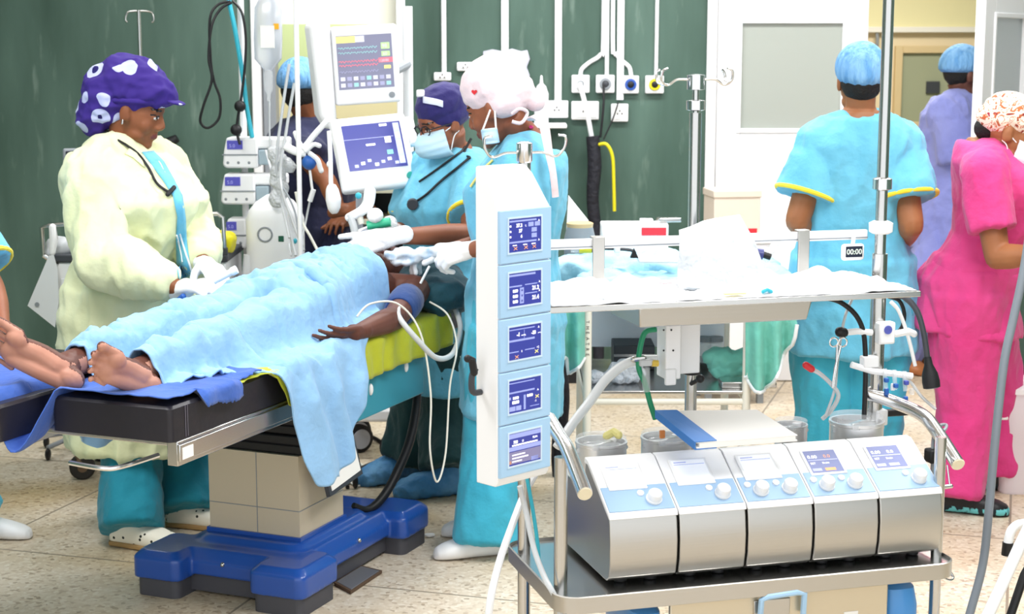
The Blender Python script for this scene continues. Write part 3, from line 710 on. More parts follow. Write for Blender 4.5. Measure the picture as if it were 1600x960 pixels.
# table top sections, side rails
def top(mb): mb.span((.45, 1.84), (.03, .52), (.655, .69)); mb.span((.78, 1.84), (.015, .535), (.69, .725))
tp('top_frame', TEP, top, bevel=.006)
def skirt(mb): mb.span((.8, 1.5), (-.004, .018), (.54, .745))
tp('side_panel', TEP, skirt, bevel=.004)
def rail(mb):
    for b in (.0, .52):
        mb.span((.0, .6), (b - .004 if b == 0 else b, b + .03), (.632, .7)); mb.span((.0, .62), (b - .012 if b == 0 else b + .02, b + .0 if b == 0 else b + .032), (.645, .692))
    mb.span((.02, .6), (.02, .53), (.68, .705))
tp('side_rail', STL, rail, bevel=.003)
tp('rail_label', [PAP, RED], lambda mb: (mb.span((.01, .06), (-.0135, -.012), (.65, .682)),), smooth=0)
tp('release_bar', CHR, lambda mb: mb.tube([(.06, .1, .64), (-.07, .13, .635), (-.1, .17, .635), (-.1, .27, .64)], .007, 8, sm=4))
def pad(mb, a0, a1, b0, b1, z0, z1, seam=True):
    slab(mb, a0, a1, b0, b1, z0, z1, .014, .008)
tp('leg_pad', [BLV], lambda mb: pad(mb, -.02, .84, .0, .385, .7, TZ - .003, .0), bevel=.004)
tp('pad_seam', mat('seam_thread', '#6a6570', .7), lambda mb: [mb.tube([(a_, -.0012, .705), (a_, -.0012, .79)], .0013, 5) for a_ in (.045, .055)])
tp('leg_pad', [BLV], lambda mb: pad(mb, -.16, .6, .45, .95, .69, TZ - .01), bevel=.004)
tp('pad_plate', STL, lambda mb: mb.span((-.1, .6), (.56, .92), (.665, .692)), bevel=.003)
tp('back_pad', [BLV], lambda mb: pad(mb, .85, 1.84, .0, .54, .725, TZ - .003), bevel=.004)
tp('pad_hinge', STL, lambda mb: mb.span((.3, .66), (.5, .6), (.655, .69)), bevel=.003)
for a_, z_ in ((1.0, .7), (1.1, .63), (1.36, .66)): tp('clamp', WHT, lambda mb: mb.ell((a_, -.006, z_), (.01, .008, .02)))

# ---------------------------------------------------------------- patient
pt = thing('person', 'patient lying on the operating table under a light blue drape with bare feet', 'person', TB(1.0, .25, TZ), TBR)
pa = Pose(pv=TB(1.0, .25, .885), nk=TB(1.56, .25, .895), sr=TB(1.5, .43, .89), sl=TB(1.55, .055, .89), ha=(TBM.to_3x3() @ V((0, 1, 0))), b=1.02, bd=.98,
          el=TB(1.24, -.025, .846), wl=TB(1.0, -.02, .838), er=TB(1.2, .5, .86), wr=TB(1.0, .47, .86),
          kr=TB(.52, .4, .875), kl=TB(.53, .17, .865), ar=TB(.09, .415, .86), al=TB(.11, .2, .853))
T3 = TBM.to_3x3()
pa.hl = dict(d=T3 @ V((-1, .22, -.03)), back=T3 @ V((.05, -.75, -.65)), side=-1, curl=.24, spread=.04, thumb=(.75, .75, .1))
pa.hr = dict(d=T3 @ V((-1, 0, 0)), back=T3 @ V((0, .2, 1)), side=1, curl=.3)
pa.M = headframe(TB(1.72, .25, .925), T3 @ V((.0, -.16, 1)), T3 @ V((1, 0, 0)))
def barefoot(mb, an, toe, sole, medial, L=1.0):
    """ankle, direction heel->toes, direction the sole faces, direction of the big toe side"""
    Y = V(toe).normalized(); D = V(sole); D = (D - Y * D.dot(Y)).normalized(); X = V(medial); X = (X - Y * X.dot(Y) - D * X.dot(D)).normalized()
    P = lambda x, y, z: V(an) + (X * x + Y * y + D * z) * L
    Xm = Matrix(((X.x, Y.x, D.x), (X.y, Y.y, D.y), (X.z, Y.z, D.z)))
    mb.ell(P(0, -.03, .045), (.032, .04, .034), X=Xm)
    mb.tube([V(an), P(0, .0, .03), P(.006, .06, .03), P(.008, .115, .042)], [.04, .038, .033, .028], 14, sm=3, ball=True)
    mb.tube([P(-.014, -.02, .052), P(-.022, .05, .054), P(-.026, .12, .055)], [.026, .023, .021], 12, ball=True)
    mb.ell(P(.026, .128, .053), (.026, .032, .022), X=Xm); mb.ell(P(-.012, .128, .054), (.032, .03, .019), X=Xm)
    for x, y0, l, r in ((.042, .148, .05, .015), (.0135, .157, .047, .0102), (-.01, .154, .041, .0095), (-.032, .144, .035, .009), (-.053, .128, .03, .0088)):
        mb.tube([P(x, y0 - .02, .05), P(x, y0 + l * .5, .045), P(x * 1.06, y0 + l, .054)], [r * .95, r * .88, r], 9, ball=True)
ftl = dict(an=pa.al, toe=T3 @ V((-.78, .22, .44)), sole=T3 @ V((-.42, -.72, -.38)), medial=T3 @ V((0, .3, 1)), L=.95)
ftr = dict(an=pa.ar, toe=T3 @ V((-.35, .78, .5)), sole=T3 @ V((-.92, -.3, -.2)), medial=T3 @ V((-.1, -.3, 1)), L=1.12)
def feet(mb): barefoot(mb, **ftl); barefoot(mb, **ftr)
hp = head_paint(pa.M)
solen = [V(f['sole']).normalized() for f in (ftl, ftr)]
def ppaint(c, n):
    o = hp(c, n); ti = np.array(TBM.inverted()); q = (np.c_[c, np.ones(len(c))] @ ti.T)[:, :3]
    for s_, lo, hi in ((solen[0], .0, .3), (solen[1], .3, .95)):
        o[(q[:, 0] < .16) & (q[:, 1] > lo) & (q[:, 1] < hi) & (n @ np.array(s_) > .25)] = 4
    g = (T3 @ V((-.2, .9, .5))).normalized()
    o[(q[:, 0] < 1.02) & (q[:, 0] > .7) & (q[:, 1] < .1) & (n @ np.array(g) > .45)] = 0
    return o
pbody = pa.body(pt, [SKC, EYW, EYD, LIPA, SOL], feet=False, extra=feet, size=.004)
pbody.data.materials.clear()
for m in (SKC, EYW, EYD, LIPA, SOL): pbody.data.materials.append(m)
def repaint(ob, root, fn):
    me = ob.data; k = len(me.polygons); pc = np.empty(k * 3); pn = np.empty(k * 3); me.polygons.foreach_get('center', pc); me.polygons.foreach_get('normal', pn)
    Mx = np.array(Matrix.Translation(root.location) @ root.rotation_euler.to_matrix().to_4x4()); pc = pc.reshape(-1, 3) @ Mx[:3, :3].T + Mx[:3, 3]; pn = pn.reshape(-1, 3) @ Mx[:3, :3].T
    me.polygons.foreach_set('material_index', fn(pc, pn).astype(int).tolist())
repaint(pbody, pt, ppaint)
# nails
nb = MB()
# short black hair
hb = MB(pa.M); hb.ell((0, -.035, .05), (.079, .092, .082)); vox(hb, 'hair', HAIR, pt, .006, 1)

# ---------------------------------------------------------------- sheets
def body_bvh(objs):
    vs, fs = [], []
    for o, root in objs:
        Mx = Matrix.Translation(root.location) @ root.rotation_euler.to_matrix().to_4x4(); k = len(vs)
        vs += [Mx @ v.co for v in o.data.vertices]; fs += [[i + k for i in p.vertices] for p in o.data.polygons]
    return BVHTree.FromPolygons(vs, fs)
BV = body_bvh([(pbody, pt)])
def bvh_no_arm():
    Mx = Matrix.Translation(pt.location) @ pt.rotation_euler.to_matrix().to_4x4(); vs = [Mx @ v.co for v in pbody.data.vertices]; Ti = TBM.inverted(); loc = [Ti @ v for v in vs]
    return BVHTree.FromPolygons(vs, [list(p.vertices) for p in pbody.data.polygons if not (.7 < loc[p.vertices[0]].x < 1.48 and loc[p.vertices[0]].y < .075)])
BV = bvh_no_arm()
def surf(a, b, extra=None):
    h = TZ
    r = BV.ray_cast(TB(a, b, 1.6), V((0, 0, -1)))
    if r[0] is not None: h = max(h, r[0].z)
    if extra: h = max(h, extra(a, b))
    return h
def wrinkle(a, b, sd):
    """soft cloth folds in metres / unit amplitude"""
    w = 0.0
    for fa, fb, k, rot, sg in ((5.5, 3.2, .8, .5, 1), (9, 4, .75, -.6, -1), (15, 6, .5, .35, -1), (26, 11, .22, 1.0, 1)):
        x, y = a * cos(rot) - b * sin(rot), a * sin(rot) + b * cos(rot)
        x += .05 * noise.noise(V((a * 6, b * 6, sd + 8))); n = abs(noise.noise(V((x * fa, y * fb, sd + k))))
        w += k * sg * (1 - 2.6 * n ** .75) if sg > 0 else k * (min(1, 3.4 * n ** .7) - .8)
    return w
def sheet(name, m, label, cat, a0, a1, bmin, bmax, na=90, nb=70, lift=.01, blur=10, amp=.012, seed=1, extra=None, width=.54, hangfold=.02, thick=.005, skew=None, skew2=None, flare=.1, relax=.9, roll=0, parent=None, under=None):
    As = [[a0 + (a1 - a0) * i / na + (skew(j / nb) * (1 - i / na) if skew else 0) + (skew2(j / nb) * i / na if skew2 else 0) for j in range(nb + 1)] for i in range(na + 1)]
    Bs = [[lerp(bmin(r[0]), bmax(r[0]), j / nb) for j in range(nb + 1)] for r in As]
    Hh = np.array([[surf(a, min(max(b, .0), width), extra) for a, b in zip(ra, rb)] for ra, rb in zip(As, Bs)])
    H = Hh.copy()
    for _ in range(blur):
        Q = np.pad(H, 1, 'edge'); A_ = (Q[:-2, 1:-1] + Q[2:, 1:-1] + Q[1:-1, :-2] + Q[1:-1, 2:]) / 4
        H = np.maximum(Hh, A_ * relax + H * (1 - relax))
    for _ in range(3):
        Q = np.pad(H, 1, 'edge'); H = (Q[:-2, 1:-1] + Q[2:, 1:-1] + Q[1:-1, :-2] + Q[1:-1, 2:] + 2 * H) / 6
    H = np.maximum(H, Hh)
    P = []
    for i in range(na + 1):
        row = []
        for j in range(nb + 1):
            a, b = As[i][j], Bs[i][j]; w = wrinkle(a, b, seed) * amp
            rr_ = .03
            if b < 0 or b > width:
                e = -b if b < 0 else b - width; sg = -1 if b < 0 else 1; bb = 0 if b < 0 else width
                th = min(e / rr_, pi / 2); out = rr_ * sin(th); dn = rr_ * (1 - cos(th)) + max(0, e - rr_ * pi / 2); g = min(1, dn / .12)
                fo = hangfold * g * sin(a * 40 + seed + 2.6 * noise.noise(V((a * 5, e * 3, seed)))) + flare * dn + .006 * noise.noise(V((a * 20, e * 10, seed)))
                aa = a + .03 * noise.noise(V((a * 7, e * 6, seed + 4))) * min(1, dn * 5)
                row.append(TB(aa, bb + sg * (out + max(fo, -out * .4) + .004 + .022 * g), H[i][j] + lift - dn + w * (1 - g)))
            else: row.append(TB(a, b, max(H[i][j] + .004, H[i][j] + lift + w)))
        P.append(row)
    mb = MB().grid(P)
    if roll:
        q = [p - V((0, 0, roll * .6)) for p in P[0]]; mb.tube([p + V((0, 0, .3 * roll * noise.noise(p * 9))) for p in q], [roll * (.8 + .5 * abs(noise.noise(p * 11))) for p in q], 10)
    o = mb.build(name, m, parent, smooth=80, solid=thick, fix=not roll)
    return tag(o, label, cat) if label else o
YGS = FAB('yellow_green_sheet', '#aeb41e', '#bcc22a')
def flat_sheet(name, m, label, a0, a1, bmin, bmax, z, seed, amp=.004, fold=.004, rag=0.0, na=80, nb=46, cat='sheet', width=.54, flare=.03, dip=None, amin=None):
    P = []
    for i in range(na + 1):
        As0 = a0; row = []
        for j in range(nb + 1):
            a = a0 + (a1 - a0) * i / na; b = lerp(bmin(a), bmax(a), j / nb)
            if amin: a = max(As0, amin(b) + (a1 - amin(b)) * i / na)
            q = V((a * 8, b * 8, seed)); w = amp * (1 - 2 * abs(noise.noise(q))); e = max(0, -b, b - width); sg = -1 if b < 0 else 1; bb = min(max(b, 0), width); rr_ = .018
            zz = z + w
            if dip: zz += dip(a, b)
            if e > 0:
                th = min(e / rr_, pi / 2); out = rr_ * sin(th); dn = rr_ * (1 - cos(th)) + max(0, e - rr_ * pi / 2)
                row.append(TB(a + .3 * w, bb + sg * (out + fold * (1 + sin(a * 60 + seed * 5 + 3 * noise.noise(q))) + flare * dn + .004), zz - dn))
            else: row.append(TB(a, b, zz))
        P.append(row)
    o = MB().grid(P).build(name, m, None, smooth=80, solid=.003); return tag(o, label, cat)
nz = lambda x, s: noise.noise(V((x, s, 0)))
flat_sheet('mattress_sheet', YGS, 'yellow green sheet hanging over the table edge beneath the patient', .28, 1.68, lambda a: -.135 - .012 * nz(a * 7, 2) if a > .55 else lerp(-.004, -.135, max(0, (a - .45) / .1)), lambda a: .5, TZ + .004, 2.0, amp=.004, fold=.006)
# blue sheet over the two leg pads, sagging into the gap between them, ragged near edge
def gap(a, b):
    t = 0.0
    if .36 < b < .5: t = -.15 * sin(pi * (b - .36) / .14) ** 1.2 * smooth_step((.16 - a) / .2)
    return t
def legmin(a):
    if a < .03: return .004 + .004 * nz(a * 40, 3)
    if a < .27: return -.05 - .012 * smooth_step((a - .05) / .1) + .012 * nz(a * 16, 7) + .007 * nz(a * 95, 5)
    return -.006 + .006 * nz(a * 60, 2)
flat_sheet('leg_sheet', DRB, 'dark blue frayed sheet spread over the black leg pads under the bare feet', -.135, .42, legmin, lambda a: .92, TZ + .01, 5.0, amp=.012, fold=.003, width=.95, dip=gap, na=100, nb=100, amin=lambda b: -.02 if b < .34 else lerp(-.02, -.135, smooth_step((b - .34) / .1)))
# big light blue drape
hangf = lambda a: -(.02 + .37 * smooth_step((a - .46) / .12) * smooth_step((1.07 - a) / .36) * (1 + .1 * nz(a * 11, 1)))
def dmin(a):
    if a < .16: return .09
    if a < .44: return lerp(.09, .0, (a - .16) / .28)
    if a < 1.04: return min(hangf(a), -.01) if a > .46 else lerp(.0, -.02, (a - .44) / .02)
    return lerp(-.02, .05, smooth_step((a - 1.04) / .06))
bulk = lambda a, b: TZ + .17 * math.exp(-((a - 1.1) / .19) ** 4 - ((b - .3) / .19) ** 4) if .75 < a < 1.6 else 0
drp = sheet('patient_drape', DRP, 'light blue drape covering the patient and trailing off the table side', 'drape', .13, 1.4, dmin, lambda a: .86 if a > .5 else lerp(.6, .86, a / .5), 240, 160, lift=.018, blur=8, amp=.02, seed=2, extra=bulk, hangfold=.016, flare=.12)
sheet('folded_flap', DRP, None, None, 1.0, 1.42, lambda a: .05, lambda a: .6, 150, 120, lift=.03, blur=8, amp=.021, seed=6, extra=bulk, skew=lambda t: .24 * smooth_step(t), skew2=lambda t: .1 * t, roll=.022, parent=drp)
# dark teal pillow under head, in two lumps
pl = MB(); pl.ell((1.74, .25, .845), (.17, .28, .07), M=TBM); pl.ell((1.69, .02, .865), (.13, .1, .07), M=TBM); pl.ell((1.76, .1, .885), (.12, .14, .075), M=TBM); pl.tube([TB(1.62, .0, .83), TB(1.8, .0, .84)], .045, 10, ball=True)
tag(vox(pl, 'head_pillow', DTE, None, .009, 3, folds=[(.012, (7, 7, 16), 2), (.006, (16, 16, 30), 4)]), 'dark teal cloth headrest under the patient head', 'pillow')
# blood pressure cuff round the upper arm, a thing worn by the patient
sh_, el_ = V(pa.sl), V(pa.el)
cf = thing('pressure_cuff', 'blue blood pressure cuff wrapped round the patient upper arm', 'pressure cuff', lerp(sh_, el_, .5))
d_ = (el_ - sh_); MB().tube([sh_ + d_ * t for t in (.3, .34, .5, .72, .76)], [.05, .059, .06, .056, .048], 20).build('cuff_band', FAB('cuff_blue', '#17356b', '#1d3f7a'), cf)
dn_ = d_.normalized()
for k in range(3):
    X = V((.1, -1, .5)); X = (X - dn_ * X.dot(dn_)).normalized(); MB(frame(sh_ + d_ * (.42 + .09 * k) + X * .064, dn_.cross(X), X)).text('ADULT' if k == 0 else ('ARTERY' if k == 1 else '27-34 cm'), .016, Matrix.Translation(V((-.03, 0, .001)))).build('cuff_print', WHT, cf)
tag(MB().tube([lerp(sh_, el_, .62) + V((0, -.06, .02)), TB(1.2, -.06, .86), TB(1.22, -.12, .78), TB(1.3, -.15, .71), TB(1.45, -.14, .70), TB(1.6, -.1, .76), TB(1.68, -.04, .82)], .0095, 10, sm=8).build('cuff_hose', mat('hose_grey', '#c6cacd', .4), smooth=60), 'pale grey hose looping from the cuff along the yellow sheet', 'hose')
tag(MB().tube([TB(1.06, .02, .875), TB(1.12, .0, .91), TB(1.2, -.06, .9), TB(1.24, -.12, .8), TB(1.25, -.15, .6), TB(1.22, -.16, .42), TB(1.25, -.17, .3), TB(1.32, -.17, .38), TB(1.38, -.16, .6), TB(1.46, -.15, .72), TB(1.5, -.1, .82), TB(1.52, -.02, .86)], .0034, 8, sm=8).build('sensor_cable', CAB, smooth=60), 'thin cream sensor cable hanging down from the patient wrist beside the table', 'cable')
tag(MB().tube([TB(1.6, -.1, .66), TB(1.55, -.15, .55), TB(1.5, -.16, .48), TB(1.58, -.17, .4), TB(1.66, -.17, .5), TB(1.72, -.14, .62)], .0028, 8, sm=8).build('sensor_cable', CAB, smooth=60), 'thin cream cable forming a small loop beside the dark trousers', 'cable')
cc = [at(652, 605, 5.95), at(650, 640, 5.9), at(640, 690, 5.8), at(622, 735, 5.7), at(600, 775, 5.62), at(575, 797, 5.56), at(552, 790, 5.52)]
tag(MB().tube(cc, [.014, .016, .017, .017, .016, .014, .01], 10, sm=8).build('control_cable', BLK, smooth=60), 'thick black control cable curving from the table down to its blue base', 'cable')
# ---------------------------------------------------------------- the people
Z3 = V((0, 0, 1))
def rx(fx, fy): return V((fy, -fx, 0)).normalized()
def ankle(u, v, z=.085): p = fl(u, v); return V((p.x, p.y, z))
EYES = [EYW, EYD, LIPA]
FO = lambda amp, sd, sc=(9, 9, 3.5): [(amp, sc, sd), (amp * .5, (19, 19, 9), sd + 1)]
def person(label, p): return thing('person', label, 'person', (V(p).x, V(p).y, 0))
def obvh(o, root):
    return BVHTree.FromPolygons([v.co + root.location for v in o.data.vertices], [list(p.vertices) for p in o.data.polygons])
def decal(bv, name, m, rows, parent, off=.004, solid=.003):
    """a patch of cloth lying on a garment, given by its corners as seen in the photograph"""
    P = []; dense = []
    for a_, b_ in zip(rows, rows[1:]):
        for k in range(5): dense.append([(lerp(p[0], q[0], k / 5), lerp(p[1], q[1], k / 5)) for p, q in zip(a_, b_)])
    dense.append(rows[-1]); rows = []
    for r in dense:
        r2 = []
        for p, q in zip(r, r[1:]): r2 += [(lerp(p[0], q[0], k / 4), lerp(p[1], q[1], k / 4)) for k in range(4)]
        rows.append(r2 + [r[-1]])
    for r in rows:
        q = []
        for u, v in r:
            D = (at(u, v, 5) - V((0, 0, CAM_Z))).normalized(); h = bv.ray_cast(V((0, 0, CAM_Z)), D)
            if h[0] is None: continue
            q.append(h[0] - D * off)
        P.append(q)
    n = min(len(q) for q in P)
    return MB().grid([q[:n] for q in P]).build(name, m, parent, smooth=60, solid=solid)
def dtube(bv, pts, r, off=.006, sm=4):
    P = []
    for q in spl([V((a, b, 0)) for a, b in pts], sm):
        D = (at(q.x, q.y, 5) - V((0, 0, CAM_Z))).normalized(); h = bv.ray_cast(V((0, 0, CAM_Z)), D)
        if h[0] is not None: P.append(h[0] - D * (off + r))
    return P

# nurse in the pale yellow gown
f = (.93, -.37); tA = person('person in pale yellow isolation gown and purple print cap beside the operating table', at(205, 500, 5.86))
A = Pose(pv=at(203, 505, 5.88), nk=at(192, 232, 5.86), sr=at(148, 278, 5.72), sl=at(250, 270, 6.02), ha=rx(*f), b=1.12, bd=1.3, bust=.035, limb=1.05,
         er=at(158, 402, 5.6), wr=at(282, 452, 5.5), el=at(298, 375, 5.9), wl=at(318, 412, 5.7), kr=at(205, 690, 5.82), kl=at(290, 670, 6.05), ar=ankle(205, 852), al=ankle(292, 822), fr=(.9, -.35), fl=(.9, -.2),
         M=headframe(at(213, 173, 5.84), (.95, -.13, -.3), (.1, 0, 1), 1.02))
A.hr = dict(d=at(345, 438, 5.38) - A.wr, back=(.1, -.35, .9), side=-1, curl=.3, spread=.1)
A.hl = dict(d=at(350, 432, 5.55) - A.wl, back=(.2, -.3, .9), side=1, curl=.4)
A.body(tA, [SKA] + EYES)
gA = A.top(tA, 'isolation_gown', GWN, infl=.045, hem=.44, hw=(.0, .03), sleeve=.86, sr=(.088, .098), long=True, cuff=.044, folds=FO(.018, 3, (8, 8, 3.4)), hemdir=(.05, 0, -1), neck=.98)
A.trousers(tA, TEA, rad=(.12, .11, .1, .11), end=1.09, folds=FO(.008, 5))
for k in 'rl':
    g = MB(); hand(g, getattr(A, 'w' + k), infl=.0035, **getattr(A, 'h' + k)); vox(g, 'glove', GLV, tA, .0045, 2)
for a_, f_ in ((A.ar, A.fr), (A.al, A.fl)):
    so = shoe(tA, 'clog', CRC, a_, f_, .275, .055, .085)
    mb = MB(); F_ = V((f_[0], f_[1], 0)).normalized(); o_ = V((a_.x, a_.y, 0)) - F_ * .275 * .27; X_ = V((F_.y, -F_.x, 0))
    mb.loft([(o_ + F_ * .275 * t + Z3 * .011, X_ * w_, Z3 * .011) for t, w_ in ((-.01, .02), (.04, .044), (.3, .05), (.65, .06), (.9, .048), (1.01, .018))], 20, 4); mb.build('clog_sole', mat('sole_tan', '#a98757', .6), so)
bA = obvh(gA, tA)
decal(bA, 'scrub_front', CYN, [[(222, 238), (240, 236)], [(238, 258), (256, 252)], [(255, 282), (272, 280)], [(270, 306), (285, 306)], [(277, 340), (290, 340)], [(275, 380), (292, 380)], [(276, 410), (296, 410)], [(280, 436), (302, 430)]], tA, .006)
MB().tube(dtube(bA, [(276, 368), (284, 400), (287, 430)], .004) , .0035, 6).build('gown_tie', WHF, tA)
MB().tube(dtube(bA, [(281, 366), (290, 395), (300, 425)], .004), .0035, 6).build('gown_tie', WHF, tA)
stethoscope(tA, [A.M @ V((-.05, -.07, -.1)), A.M @ V((.03, -.075, -.1))] + dtube(bA, [(196, 226), (215, 240), (232, 262), (244, 285), (258, 297), (268, 302)], .004, .008), r=.0048)
MB().tube(dtube(bA, [(262, 304), (272, 293)], .004, .01, 2), .008, 10, ball=True).build('stethoscope_bell', BLK, tA)
# flap of the gown collar
decal(bA, 'gown_collar', GWN, [[(195, 240), (208, 246), (226, 262)], [(202, 232), (218, 243), (224, 254)]], tA, .012, .004)
# slouching purple cap
c = MB(A.M); c.ell((0, -.04, .08), (.098, .122, .1)); c.ell((0, -.1, .03), (.092, .095, .11)); c.ell((0, -.135, -.045), (.068, .062, .08)); c.ell((0, .02, .085), (.09, .1, .06))
cpA = vox(c, 'surgical_cap', PUR, tA, .007, 3, folds=[(.01, (11, 11, 16), 4), (.005, (26, 26, 34), 5)])
c = MB(A.M); n_ = 30; c.tube([V((.086 * sin(2 * pi * k / n_), -.015 + .108 * cos(2 * pi * k / n_), .06 - .055 * (1 - cos(2 * pi * k / n_)) * .5 )) for k in range(n_)], .011, 8, loop=True); c.ell((0, .125, .07), (.055, .035, .008)); vox(c, 'cap_band', PUR, cpA, .005, 2)
MB(A.M).tube([(.079, -.01, -.035), (.08, -.008, -.045)], .004, 8, ball=True).build('earring', STL, tA)

# anaesthetist with the indigo cap, at the head of the table
f = (-.75, -.6); tB = person('person in cyan scrubs, indigo cap, glasses and face mask at the patient head', at(700, 500, 6.45))
B = Pose(pv=at(695, 525, 6.5), nk=at(706, 236, 6.4), sr=at(655, 272, 6.5), sl=at(738, 278, 6.3), ha=rx(*f), b=1.0, bust=.02,
         el=at(738, 366, 6.08), wl=at(616, 370, 5.84), er=at(640, 365, 6.45), wr=at(600, 360, 6.2), kr=at(660, 650, 6.55), kl=at(705, 650, 6.45), al=ankle(705, 773, .09), ar=ankle(640, 748, .09), fr=(-.8, -.5), fl=(-.95, -.3),
         M=headframe(at(691, 192, 6.33), (-.8, -.5, -.32), (-.15, -.1, 1), .98))
B.hl = dict(d=(-1, -.1, -.22), back=(-.2, -.8, .55), side=1, curls=[.12, .22, .32, .42], spread=.3, thumb=(.5, .85, -.3), s=1.1)
B.hr = dict(d=(-.6, -.3, -.7), back=(.2, .9, .3), side=-1, curl=.4)
B.body(tB, [SKB] + EYES)
gB = B.top(tB, 'scrub_top', CYN, infl=.028, hem=.2, sleeve=.72, sr=(.08, .088), folds=FO(.009, 7), trim=YTR, hw=(.02, .02))
B.trousers(tB, DGN, rad=(.13, .125, .12, .125), end=.97, folds=FO(.012, 8))
for k in 'rl':
    g = MB(); hand(g, getattr(B, 'w' + k), infl=.0035, **getattr(B, 'h' + k)); vox(g, 'glove', GLV, tB, .0045, 2)
for a_, f_ in ((B.ar, B.fr), (B.al, B.fl)): shoe(tB, 'shoe_cover', SHC, a_, f_, .31, .06, .115, folds=[(.006, (24, 24, 24), 3)])
mask_patch(tB, B.M, mat('mask_pale_blue', '#cfe6f2', .8, mix=('#a9d2e8', (3, 3, 14), .4, .6)), z0=-.008, z1=-.118)
c = MB(B.M); c.ell((0, -.02, .068), (.088, .112, .082)); c.ell((0, -.03, .02), (.0875, .1, .055)); cpB = vox(c, 'surgical_cap', NVC, tB, .006, 2, folds=(.004, (16, 16, 20), 2))
decal(obvh(cpB, tB), 'cap_label', mat('label_lilac', '#cfd4ee', .6), [[(661, 151), (672, 153), (683, 155), (692, 158)], [(661, 157), (672, 159), (683, 161), (692, 164)], [(661, 161), (672, 163), (683, 165), (692, 168)]], cpB, .005, .004)
MB().box(at(657, 146, 6.27), (.03, .02, .028), rz=.5).build('cap_tie', WHT, cpB, bevel=.006)
c = MB(B.M)
for k in (-1, 1):
    c.tube([V((k * .031 + .026 * cos(2 * pi * i / 18), .098 - .006 * abs(cos(2 * pi * i / 18) * k > 0), .002 + .018 * sin(2 * pi * i / 18))) for i in range(18)], .0026, 6, loop=True)
    c.tube([(k * .057, .095, .008), (k * .076, .06, .008), (k * .078, .0, .0)], .0026, 6)
c.tube([(-.006, .1, .004), (.006, .1, .004)], .0024, 6); c.build('glasses', BLK, tB)
bB = obvh(gB, tB)
st = dtube(bB, [(734, 246), (715, 262), (690, 282), (665, 305), (645, 318)], .005, .008)
stethoscope(tB, [B.M @ V((-.05, -.075, -.09)), B.M @ V((-.062, -.02, -.13))] + st); MB().tube([st[-1], st[-1] + V((0, -.02, -.004))], .022, 16).build('stethoscope_chestpiece', DGR, tB, bevel=.003)
stethoscope(tB, [B.M @ V((-.05, -.04, -.11))] + dtube(bB, [(722, 236), (700, 252), (678, 268), (655, 284)], .004, .008), r=.0045)

# surgeon with the pale pink cap
f = (-.9, .08); tC = person('person in pale pink cap with small red heart, mask pulled under the chin', at(790, 500, 5.65))
Cc = Pose(pv=at(800, 510, 5.68), nk=at(824, 222, 5.64), sl=at(818, 264, 5.46), sr=at(803, 262, 5.82), ha=rx(*f), b=1.02, bd=1.05, bust=.015,
          el=at(800, 385, 5.4), wl=at(737, 390, 5.5), er=at(768, 380, 5.88), wr=at(702, 392, 5.82), kr=at(768, 690, 5.82), kl=at(772, 690, 5.6), al=ankle(762, 868, .08), ar=ankle(772, 836, .08), fr=(-.95, -.1), fl=(-.95, -.25),
          M=headframe(at(776, 168, 5.62), (-.86, .4, -.34), (-.1, 0, 1), 1.06))
Cc.hl = dict(d=(-1, .1, -.25), back=(-.2, -.7, .7), side=1, curls=[.8, .75, .8, .9], spread=.05, thumb=(.3, .9, -.5))
Cc.hr = dict(d=(-1, -.1, -.15), back=(0, .3, .9), side=-1, curl=.6)
Cc.body(tC, [SKB] + EYES)
gC = Cc.top(tC, 'scrub_top', CYN, infl=.033, hem=.3, sleeve=.8, sr=(.085, .1), folds=FO(.01, 12), trim=YTR, hw=(.01, .01), neck=.97)
Cc.trousers(tC, CYT, rad=(.13, .12, .1, .11), end=1.09, folds=FO(.012, 13, (9, 9, 3)))
for k in 'rl':
    g = MB(); hand(g, getattr(Cc, 'w' + k), infl=.0038, **getattr(Cc, 'h' + k)); vox(g, 'glove', GLV, tC, .0045, 2)
for a_, f_ in ((Cc.ar, Cc.fr), (Cc.al, Cc.fl)): shoe(tC, 'shoe', WHT, a_, f_, .26, .05, .08)
c = MB(Cc.M); c.ell((0, -.015, .07), (.09, .114, .098)); c.ell((0, -.05, .03), (.088, .092, .07)); c.ell((.03, -.12, -.02), (.035, .035, .035)); c.ell((-.04, -.05, .0), (.05, .06, .045))
cpC = vox(c, 'surgical_cap', PKC, tC, .006, 4, folds=(.002, (14, 14, 18), 2))
bC = obvh(cpC, tC)
def heart(u, v, s):
    P = [(u + s * 16 * sin(t) ** 3 / 16, v - s * (13 * cos(t) - 5 * cos(2 * t) - 2 * cos(3 * t) - cos(4 * t)) / 16) for t in [2 * pi * i / 20 for i in range(20)]]
    q = []
    for a_, b_ in P:
        D = (at(a_, b_, 5) - V((0, 0, CAM_Z))).normalized(); h = bC.ray_cast(V((0, 0, CAM_Z)), D)
        if h[0] is not None: q.append(h[0] - D * .003)
    MB().add(q, [tuple(range(len(q)))]).build('heart_print', RED, cpC, smooth=0)
heart(741, 144, 4.6)
MB().tube([at(828, 186, 5.56), at(842, 184, 5.45), at(850, 196, 5.4), at(857, 235, 5.36), at(864, 270, 5.35), at(868, 308, 5.36)], [.014, .022, .018, .014, .012, .012], 10, sm=5, flat=.5).build('cap_ribbon', PKC, tC, smooth=60)
MB().tube([at(800, 178, 5.47), at(812, 170, 5.46), at(824, 176, 5.48), at(815, 192, 5.46), at(800, 190, 5.46)], .006, 8, sm=4, loop=False).build('cap_bow', PKC, tC, smooth=60)
mk = MB(); q = [[at(752 + 24 * x + 4 * y, 203 + 23 * y - 3 * x, 5.49 - .018 * sin(pi * x) + .006 * sin(9 * y)) for x in (0, .2, .4, .6, .8, 1)] for y in (0, .15, .3, .45, .6, .75, .9, 1)]
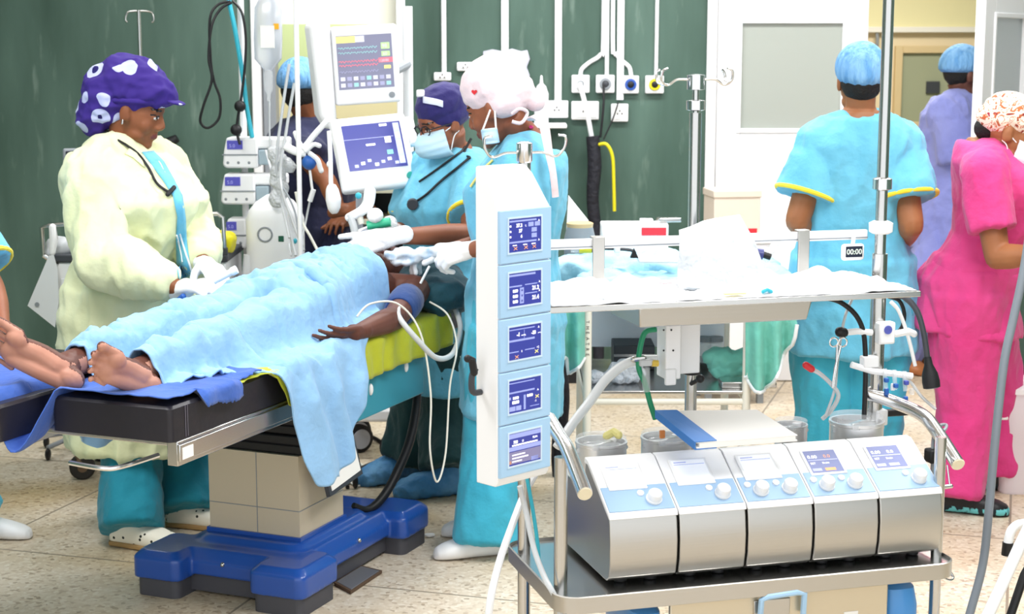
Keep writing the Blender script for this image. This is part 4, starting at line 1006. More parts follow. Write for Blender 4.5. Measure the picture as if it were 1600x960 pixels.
mkC = mk.grid(q).build('face_mask', mat('mask_pale_blue', '#cfe6f2', .8), tC, smooth=60, solid=.006)
for a_, b_ in (((754, 204, 5.49), (766, 172, 5.53)), ((775, 201, 5.49), (773, 172, 5.53))): MB().tube([at(*a_), at(*b_)], .0032, 6).build('ear_loop', WHT, mkC)
stethoscope(tC, dtube(obvh(gC, tC), [(770, 250), (752, 268), (735, 292)], .004, .008), m=mat('lanyard_yellow', '#e3d27a', .6), r=.004)
MB().tube([Cc.M @ V((k * .055, y, z)) for k, y, z in ((1, .02, -.13), (1.1, -.03, -.12), (.9, -.07, -.1), (0, -.09, -.095))], .006, 8, sm=4).build('lanyard', mat('lanyard_magenta', '#c22a6a', .7), tC)

# person seen from behind in front of the white door
f = (.08, 1); tD = person('person seen from behind in cyan scrubs with yellow sleeve trim and blue bouffant cap', at(1335, 455, 6.25))
D_ = Pose(pv=at(1330, 460, 6.25), nk=at(1344, 182, 6.2), sl=at(1283, 230, 6.2), sr=at(1403, 230, 6.2), ha=rx(*f), b=1.18, bd=1.12, limb=1.12,
          el=at(1246, 345, 6.15), wl=at(1285, 385, 6.45), er=at(1424, 352, 6.1), wr=at(1395, 395, 6.45), kr=at(1362, 640, 6.22), kl=at(1294, 640, 6.25), ar=V((1.36, 6.27, .085)), al=V((1.17, 6.27, .085)), fr=(.2, 1), fl=(-.1, 1),
          M=headframe(at(1344, 127, 6.2), (.05, 1, -.06), Z3, 1.02))
D_.hl = dict(d=(.3, 1, -.1), back=(-.3, 0, 1), side=1, curl=.5); D_.hr = dict(d=(-.3, 1, -.1), back=(.3, 0, 1), side=-1, curl=.5)
D_.body(tD, [SKD] + EYES)
D_.top(tD, 'scrub_top', CYN, infl=.032, hem=.2, sleeve=.66, sr=(.08, .112), folds=FO(.011, 21), trim=YTR, hw=(.02, .03))
D_.trousers(tD, CYT, rad=(.14, .13, .115, .115), end=1.08, folds=FO(.011, 22))
for a_, f_ in ((D_.ar, D_.fr), (D_.al, D_.fl)): shoe(tD, 'shoe', WHT, a_, f_)
c = MB(D_.M); c.ell((0, -.035, -.0), (.077, .085, .08)); vox(c, 'hair', HAIR, tD, .006, 1)
bouffant(tD, D_.M, BOU, c=(0, -.02, .045), r=(.092, .112, .1), tilt=.25)

# person in lavender scrubs in the doorway
f = (.85, .45); tE = person('person in lavender scrubs and blue bouffant cap walking through the far doorway', at(1490, 400, 8.9))
E_ = Pose(pv=at(1478, 345, 8.9), nk=at(1503, 158, 8.9), sr=at(1480, 180, 8.74), sl=at(1535, 180, 9.08), ha=rx(*f), b=1.3, bd=1.25, limb=1.1,
          er=at(1500, 255, 8.72), wr=at(1535, 285, 8.72), el=at(1552, 255, 9.1), wl=at(1560, 285, 8.98), kr=at(1440, 455, 8.75), kl=at(1486, 455, 9.0), ar=V((2.08, 8.85, .085)), al=V((2.3, 9.05, .085)), fr=(.35, -.6), fl=(.85, .3),
          M=headframe(at(1507, 118, 8.9), (.9, .25, -.2), Z3, 1.06))
E_.hr = dict(d=(.9, .1, .1), back=(0, -.5, .8), side=-1, curl=.4); E_.hl = dict(d=(.9, .1, .1), back=(0, .5, .8), side=1, curl=.4)
E_.body(tE, [SKC] + EYES)
E_.top(tE, 'scrub_top', LAV, infl=.045, hem=.15, sleeve=.9, sr=(.095, .11), folds=FO(.012, 31), hw=(.02, .02))
E_.trousers(tE, LAV, rad=(.15, .15, .135, .13), end=.98, folds=FO(.01, 32))
for a_, f_ in ((E_.al, E_.fl), (E_.ar, E_.fr)): shoe(tE, 'shoe', mat('shoe_brown', '#a8683c', .5), a_, f_, .29, .058, .1)
c = MB(E_.M); c.ell((0, -.03, .02), (.078, .092, .09)); vox(c, 'hair', HAIR, tE, .006, 1)
bouffant(tE, E_.M, BOU, c=(0, -.03, .055), r=(.094, .115, .098), tilt=.2)

# person in pink scrubs
f = (.95, -.3); tF = person('person in bright pink scrubs and floral cap bending forward', at(1520, 455, 6.2))
F_p = Pose(bow=(.05, 0, 0), pv=at(1515, 452, 6.22), nk=at(1548, 228, 6.12), sr=at(1538, 274, 5.96), sl=at(1562, 268, 6.32), ha=rx(*f), b=1.12, bd=1.28, bust=.05, limb=1.1,
           er=at(1558, 402, 5.88), wr=at(1630, 398, 5.75), el=at(1600, 380, 6.35), wl=at(1650, 390, 6.2), kr=at(1508, 640, 6.12), kl=at(1560, 640, 6.4), ar=ankle(1492, 800), al=ankle(1552, 765), fr=(.95, -.3), fl=(.95, .1),
           M=headframe(at(1578, 208, 6.08), (.9, -.22, -.36), (.2, 0, 1), 1.0))
F_p.hr = dict(d=(1, 0, 0), back=(0, -.3, .9), side=-1, curl=.5); F_p.hl = dict(d=(1, 0, 0), back=(0, .3, .9), side=1, curl=.5)
F_p.body(tF, [SKD] + EYES)
F_p.top(tF, 'scrub_top', PNK, infl=.018, hem=.15, sleeve=.66, sr=(.078, .085), folds=FO(.008, 41), hw=(.02, .03), hemdir=(-.06, 0, -1))
F_p.trousers(tF, PNK, rad=(.148, .128, .098, .1), end=1.05, folds=FO(.01, 42), infl=.025)
for a_, f_ in ((F_p.ar, F_p.fr), (F_p.al, F_p.fl)):
    shoe(tF, 'shoe', [BLK, SHT], a_, f_, .27, .052, .085, paint=lambda c, n: (c[:, 2] < .034) & (c[:, 2] > .008))
c = MB(F_p.M); c.ell((0, -.02, .06), (.087, .108, .085)); c.ell((0, -.05, .03), (.086, .09, .06)); vox(c, 'surgical_cap', FLW, tF, .006, 2, folds=(.004, (16, 16, 20), 2))
c = MB(F_p.M); c.ell((0, -.085, -.015), (.05, .045, .045)); vox(c, 'hair', HAIR, tF, .006, 1)
mask_patch(tF, F_p.M, mat('mask_white_blue', '#e6edf6', .8), z0=-.012, z1=-.118)

# person in navy behind the monitors
f = (.5, -.7); tG = person('person in navy scrubs with cyan cap mostly hidden behind the two monitors', at(495, 400, 7.4))
G_ = Pose(pv=at(498, 400, 7.4), nk=at(484, 190, 7.4), sr=at(455, 216, 7.35), sl=at(525, 220, 7.42), ha=rx(*f), b=1.05, bd=1.1,
          er=at(512, 285, 7.1), wr=at(530, 330, 7.0), el=at(538, 310, 7.42), wl=at(540, 345, 7.28), kr=at(480, 530, 7.35), kl=at(530, 530, 7.35), ar=V((-.92, 7.4, .085)), al=V((-.74, 7.4, .085)), fr=(.3, -1), fl=(.5, -1),
          M=headframe(at(474, 142, 7.38), (.5, .8, -.2), Z3, 1.0))
G_.hr = dict(d=(.7, -.4, .2), back=(0, -.6, .7), side=-1, curl=.5); G_.hl = dict(d=(-.2, -.8, .1), back=(0, -.3, .9), side=1, curl=.5)
G_.body(tG, [SKA] + EYES)
G_.top(tG, 'scrub_top', NVY, infl=.03, hem=.2, sleeve=.55, sr=(.08, .09), folds=FO(.009, 51), hw=(.02, .02))
G_.trousers(tG, NVY, rad=(.12, .11, .1, .1), end=.98, folds=FO(.009, 52))
for a_, f_ in ((G_.ar, G_.fr), (G_.al, G_.fl)): shoe(tG, 'shoe', BLK, a_, f_)
c = MB(G_.M); c.ell((0, -.03, .0), (.078, .09, .09)); vox(c, 'hair', HAIR, tG, .006, 1)
bouffant(tG, G_.M, BOU, c=(0, -.03, .05), r=(.094, .115, .095), tilt=.2)

# person at the foot of the table, mostly outside the picture
f = (.9, -.35); tH = person('person at the picture edge in cyan sleeve with yellow trim beside the patient feet', at(-110, 520, 5.5))
H_ = Pose(pv=at(-130, 500, 5.55), nk=at(-125, 200, 5.5), sr=at(-100, 285, 5.34), sl=at(-100, 260, 5.7), ha=rx(*f), b=1.05, bd=1.15, limb=1.08,
          er=at(-14, 452, 5.2), wr=at(2, 530, 5.02), el=at(-70, 400, 5.75), wl=at(-40, 470, 5.6), kr=at(-120, 720, 5.5), kl=at(-80, 720, 5.7), ar=V((-1.95, 5.5, .085)), al=V((-1.9, 5.75, .085)), fr=(.9, -.3), fl=(.9, -.1),
          M=headframe(at(-100, 140, 5.48), (.9, -.3, -.2), Z3, 1.0))
H_.hr = dict(d=(-.3, -.4, -.8), back=(.5, -.7, .3), side=-1, curl=.4); H_.hl = dict(d=(.7, -.4, -.3), back=(0, .2, .9), side=1, curl=.4)
H_.body(tH, [SKB] + EYES)
H_.top(tH, 'scrub_top', CYN, infl=.03, hem=.2, sleeve=.8, sr=(.09, .105), folds=FO(.008, 61), trim=YTR)
H_.trousers(tH, CYT, end=.98, folds=FO(.009, 62))
for a_, f_ in ((H_.ar, H_.fr), (H_.al, H_.fl)): shoe(tH, 'shoe', WHT, a_, f_)
c = MB(H_.M); c.ell((0, -.02, .06), (.088, .108, .085)); vox(c, 'surgical_cap', CYN, tH, .007, 2)
# ---------------------------------------------------------------- heart-lung machine (local: x along its front, y to the back)
MA = R(15.8); MO = V((.24, 4.0, 0)); MM = RZ(MO, MA); MI = MM.inverted()
def mw(x, y, z): return MM @ V((x, y, z))
def mp(u, v, y):
    """local point where photo pixel u, v meets the machine plane y"""
    D = at(u, v, 1.0) - V((0, 0, CAM_Z)); n = MM.to_3x3() @ V((0, 1, 0)); o = mw(0, y, 0); c = V((0, 0, CAM_Z))
    return MI @ (c + D * ((o - c).dot(n) / D.dot(n)))
def mz(u, v, z): return MI @ fl(u, v, z)
SZ = .41
ct = thing('perfusion_cart', 'stainless steel heart lung cart with bent push handles carrying five pump modules', 'medical cart', mw(.4, .15, 0), MA)
def cp(name, m, fn, **k):
    mb = MB(MM); fn(mb); return mb.build(name, m, ct, **k)
def shelf(mb):
    o, i_ = rr(-.15, .95, -.07, .44, .06, 8), rr(-.146, .946, -.066, .436, .057, 8)
    mb.rings([[V((x, y, SZ - .05)) for x, y in i_], [V((x, y, SZ - .048)) for x, y in o], [V((x, y, SZ - .008)) for x, y in o], [V((x, y, SZ - .006)) for x, y in i_], [V((x, y, SZ - .016)) for x, y in i_]])
cp('shelf', STB, shelf)
cp('shelf_plate', STL, lambda mb: slab(mb, -.145, .945, -.065, .435, SZ - .03, SZ - .0145, .055))
PZ = 1.98
for x, y, z1, r in ((-.115, .03, .735, .017), (.9, .33, PZ, .0155), (.93, .02, .72, .015), (-.12, .34, 1.47, .017)):
    cp('post', STL, lambda mb: mb.tube([(x, y, .06), (x, y, z1)], r, 16))
cp('post_sleeve', STL, lambda mb: mb.tube([(.9, .33, .5), (.9, .33, 1.17)], .021, 16))
cp('post_collar', CHR, lambda mb: mb.lathe([(.017, 0), (.026, .004), (.026, .032), (.017, .036)], MM @ Matrix.Translation(V((.9, .33, 1.345)))))
cp('post_clamp', WHT, lambda mb: mb.lathe([(.022, 0), (.032, .006), (.033, .03), (.022, .036)], MM @ Matrix.Translation(V((.9, .33, 1.225)))))
# push handles: bent chrome pipe with open ends
h1 = [mp(858, 655, .2), mp(872, 678, .12), mp(888, 705, .02), mp(914, 772, -.16)]
cp('push_handle', CHR, lambda mb: mb.tube(h1, .0185, 16, sm=5))
h2 = [mp(1352, 614, .33), mp(1395, 628, .28), mp(1440, 648, .2), mp(1462, 672, .14), mp(1497, 726, .0)]
cp('push_handle', CHR, lambda mb: mb.tube(h2, .0185, 16, sm=5))
for h in (h1, h2):
    d = (h[-1] - h[-2]).normalized(); cp('end_cap', mat('cap_ivory', '#e4d9bd', .5), lambda mb: mb.tube([h[-1] - d * .004, h[-1] + d * .003], .0165, 16))
cp('front_panel', mat('steel_panel_warm', '#d3c8b2', .34, .6), lambda mb: mb.span((.15, .755), (-.045, -.03), (.08, SZ - .055)), bevel=.003)
fp = cp('drawer_handle', PBL, lambda mb: [mb.tube([mp(1188, 962, -.06), mp(1190, 938, -.065), mp(1200, 933, -.068), mp(1245, 926, -.068), mp(1257, 928, -.065), mp(1255, 960, -.06)], .008, 8)])
cp('handle_plate', STB, lambda mb: mb.span((.375, .475), (-.05, -.044), (.3, .345)), bevel=.002)
cp('panel_sticker', [PAP, RED], lambda mb: (mb.span((.63, .67), (-.0465, -.045), (.25, .29)), setattr(mb, 'c', 1), mb.span((.638, .662), (-.0472, -.0465), (.262, .28))), smooth=0)
for x0, x1 in ((.06, .15), (.755, .87)):
    cp('side_cover', mat('cover_blue', '#4f97de', .35, coat=.2), lambda mb: mb.loft([((lerp(x0, x1, .5), .1, z), ((x1 - x0) / 2 * k, 0, 0), (0, .13 * k, 0)) for z, k in ((.08, 1), (.28, 1), (.325, .9), (.34, .6))], 24, 4))
cp('caster_frame', BLK, lambda mb: mb.span((-.12, .92), (.05, .32), (.06, .1)), bevel=.01)
cp('cross_bar', BLK, lambda mb: mb.span((.76, .93), (.12, .15), (.345, .375)), bevel=.004)
for x in (-.06, .86):
    for y in (.05, .33):
        cp('caster', BLK, lambda mb: mb.lathe([(.0, -.015), (.045, -.015), (.05, -.008), (.05, .008), (.045, .015), (0, .015)], MM @ Matrix.Translation(V((x, y, .0505))) @ Matrix.Rotation(pi / 2, 4, 'X'), 20, False))
cp('floor_bracket', CHR, lambda mb: mb.tube([(.9, -.05, .365), (.93, -.05, .35), (.945, -.045, .355), (.94, -.03, .37)], .003, 6, sm=3))

# five pump modules
PW, PITCH_ = .183, .186
NRM = V((0, -.0, 0))
def module(i, label):
    t = thing('pump_module', label, 'pump module', mw(i * PITCH_, .0, SZ + .0), MA, 'pump modules lined up on the steel cart')
    O = MM @ Matrix.Translation(V((i * PITCH_, 0, SZ)))
    prof = [(.0, .012), (-.008, .05), (-.01, .1), (-.004, .15), (.002, .168), (.172, .268), (.19, .268), (.2, .19), (.44, .19), (.44, .0), (.02, .0)]
    mb = MB(O); mb.rings([[V((x, y, z)) for y, z in prof] for x in (.0015, PW - .0015)]); mb.build('housing', STB, t, bevel=.003)
    sp = [(-.006, .163), (.0, .176), (.168, .275), (.194, .277), (.196, .262), (.17, .262), (.002, .164)]
    mb = MB(O); mb.rings([[V((x, y, z)) for y, z in sp] for x in (.0, PW)]); pan = mb.build('control_panel', WHT, t, bevel=.002)
    u = V((0, .168, .099)).normalized(); n = u.cross(V((1, 0, 0))) * -1; n = V((1, 0, 0)).cross(u)
    Fm = O @ Matrix(((1, 0, n.x, 0), (0, u.y, n.y, .0), (0, u.z, n.z, .176), (0, 0, 0, 1)))
    q = lambda x0, x1, y0, y1, z0, z1, mb: mb.span((x0, x1), (y0, y1), (z0, z1))
    mb = MB(Fm); q(.004, PW - .004, .006, .092, .0, .0022, mb); mb.build('keypad_panel', mat('keypad_blue', '#9dbcdc', .45), pan, bevel=.001)
    mb = MB(Fm); q(.024, .128, .078, .172, .001, .005, mb); mb.build('screen_frame', WHT, pan, bevel=.002)
    m = MB(Fm); m.c = 0; q(.031, .121, .085, .165, .004, .0058, m)
    if i >= 3:
        m.c = 1
        T = lambda s, x, y, h, c: (setattr(m, 'c', c), m.text(s, h, Fm @ Matrix.Translation(V((x, y, .0062)))))
        T('0.00', .036, .137, .016, 1); T('0.0', .082, .137, .016, 2 if i == 3 else 1); T('SET', .036, .115, .01, 1); T('l/min', .07, .115, .01, 1)
        m.c = 3; q(.034, .118, .128, .131, .0058, .0062, m); q(.034, .06, .09, .1, .0058, .0062, m); m.c = 2 if i == 3 else 3; q(.07, .1, .09, .1, .0058, .0062, m)
    else:
        m.c = 3; q(.034, .118, .148, .15, .0058, .0062, m); q(.036, .07, .155, .159, .0058, .0062, m)
    m.build('screen', [SCL if i >= 3 else SCW, LIT, LIO, mat('screen_lilac', '#a9aed6', .3, emis=.3)], pan, smooth=0)
    for x in ((.052, .132) if i in (2, 3) else (.132,)):
        k = MB(Fm); k.lathe([(.021, .002), (.021, .006), (.0185, .008), (.0185, .022), (.016, .026), (.0, .027)], Fm @ Matrix.Translation(V((x, .04, 0))), 24, False); kb = k.build('knob', mat('knob_white', '#eceef2', .35), pan)
        MB(Fm).lathe([(.009, .002), (.009, .007), (.0, .008)], Fm @ Matrix.Translation(V((x - .03, .062, 0))), 14, False).build('push_button', WHT, pan)
    for x in (.05, .13): MB(O).lathe([(.014, -.014), (.017, -.011), (.017, .012), (0, .012)], O @ Matrix.Translation(V((x, .05, 0))), 14).build('foot', BLK, t)
    return t
for i, s in enumerate(('with one knob and a glare white screen, directly beside the curved handle and display tower', 'with one knob, second from the display tower', 'with two knobs under a glare white screen, middle of the row', 'with two knobs under a lilac screen showing readings', 'with one knob at the row end beside the pink trousers')):
    module(i, 'steel pump module ' + s)
# pump heads: steel drums with clear lids
def drum(label, x, y, r, z0=.19, h=.105, group='round pump heads behind the control panels'):
    t = thing('roller_drum', label, 'pump drum', mw(x, y, SZ + z0), MA, group); O = MM @ Matrix.Translation(V((x, y, SZ + z0)))
    MB(O).lathe([(r * 1.04, 0), (r * 1.04, .012), (r, .014), (r, h * .8), (r * 1.03, h * .82), (r * 1.03, h * .88), (r * .93, h * .88), (r * .93, h * .7), (0, h * .7)], n=36).build('drum', mat('drum_silver', '#e6e6e8', .3, .7), t)
    MB(O).lathe([(r * 1.0, h * .88), (r * 1.0, h * .98), (r * .96, h), (0, h)], n=36, cap=False).build('clear_lid', CLR, t)
    MB(O).box((0, 0, h * .78), (r * 1.5, r * .3, h * .12), rz=.6).build('rotor', STL, t, bevel=.004)
    for a in (.6, .6 + pi): MB(O).lathe([(.012, 0), (.012, h * .25), (0, h * .25)], O @ Matrix.Translation(V((cos(a) * r * .7, sin(a) * r * .7, h * .6))), 14).build('roller', WHT, t)
    MB(O).tube([(-r * 1.0, -r * .2, h * .7), (-r * .6, r * .55, h * .7), (0, r * .82, h * .7), (r * .6, r * .55, h * .7), (r * .95, -r * .3, h * .72)], .006, 8, sm=5).build('pump_tubing', TUB, t)
    MB(O).box((-r * .2, -r * .86, h * .86), (r * .9, .012, h * .16)).build('lid_latch', CLR, t, bevel=.002)
    return t
drum('steel pump drum with clear lid nearest the display tower', .092, .33, .068)
drum('steel pump drum with orange tag, half covered by the blue edged file', .278, .33, .068)
drum('large steel pump drum with clear lid beside the steel pole', .83, .3, .074, h=.125)
drum('small pump drum between the file and the large drum', .66, .36, .045, h=.11)
tag(MB(MM).box((.245, .275, SZ + .303), (.014, .01, .022)).build('orange_tag', mat('tag_orange', '#e08a4a', .5), bevel=.002), 'small orange clip on the rim of the second pump drum', 'clip')
tag(MB(MM).tube([(.1, .31, SZ + .3), (.115, .29, SZ + .315), (.12, .27, SZ + .31)], .011, 8, ball=True).build('tube_clip', mat('clip_yellow', '#e3d98e', .5)), 'pale yellow clip on the first pump drum lid', 'clip')
# document file lying on the pumps
fc = [mz(1026, 652, .765), mz(1088, 702, .722), mz(1246, 690, .722), mz(1183, 650, .765)]
t = thing('document_file', 'white document file with blue spine lying across the pump drums', 'file', MM @ fc[1], MA)
def quadslab(mb, q, z, t0):
    mb.rings([[p + V((0, 0, z)) for p in q], [p + V((0, 0, z + t0)) for p in q]])
mb = MB(MM); quadslab(mb, fc, .0, .004); quadslab(mb, fc, .014, .003); mb.build('cover', PAP, t, bevel=.001)
mb = MB(MM); quadslab(mb, [lerp(fc[0], fc[3], .03), lerp(fc[1], fc[2], .03), lerp(fc[1], fc[2], .98), lerp(fc[0], fc[3], .98)], .004, .010); mb.build('paper_stack', PAP, t)
mb = MB(MM); s_ = .2; q = [fc[0] + V((-.004, 0, 0)), fc[1] + V((-.004, -.002, 0)), lerp(fc[1], fc[2], s_), lerp(fc[0], fc[3], s_)]; quadslab(mb, q, -.002, .0015); quadslab(mb, q, .0175, .0015)
mb.rings([[q[0] + V((-.001, 0, -.002)), q[1] + V((-.001, 0, -.002)), q[1] + V((-.001, 0, .019)), q[0] + V((-.001, 0, .019))], [q[0] + V((.001, 0, -.002)), q[1] + V((.001, 0, -.002)), q[1] + V((.001, 0, .019)), q[0] + V((.001, 0, .019))]]); mb.build('spine', mat('spine_blue', '#3f7fcb', .5), t)

# ---------------------------------------------------------------- display tower on its mast
tw = thing('display_tower', 'tall white monitor tower with five blue framed displays on a steel mast', 'monitor tower', at(800, 762, 3.95))
TD = 3.72
TF = at(777, 640, TD); TX = V((1, 1, 0)).normalized(); TWD = .171
zt0, zt1 = at(777, 763, TD).z, at(777, 262, TD).z
TM = Matrix(((TX.x, -TX.y, 0, TF.x), (TX.y, TX.x, 0, TF.y), (0, 0, 1, 0), (0, 0, 0, 1)))
zf1 = at(777, 329, TD).z
mb = MB(TM); mb.rings([[V((x, 0 if k == 0 else .075, z)) for x, z in ((0, zt0), (TWD, zt0), (TWD, zf1), (TWD - .0, zf1 + .0), (0, zf1))] for k in (0, 1)])
mb = MB(TM)
sec = lambda z, y0, x1=TWD, y1=.07: [V((0, y0, z)), V((x1, y0, z)), V((x1, y1, z)), V((0, y1, z))]
mb.rings([sec(zt0, .008), sec(zt0 + .012, .0), sec(zf1, .0), sec(zf1 + .075, .026, TWD - .03), sec(zt1 - .004, .03, TWD - .045), sec(zt1, .036, TWD - .055, .066)])
mb.build('tower_body', WHT, tw, bevel=.006)
mh = (zf1 - zt0 - .02) / 5
ring = [('37.3', '37', '6'), None]
for k in range(5):
    z0 = zf1 - mh * (k + 1); Fm = TM @ Matrix(((1, 0, 0, 0), (0, 0, -1, 0), (0, 1, 0, z0), (0, 0, 0, 1)))
    mb = MB(Fm); mb.span((.002, TWD - .001), (.0012, mh - .0012), (-.002, .007)); dm = mb.build('display_module', PBL, tw, bevel=.0025)
    sx0, sx1, sy0, sy1 = .03, TWD - .036, .026, mh - .022; sw, shh = sx1 - sx0, sy1 - sy0
    b = MB(Fm); g = .004
    for a in ((sx0 - g, sx0, sy0 - g, sy1 + g), (sx1, sx1 + g, sy0 - g, sy1 + g), (sx0, sx1, sy0 - g, sy0), (sx0, sx1, sy1, sy1 + g)): b.span((a[0], a[1]), (a[2], a[3]), (.006, .0085))
    b.build('bezel', mat('bezel_pale', '#cfe2f4', .4), dm)
    m = MB(Fm); m.c = 0; m.span((sx0, sx1), (sy0, sy1), (.005, .0075))
    X, Y = (lambda x: sx0 + sw * x), (lambda y: sy0 + shh * y)
    def bar(x0, x1, y0, y1, c): m.c = c; m.span((X(x0), X(x1)), (Y(y0), Y(y1)), (.0075, .0079))
    def tx(s, x, y, h, c=1, al='LEFT', bold=.0): m.c = c; m.text(s, h * shh, Fm @ Matrix.Translation(V((X(x), Y(y), .0081))), al, bold)
    def cross(x, y, c=3):
        m.c = c
        for s in (1, -1): m.tube([(X(x - .05), Y(y - .045 * s), .0082), (X(x + .05), Y(y + .045 * s), .0082)], .0007, 5)
    if k == 0:
        bar(.02, .85, .9, .95, 2); tx('37.3', .22, .74, .15, bold=.0003); tx('°C', .48, .74, .07); tx('37', .3, .58, .14, bold=.0003); tx('6', .36, .42, .13, bold=.0003)
        for x, y in ((.6, .76), (.8, .76), (.7, .59), (.7, .42)): bar(x, x + .16, y - .03, y + .1, 2)
        for y in (.76, .6, .44): bar(.03, .07, y, y + .05, 1)
        bar(.02, .85, .27, .32, 2); tx('A', .9, .86, .1); tx('A', .9, .27, .1)
        for x in (.2, .52, .78): cross(x, .11)
        for x in (.12, .44, .7): bar(x, x + .12, .19, .215, 1)
    elif k == 1:
        bar(.0, .82, .9, .96, 2); bar(.02, .4, .58, .62, 2); bar(.5, .88, .6, .63, 2); bar(.5, .88, .33, .36, 2); tx('21.2', .93, .43, .17, 1, 'RIGHT', .0004); tx('21.4', .93, .14, .17, 1, 'RIGHT', .0004)
        for y in (.42, .26, .1): tx('0:00', .12, y, .12, 1, 'LEFT', .0004)
        bar(.34, .46, .06, .54, 2); tx('A', .92, .62, .1); tx('A', .92, .35, .1)
        for y in (.14, .3, .46): bar(.37, .43, y - .03, y + .03, 0)
    elif k == 2:
        bar(.02, .8, .9, .93, 2); tx('-1', .24, .7, .17, bold=.0004); tx('mmHg', .38, .7, .07); tx('-23', .7, .7, .14, bold=.0004); tx('mmHg', .9, .7, .05); tx('A', .9, .86, .1)
        bar(.0, .8, .55, .61, 2); bar(.47, .48, .62, .88, 2); bar(.0, .3, .22, .25, 2); bar(.5, .8, .24, .27, 2); tx('0', .38, .2, .09); tx('+2', .86, .24, .1)
        cross(.24, .08); cross(.86, .15, 4)
    elif k == 3:
        bar(.0, .8, .9, .93, 2); bar(.0, .8, .6, .65, 2); tx('0.000', .12, .42, .11, bold=.0004); tx('0.000', .56, .42, .11, bold=.0004); tx('00:00', .1, .28, .13, bold=.0004)
        bar(.02, .2, .06, .2, 2); bar(.22, .38, .06, .2, 2); bar(.46, .52, .05, .5, 2); cross(.88, .38, 4); tx('A', .88, .55, .1); tx('-1', .8, .22, .1); bar(.0, .06, .42, .5, 2); bar(.66, .95, .1, .12, 2)
    else:
        bar(.0, 1, .45, .58, 2); bar(.0, 1, .05, .42, 5); bar(.0, 1, .84, .98, 2); tx('708', .14, .68, .12, bold=.0004); tx('O', .4, .68, .1); tx('RUN', .74, .72, .1)
        for y, l in ((.6, .9), (.3, .5), (.2, .6), (.1, .4)): bar(.1, l, y, y + .04, 1)
        bar(.7, .92, .04, .16, 2); bar(.0, .07, .06, .16, 3)
    m.build('screen', [SCR, LIT, mat('screen_bar', '#8d96cf', .3, emis=.5), LIO, LIY, mat('screen_mauve', '#7a7698', .3, emis=.4)], dm, smooth=0)
mb = MB(TM); mb.tube([(-.004, .05, .95), (-.03, .05, .955), (-.032, .05, .99), (-.024, .045, 1.01)], .0075, 8, sm=4); mb.build('cable_hook', DGR, tw)
MB(TM).tube([(-.03, .045, 1.0), (-.036, .045, 1.03), (-.05, .045, 1.035)], .009, 8, ball=True).build('hook_knob', BLK, tw)
MB(TM).span((TWD, TWD + .006), (.02, .05), (at(860, 605, 3.85).z, at(860, 545, 3.85).z)).build('side_clip', WHT, tw, bevel=.002)
MB().tube([mw(-.12, .34, 1.2), TM @ V((.09, .07, 1.2))], .022, 12).build('mount_bracket', DGR, tw, bevel=.004)
hk = thing('pole_hook', 'bent steel hooks on top of the mast above the white display tower', 'hook', mw(-.12, .34, 1.47), MA)
mb = MB(MM); mb.lathe([(.018, 1.44), (.021, 1.445), (.021, 1.49), (.012, 1.494), (0, 1.494)], MM @ Matrix.Translation(V((-.12, .34, 0)))); mb.build('hook_collar', CHR, hk)
for s in (-1, 1):
    mb = MB(MM); mb.tube([(-.12 + s * .015, .34, 1.465), (-.12 + s * .05, .34, 1.465), (-.12 + s * .085, .34, 1.455), (-.12 + s * .105, .335, 1.475), (-.12 + s * .108, .33, 1.505), (-.12 + s * .088, .33, 1.51)], .0035, 8, sm=5); mb.build('hook_arm', CHR, hk)

# ---------------------------------------------------------------- overhead tray
TRZ = 1.105
tr = thing('instrument_tray', 'steel instrument tray on the cart mast covered with white sterile drapes', 'tray', mw(.36, .2, TRZ), MA)
def trp(name, m, fn, root=None, **k):
    mb = MB(MM); fn(mb); return mb.build(name, m, root or tr, **k)
TX0, TX1, TY0, TY1 = -.15, .855, .02, .4
def tray(mb):
    mb.span((TX0, TX1), (TY0, TY1), (TRZ - .004, TRZ))
    for a in ((TX0, TX1, TY0, TY0 + .004), (TX0, TX1, TY1 - .004, TY1), (TX0, TX0 + .004, TY0, TY1), (TX1 - .004, TX1, TY0, TY1)): mb.span((a[0], a[1]), (a[2], a[3]), (TRZ - .009, TRZ + .006))
trp('tray_pan', STL, tray, bevel=.002)
trp('under_box', STB, lambda mb: mb.rings([[V((x, y, z)) for x, y in ((.11, .1), (.59, .1), (.59, .34), (.11, .34))] for z in (TRZ - .01,)] + [[V((x, y, TRZ - .07)) for x, y in ((.115, .105), (.575, .105), (.575, .33), (.115, .33))]]), bevel=.004)
trp('rail', WHM, lambda mb: mb.span((-.16, .885), (.375, .39), (1.205, 1.232)), bevel=.003)
trp('rail_groove', GRY, lambda mb: mb.span((-.16, .885), (.3735, .376), (1.2095, 1.2125)))
for u in (935, 1255):
    x = mp(u, 400, .37).x; trp('rail_bracket', STB, lambda mb: [mb.span((x - .017, x + .017), (.366, .372), (TRZ, 1.238)), mb.span((x - .017, x + .017), (.366, .395), (1.234, 1.238))], bevel=.002)
trp('mast', STL, lambda mb: mb.tube([(.375, .4, .1), (.375, .4, 1.56)], .0165, 16))
trp('mast_tip', STL, lambda mb: mb.tube([(.375, .4, 1.55), (.375, .4, 1.66)], .009, 12))
trp('mast_collar', CHR, lambda mb: mb.lathe([(.017, 1.565), (.025, 1.568), (.025, 1.592), (.01, 1.595)], MM @ Matrix.Translation(V((.375, .4, 0)))))
trp('mast_head', CHR, lambda mb: mb.lathe([(.012, 1.62), (.024, 1.622), (.024, 1.66), (0, 1.664)], MM @ Matrix.Translation(V((.375, .4, 0)))))
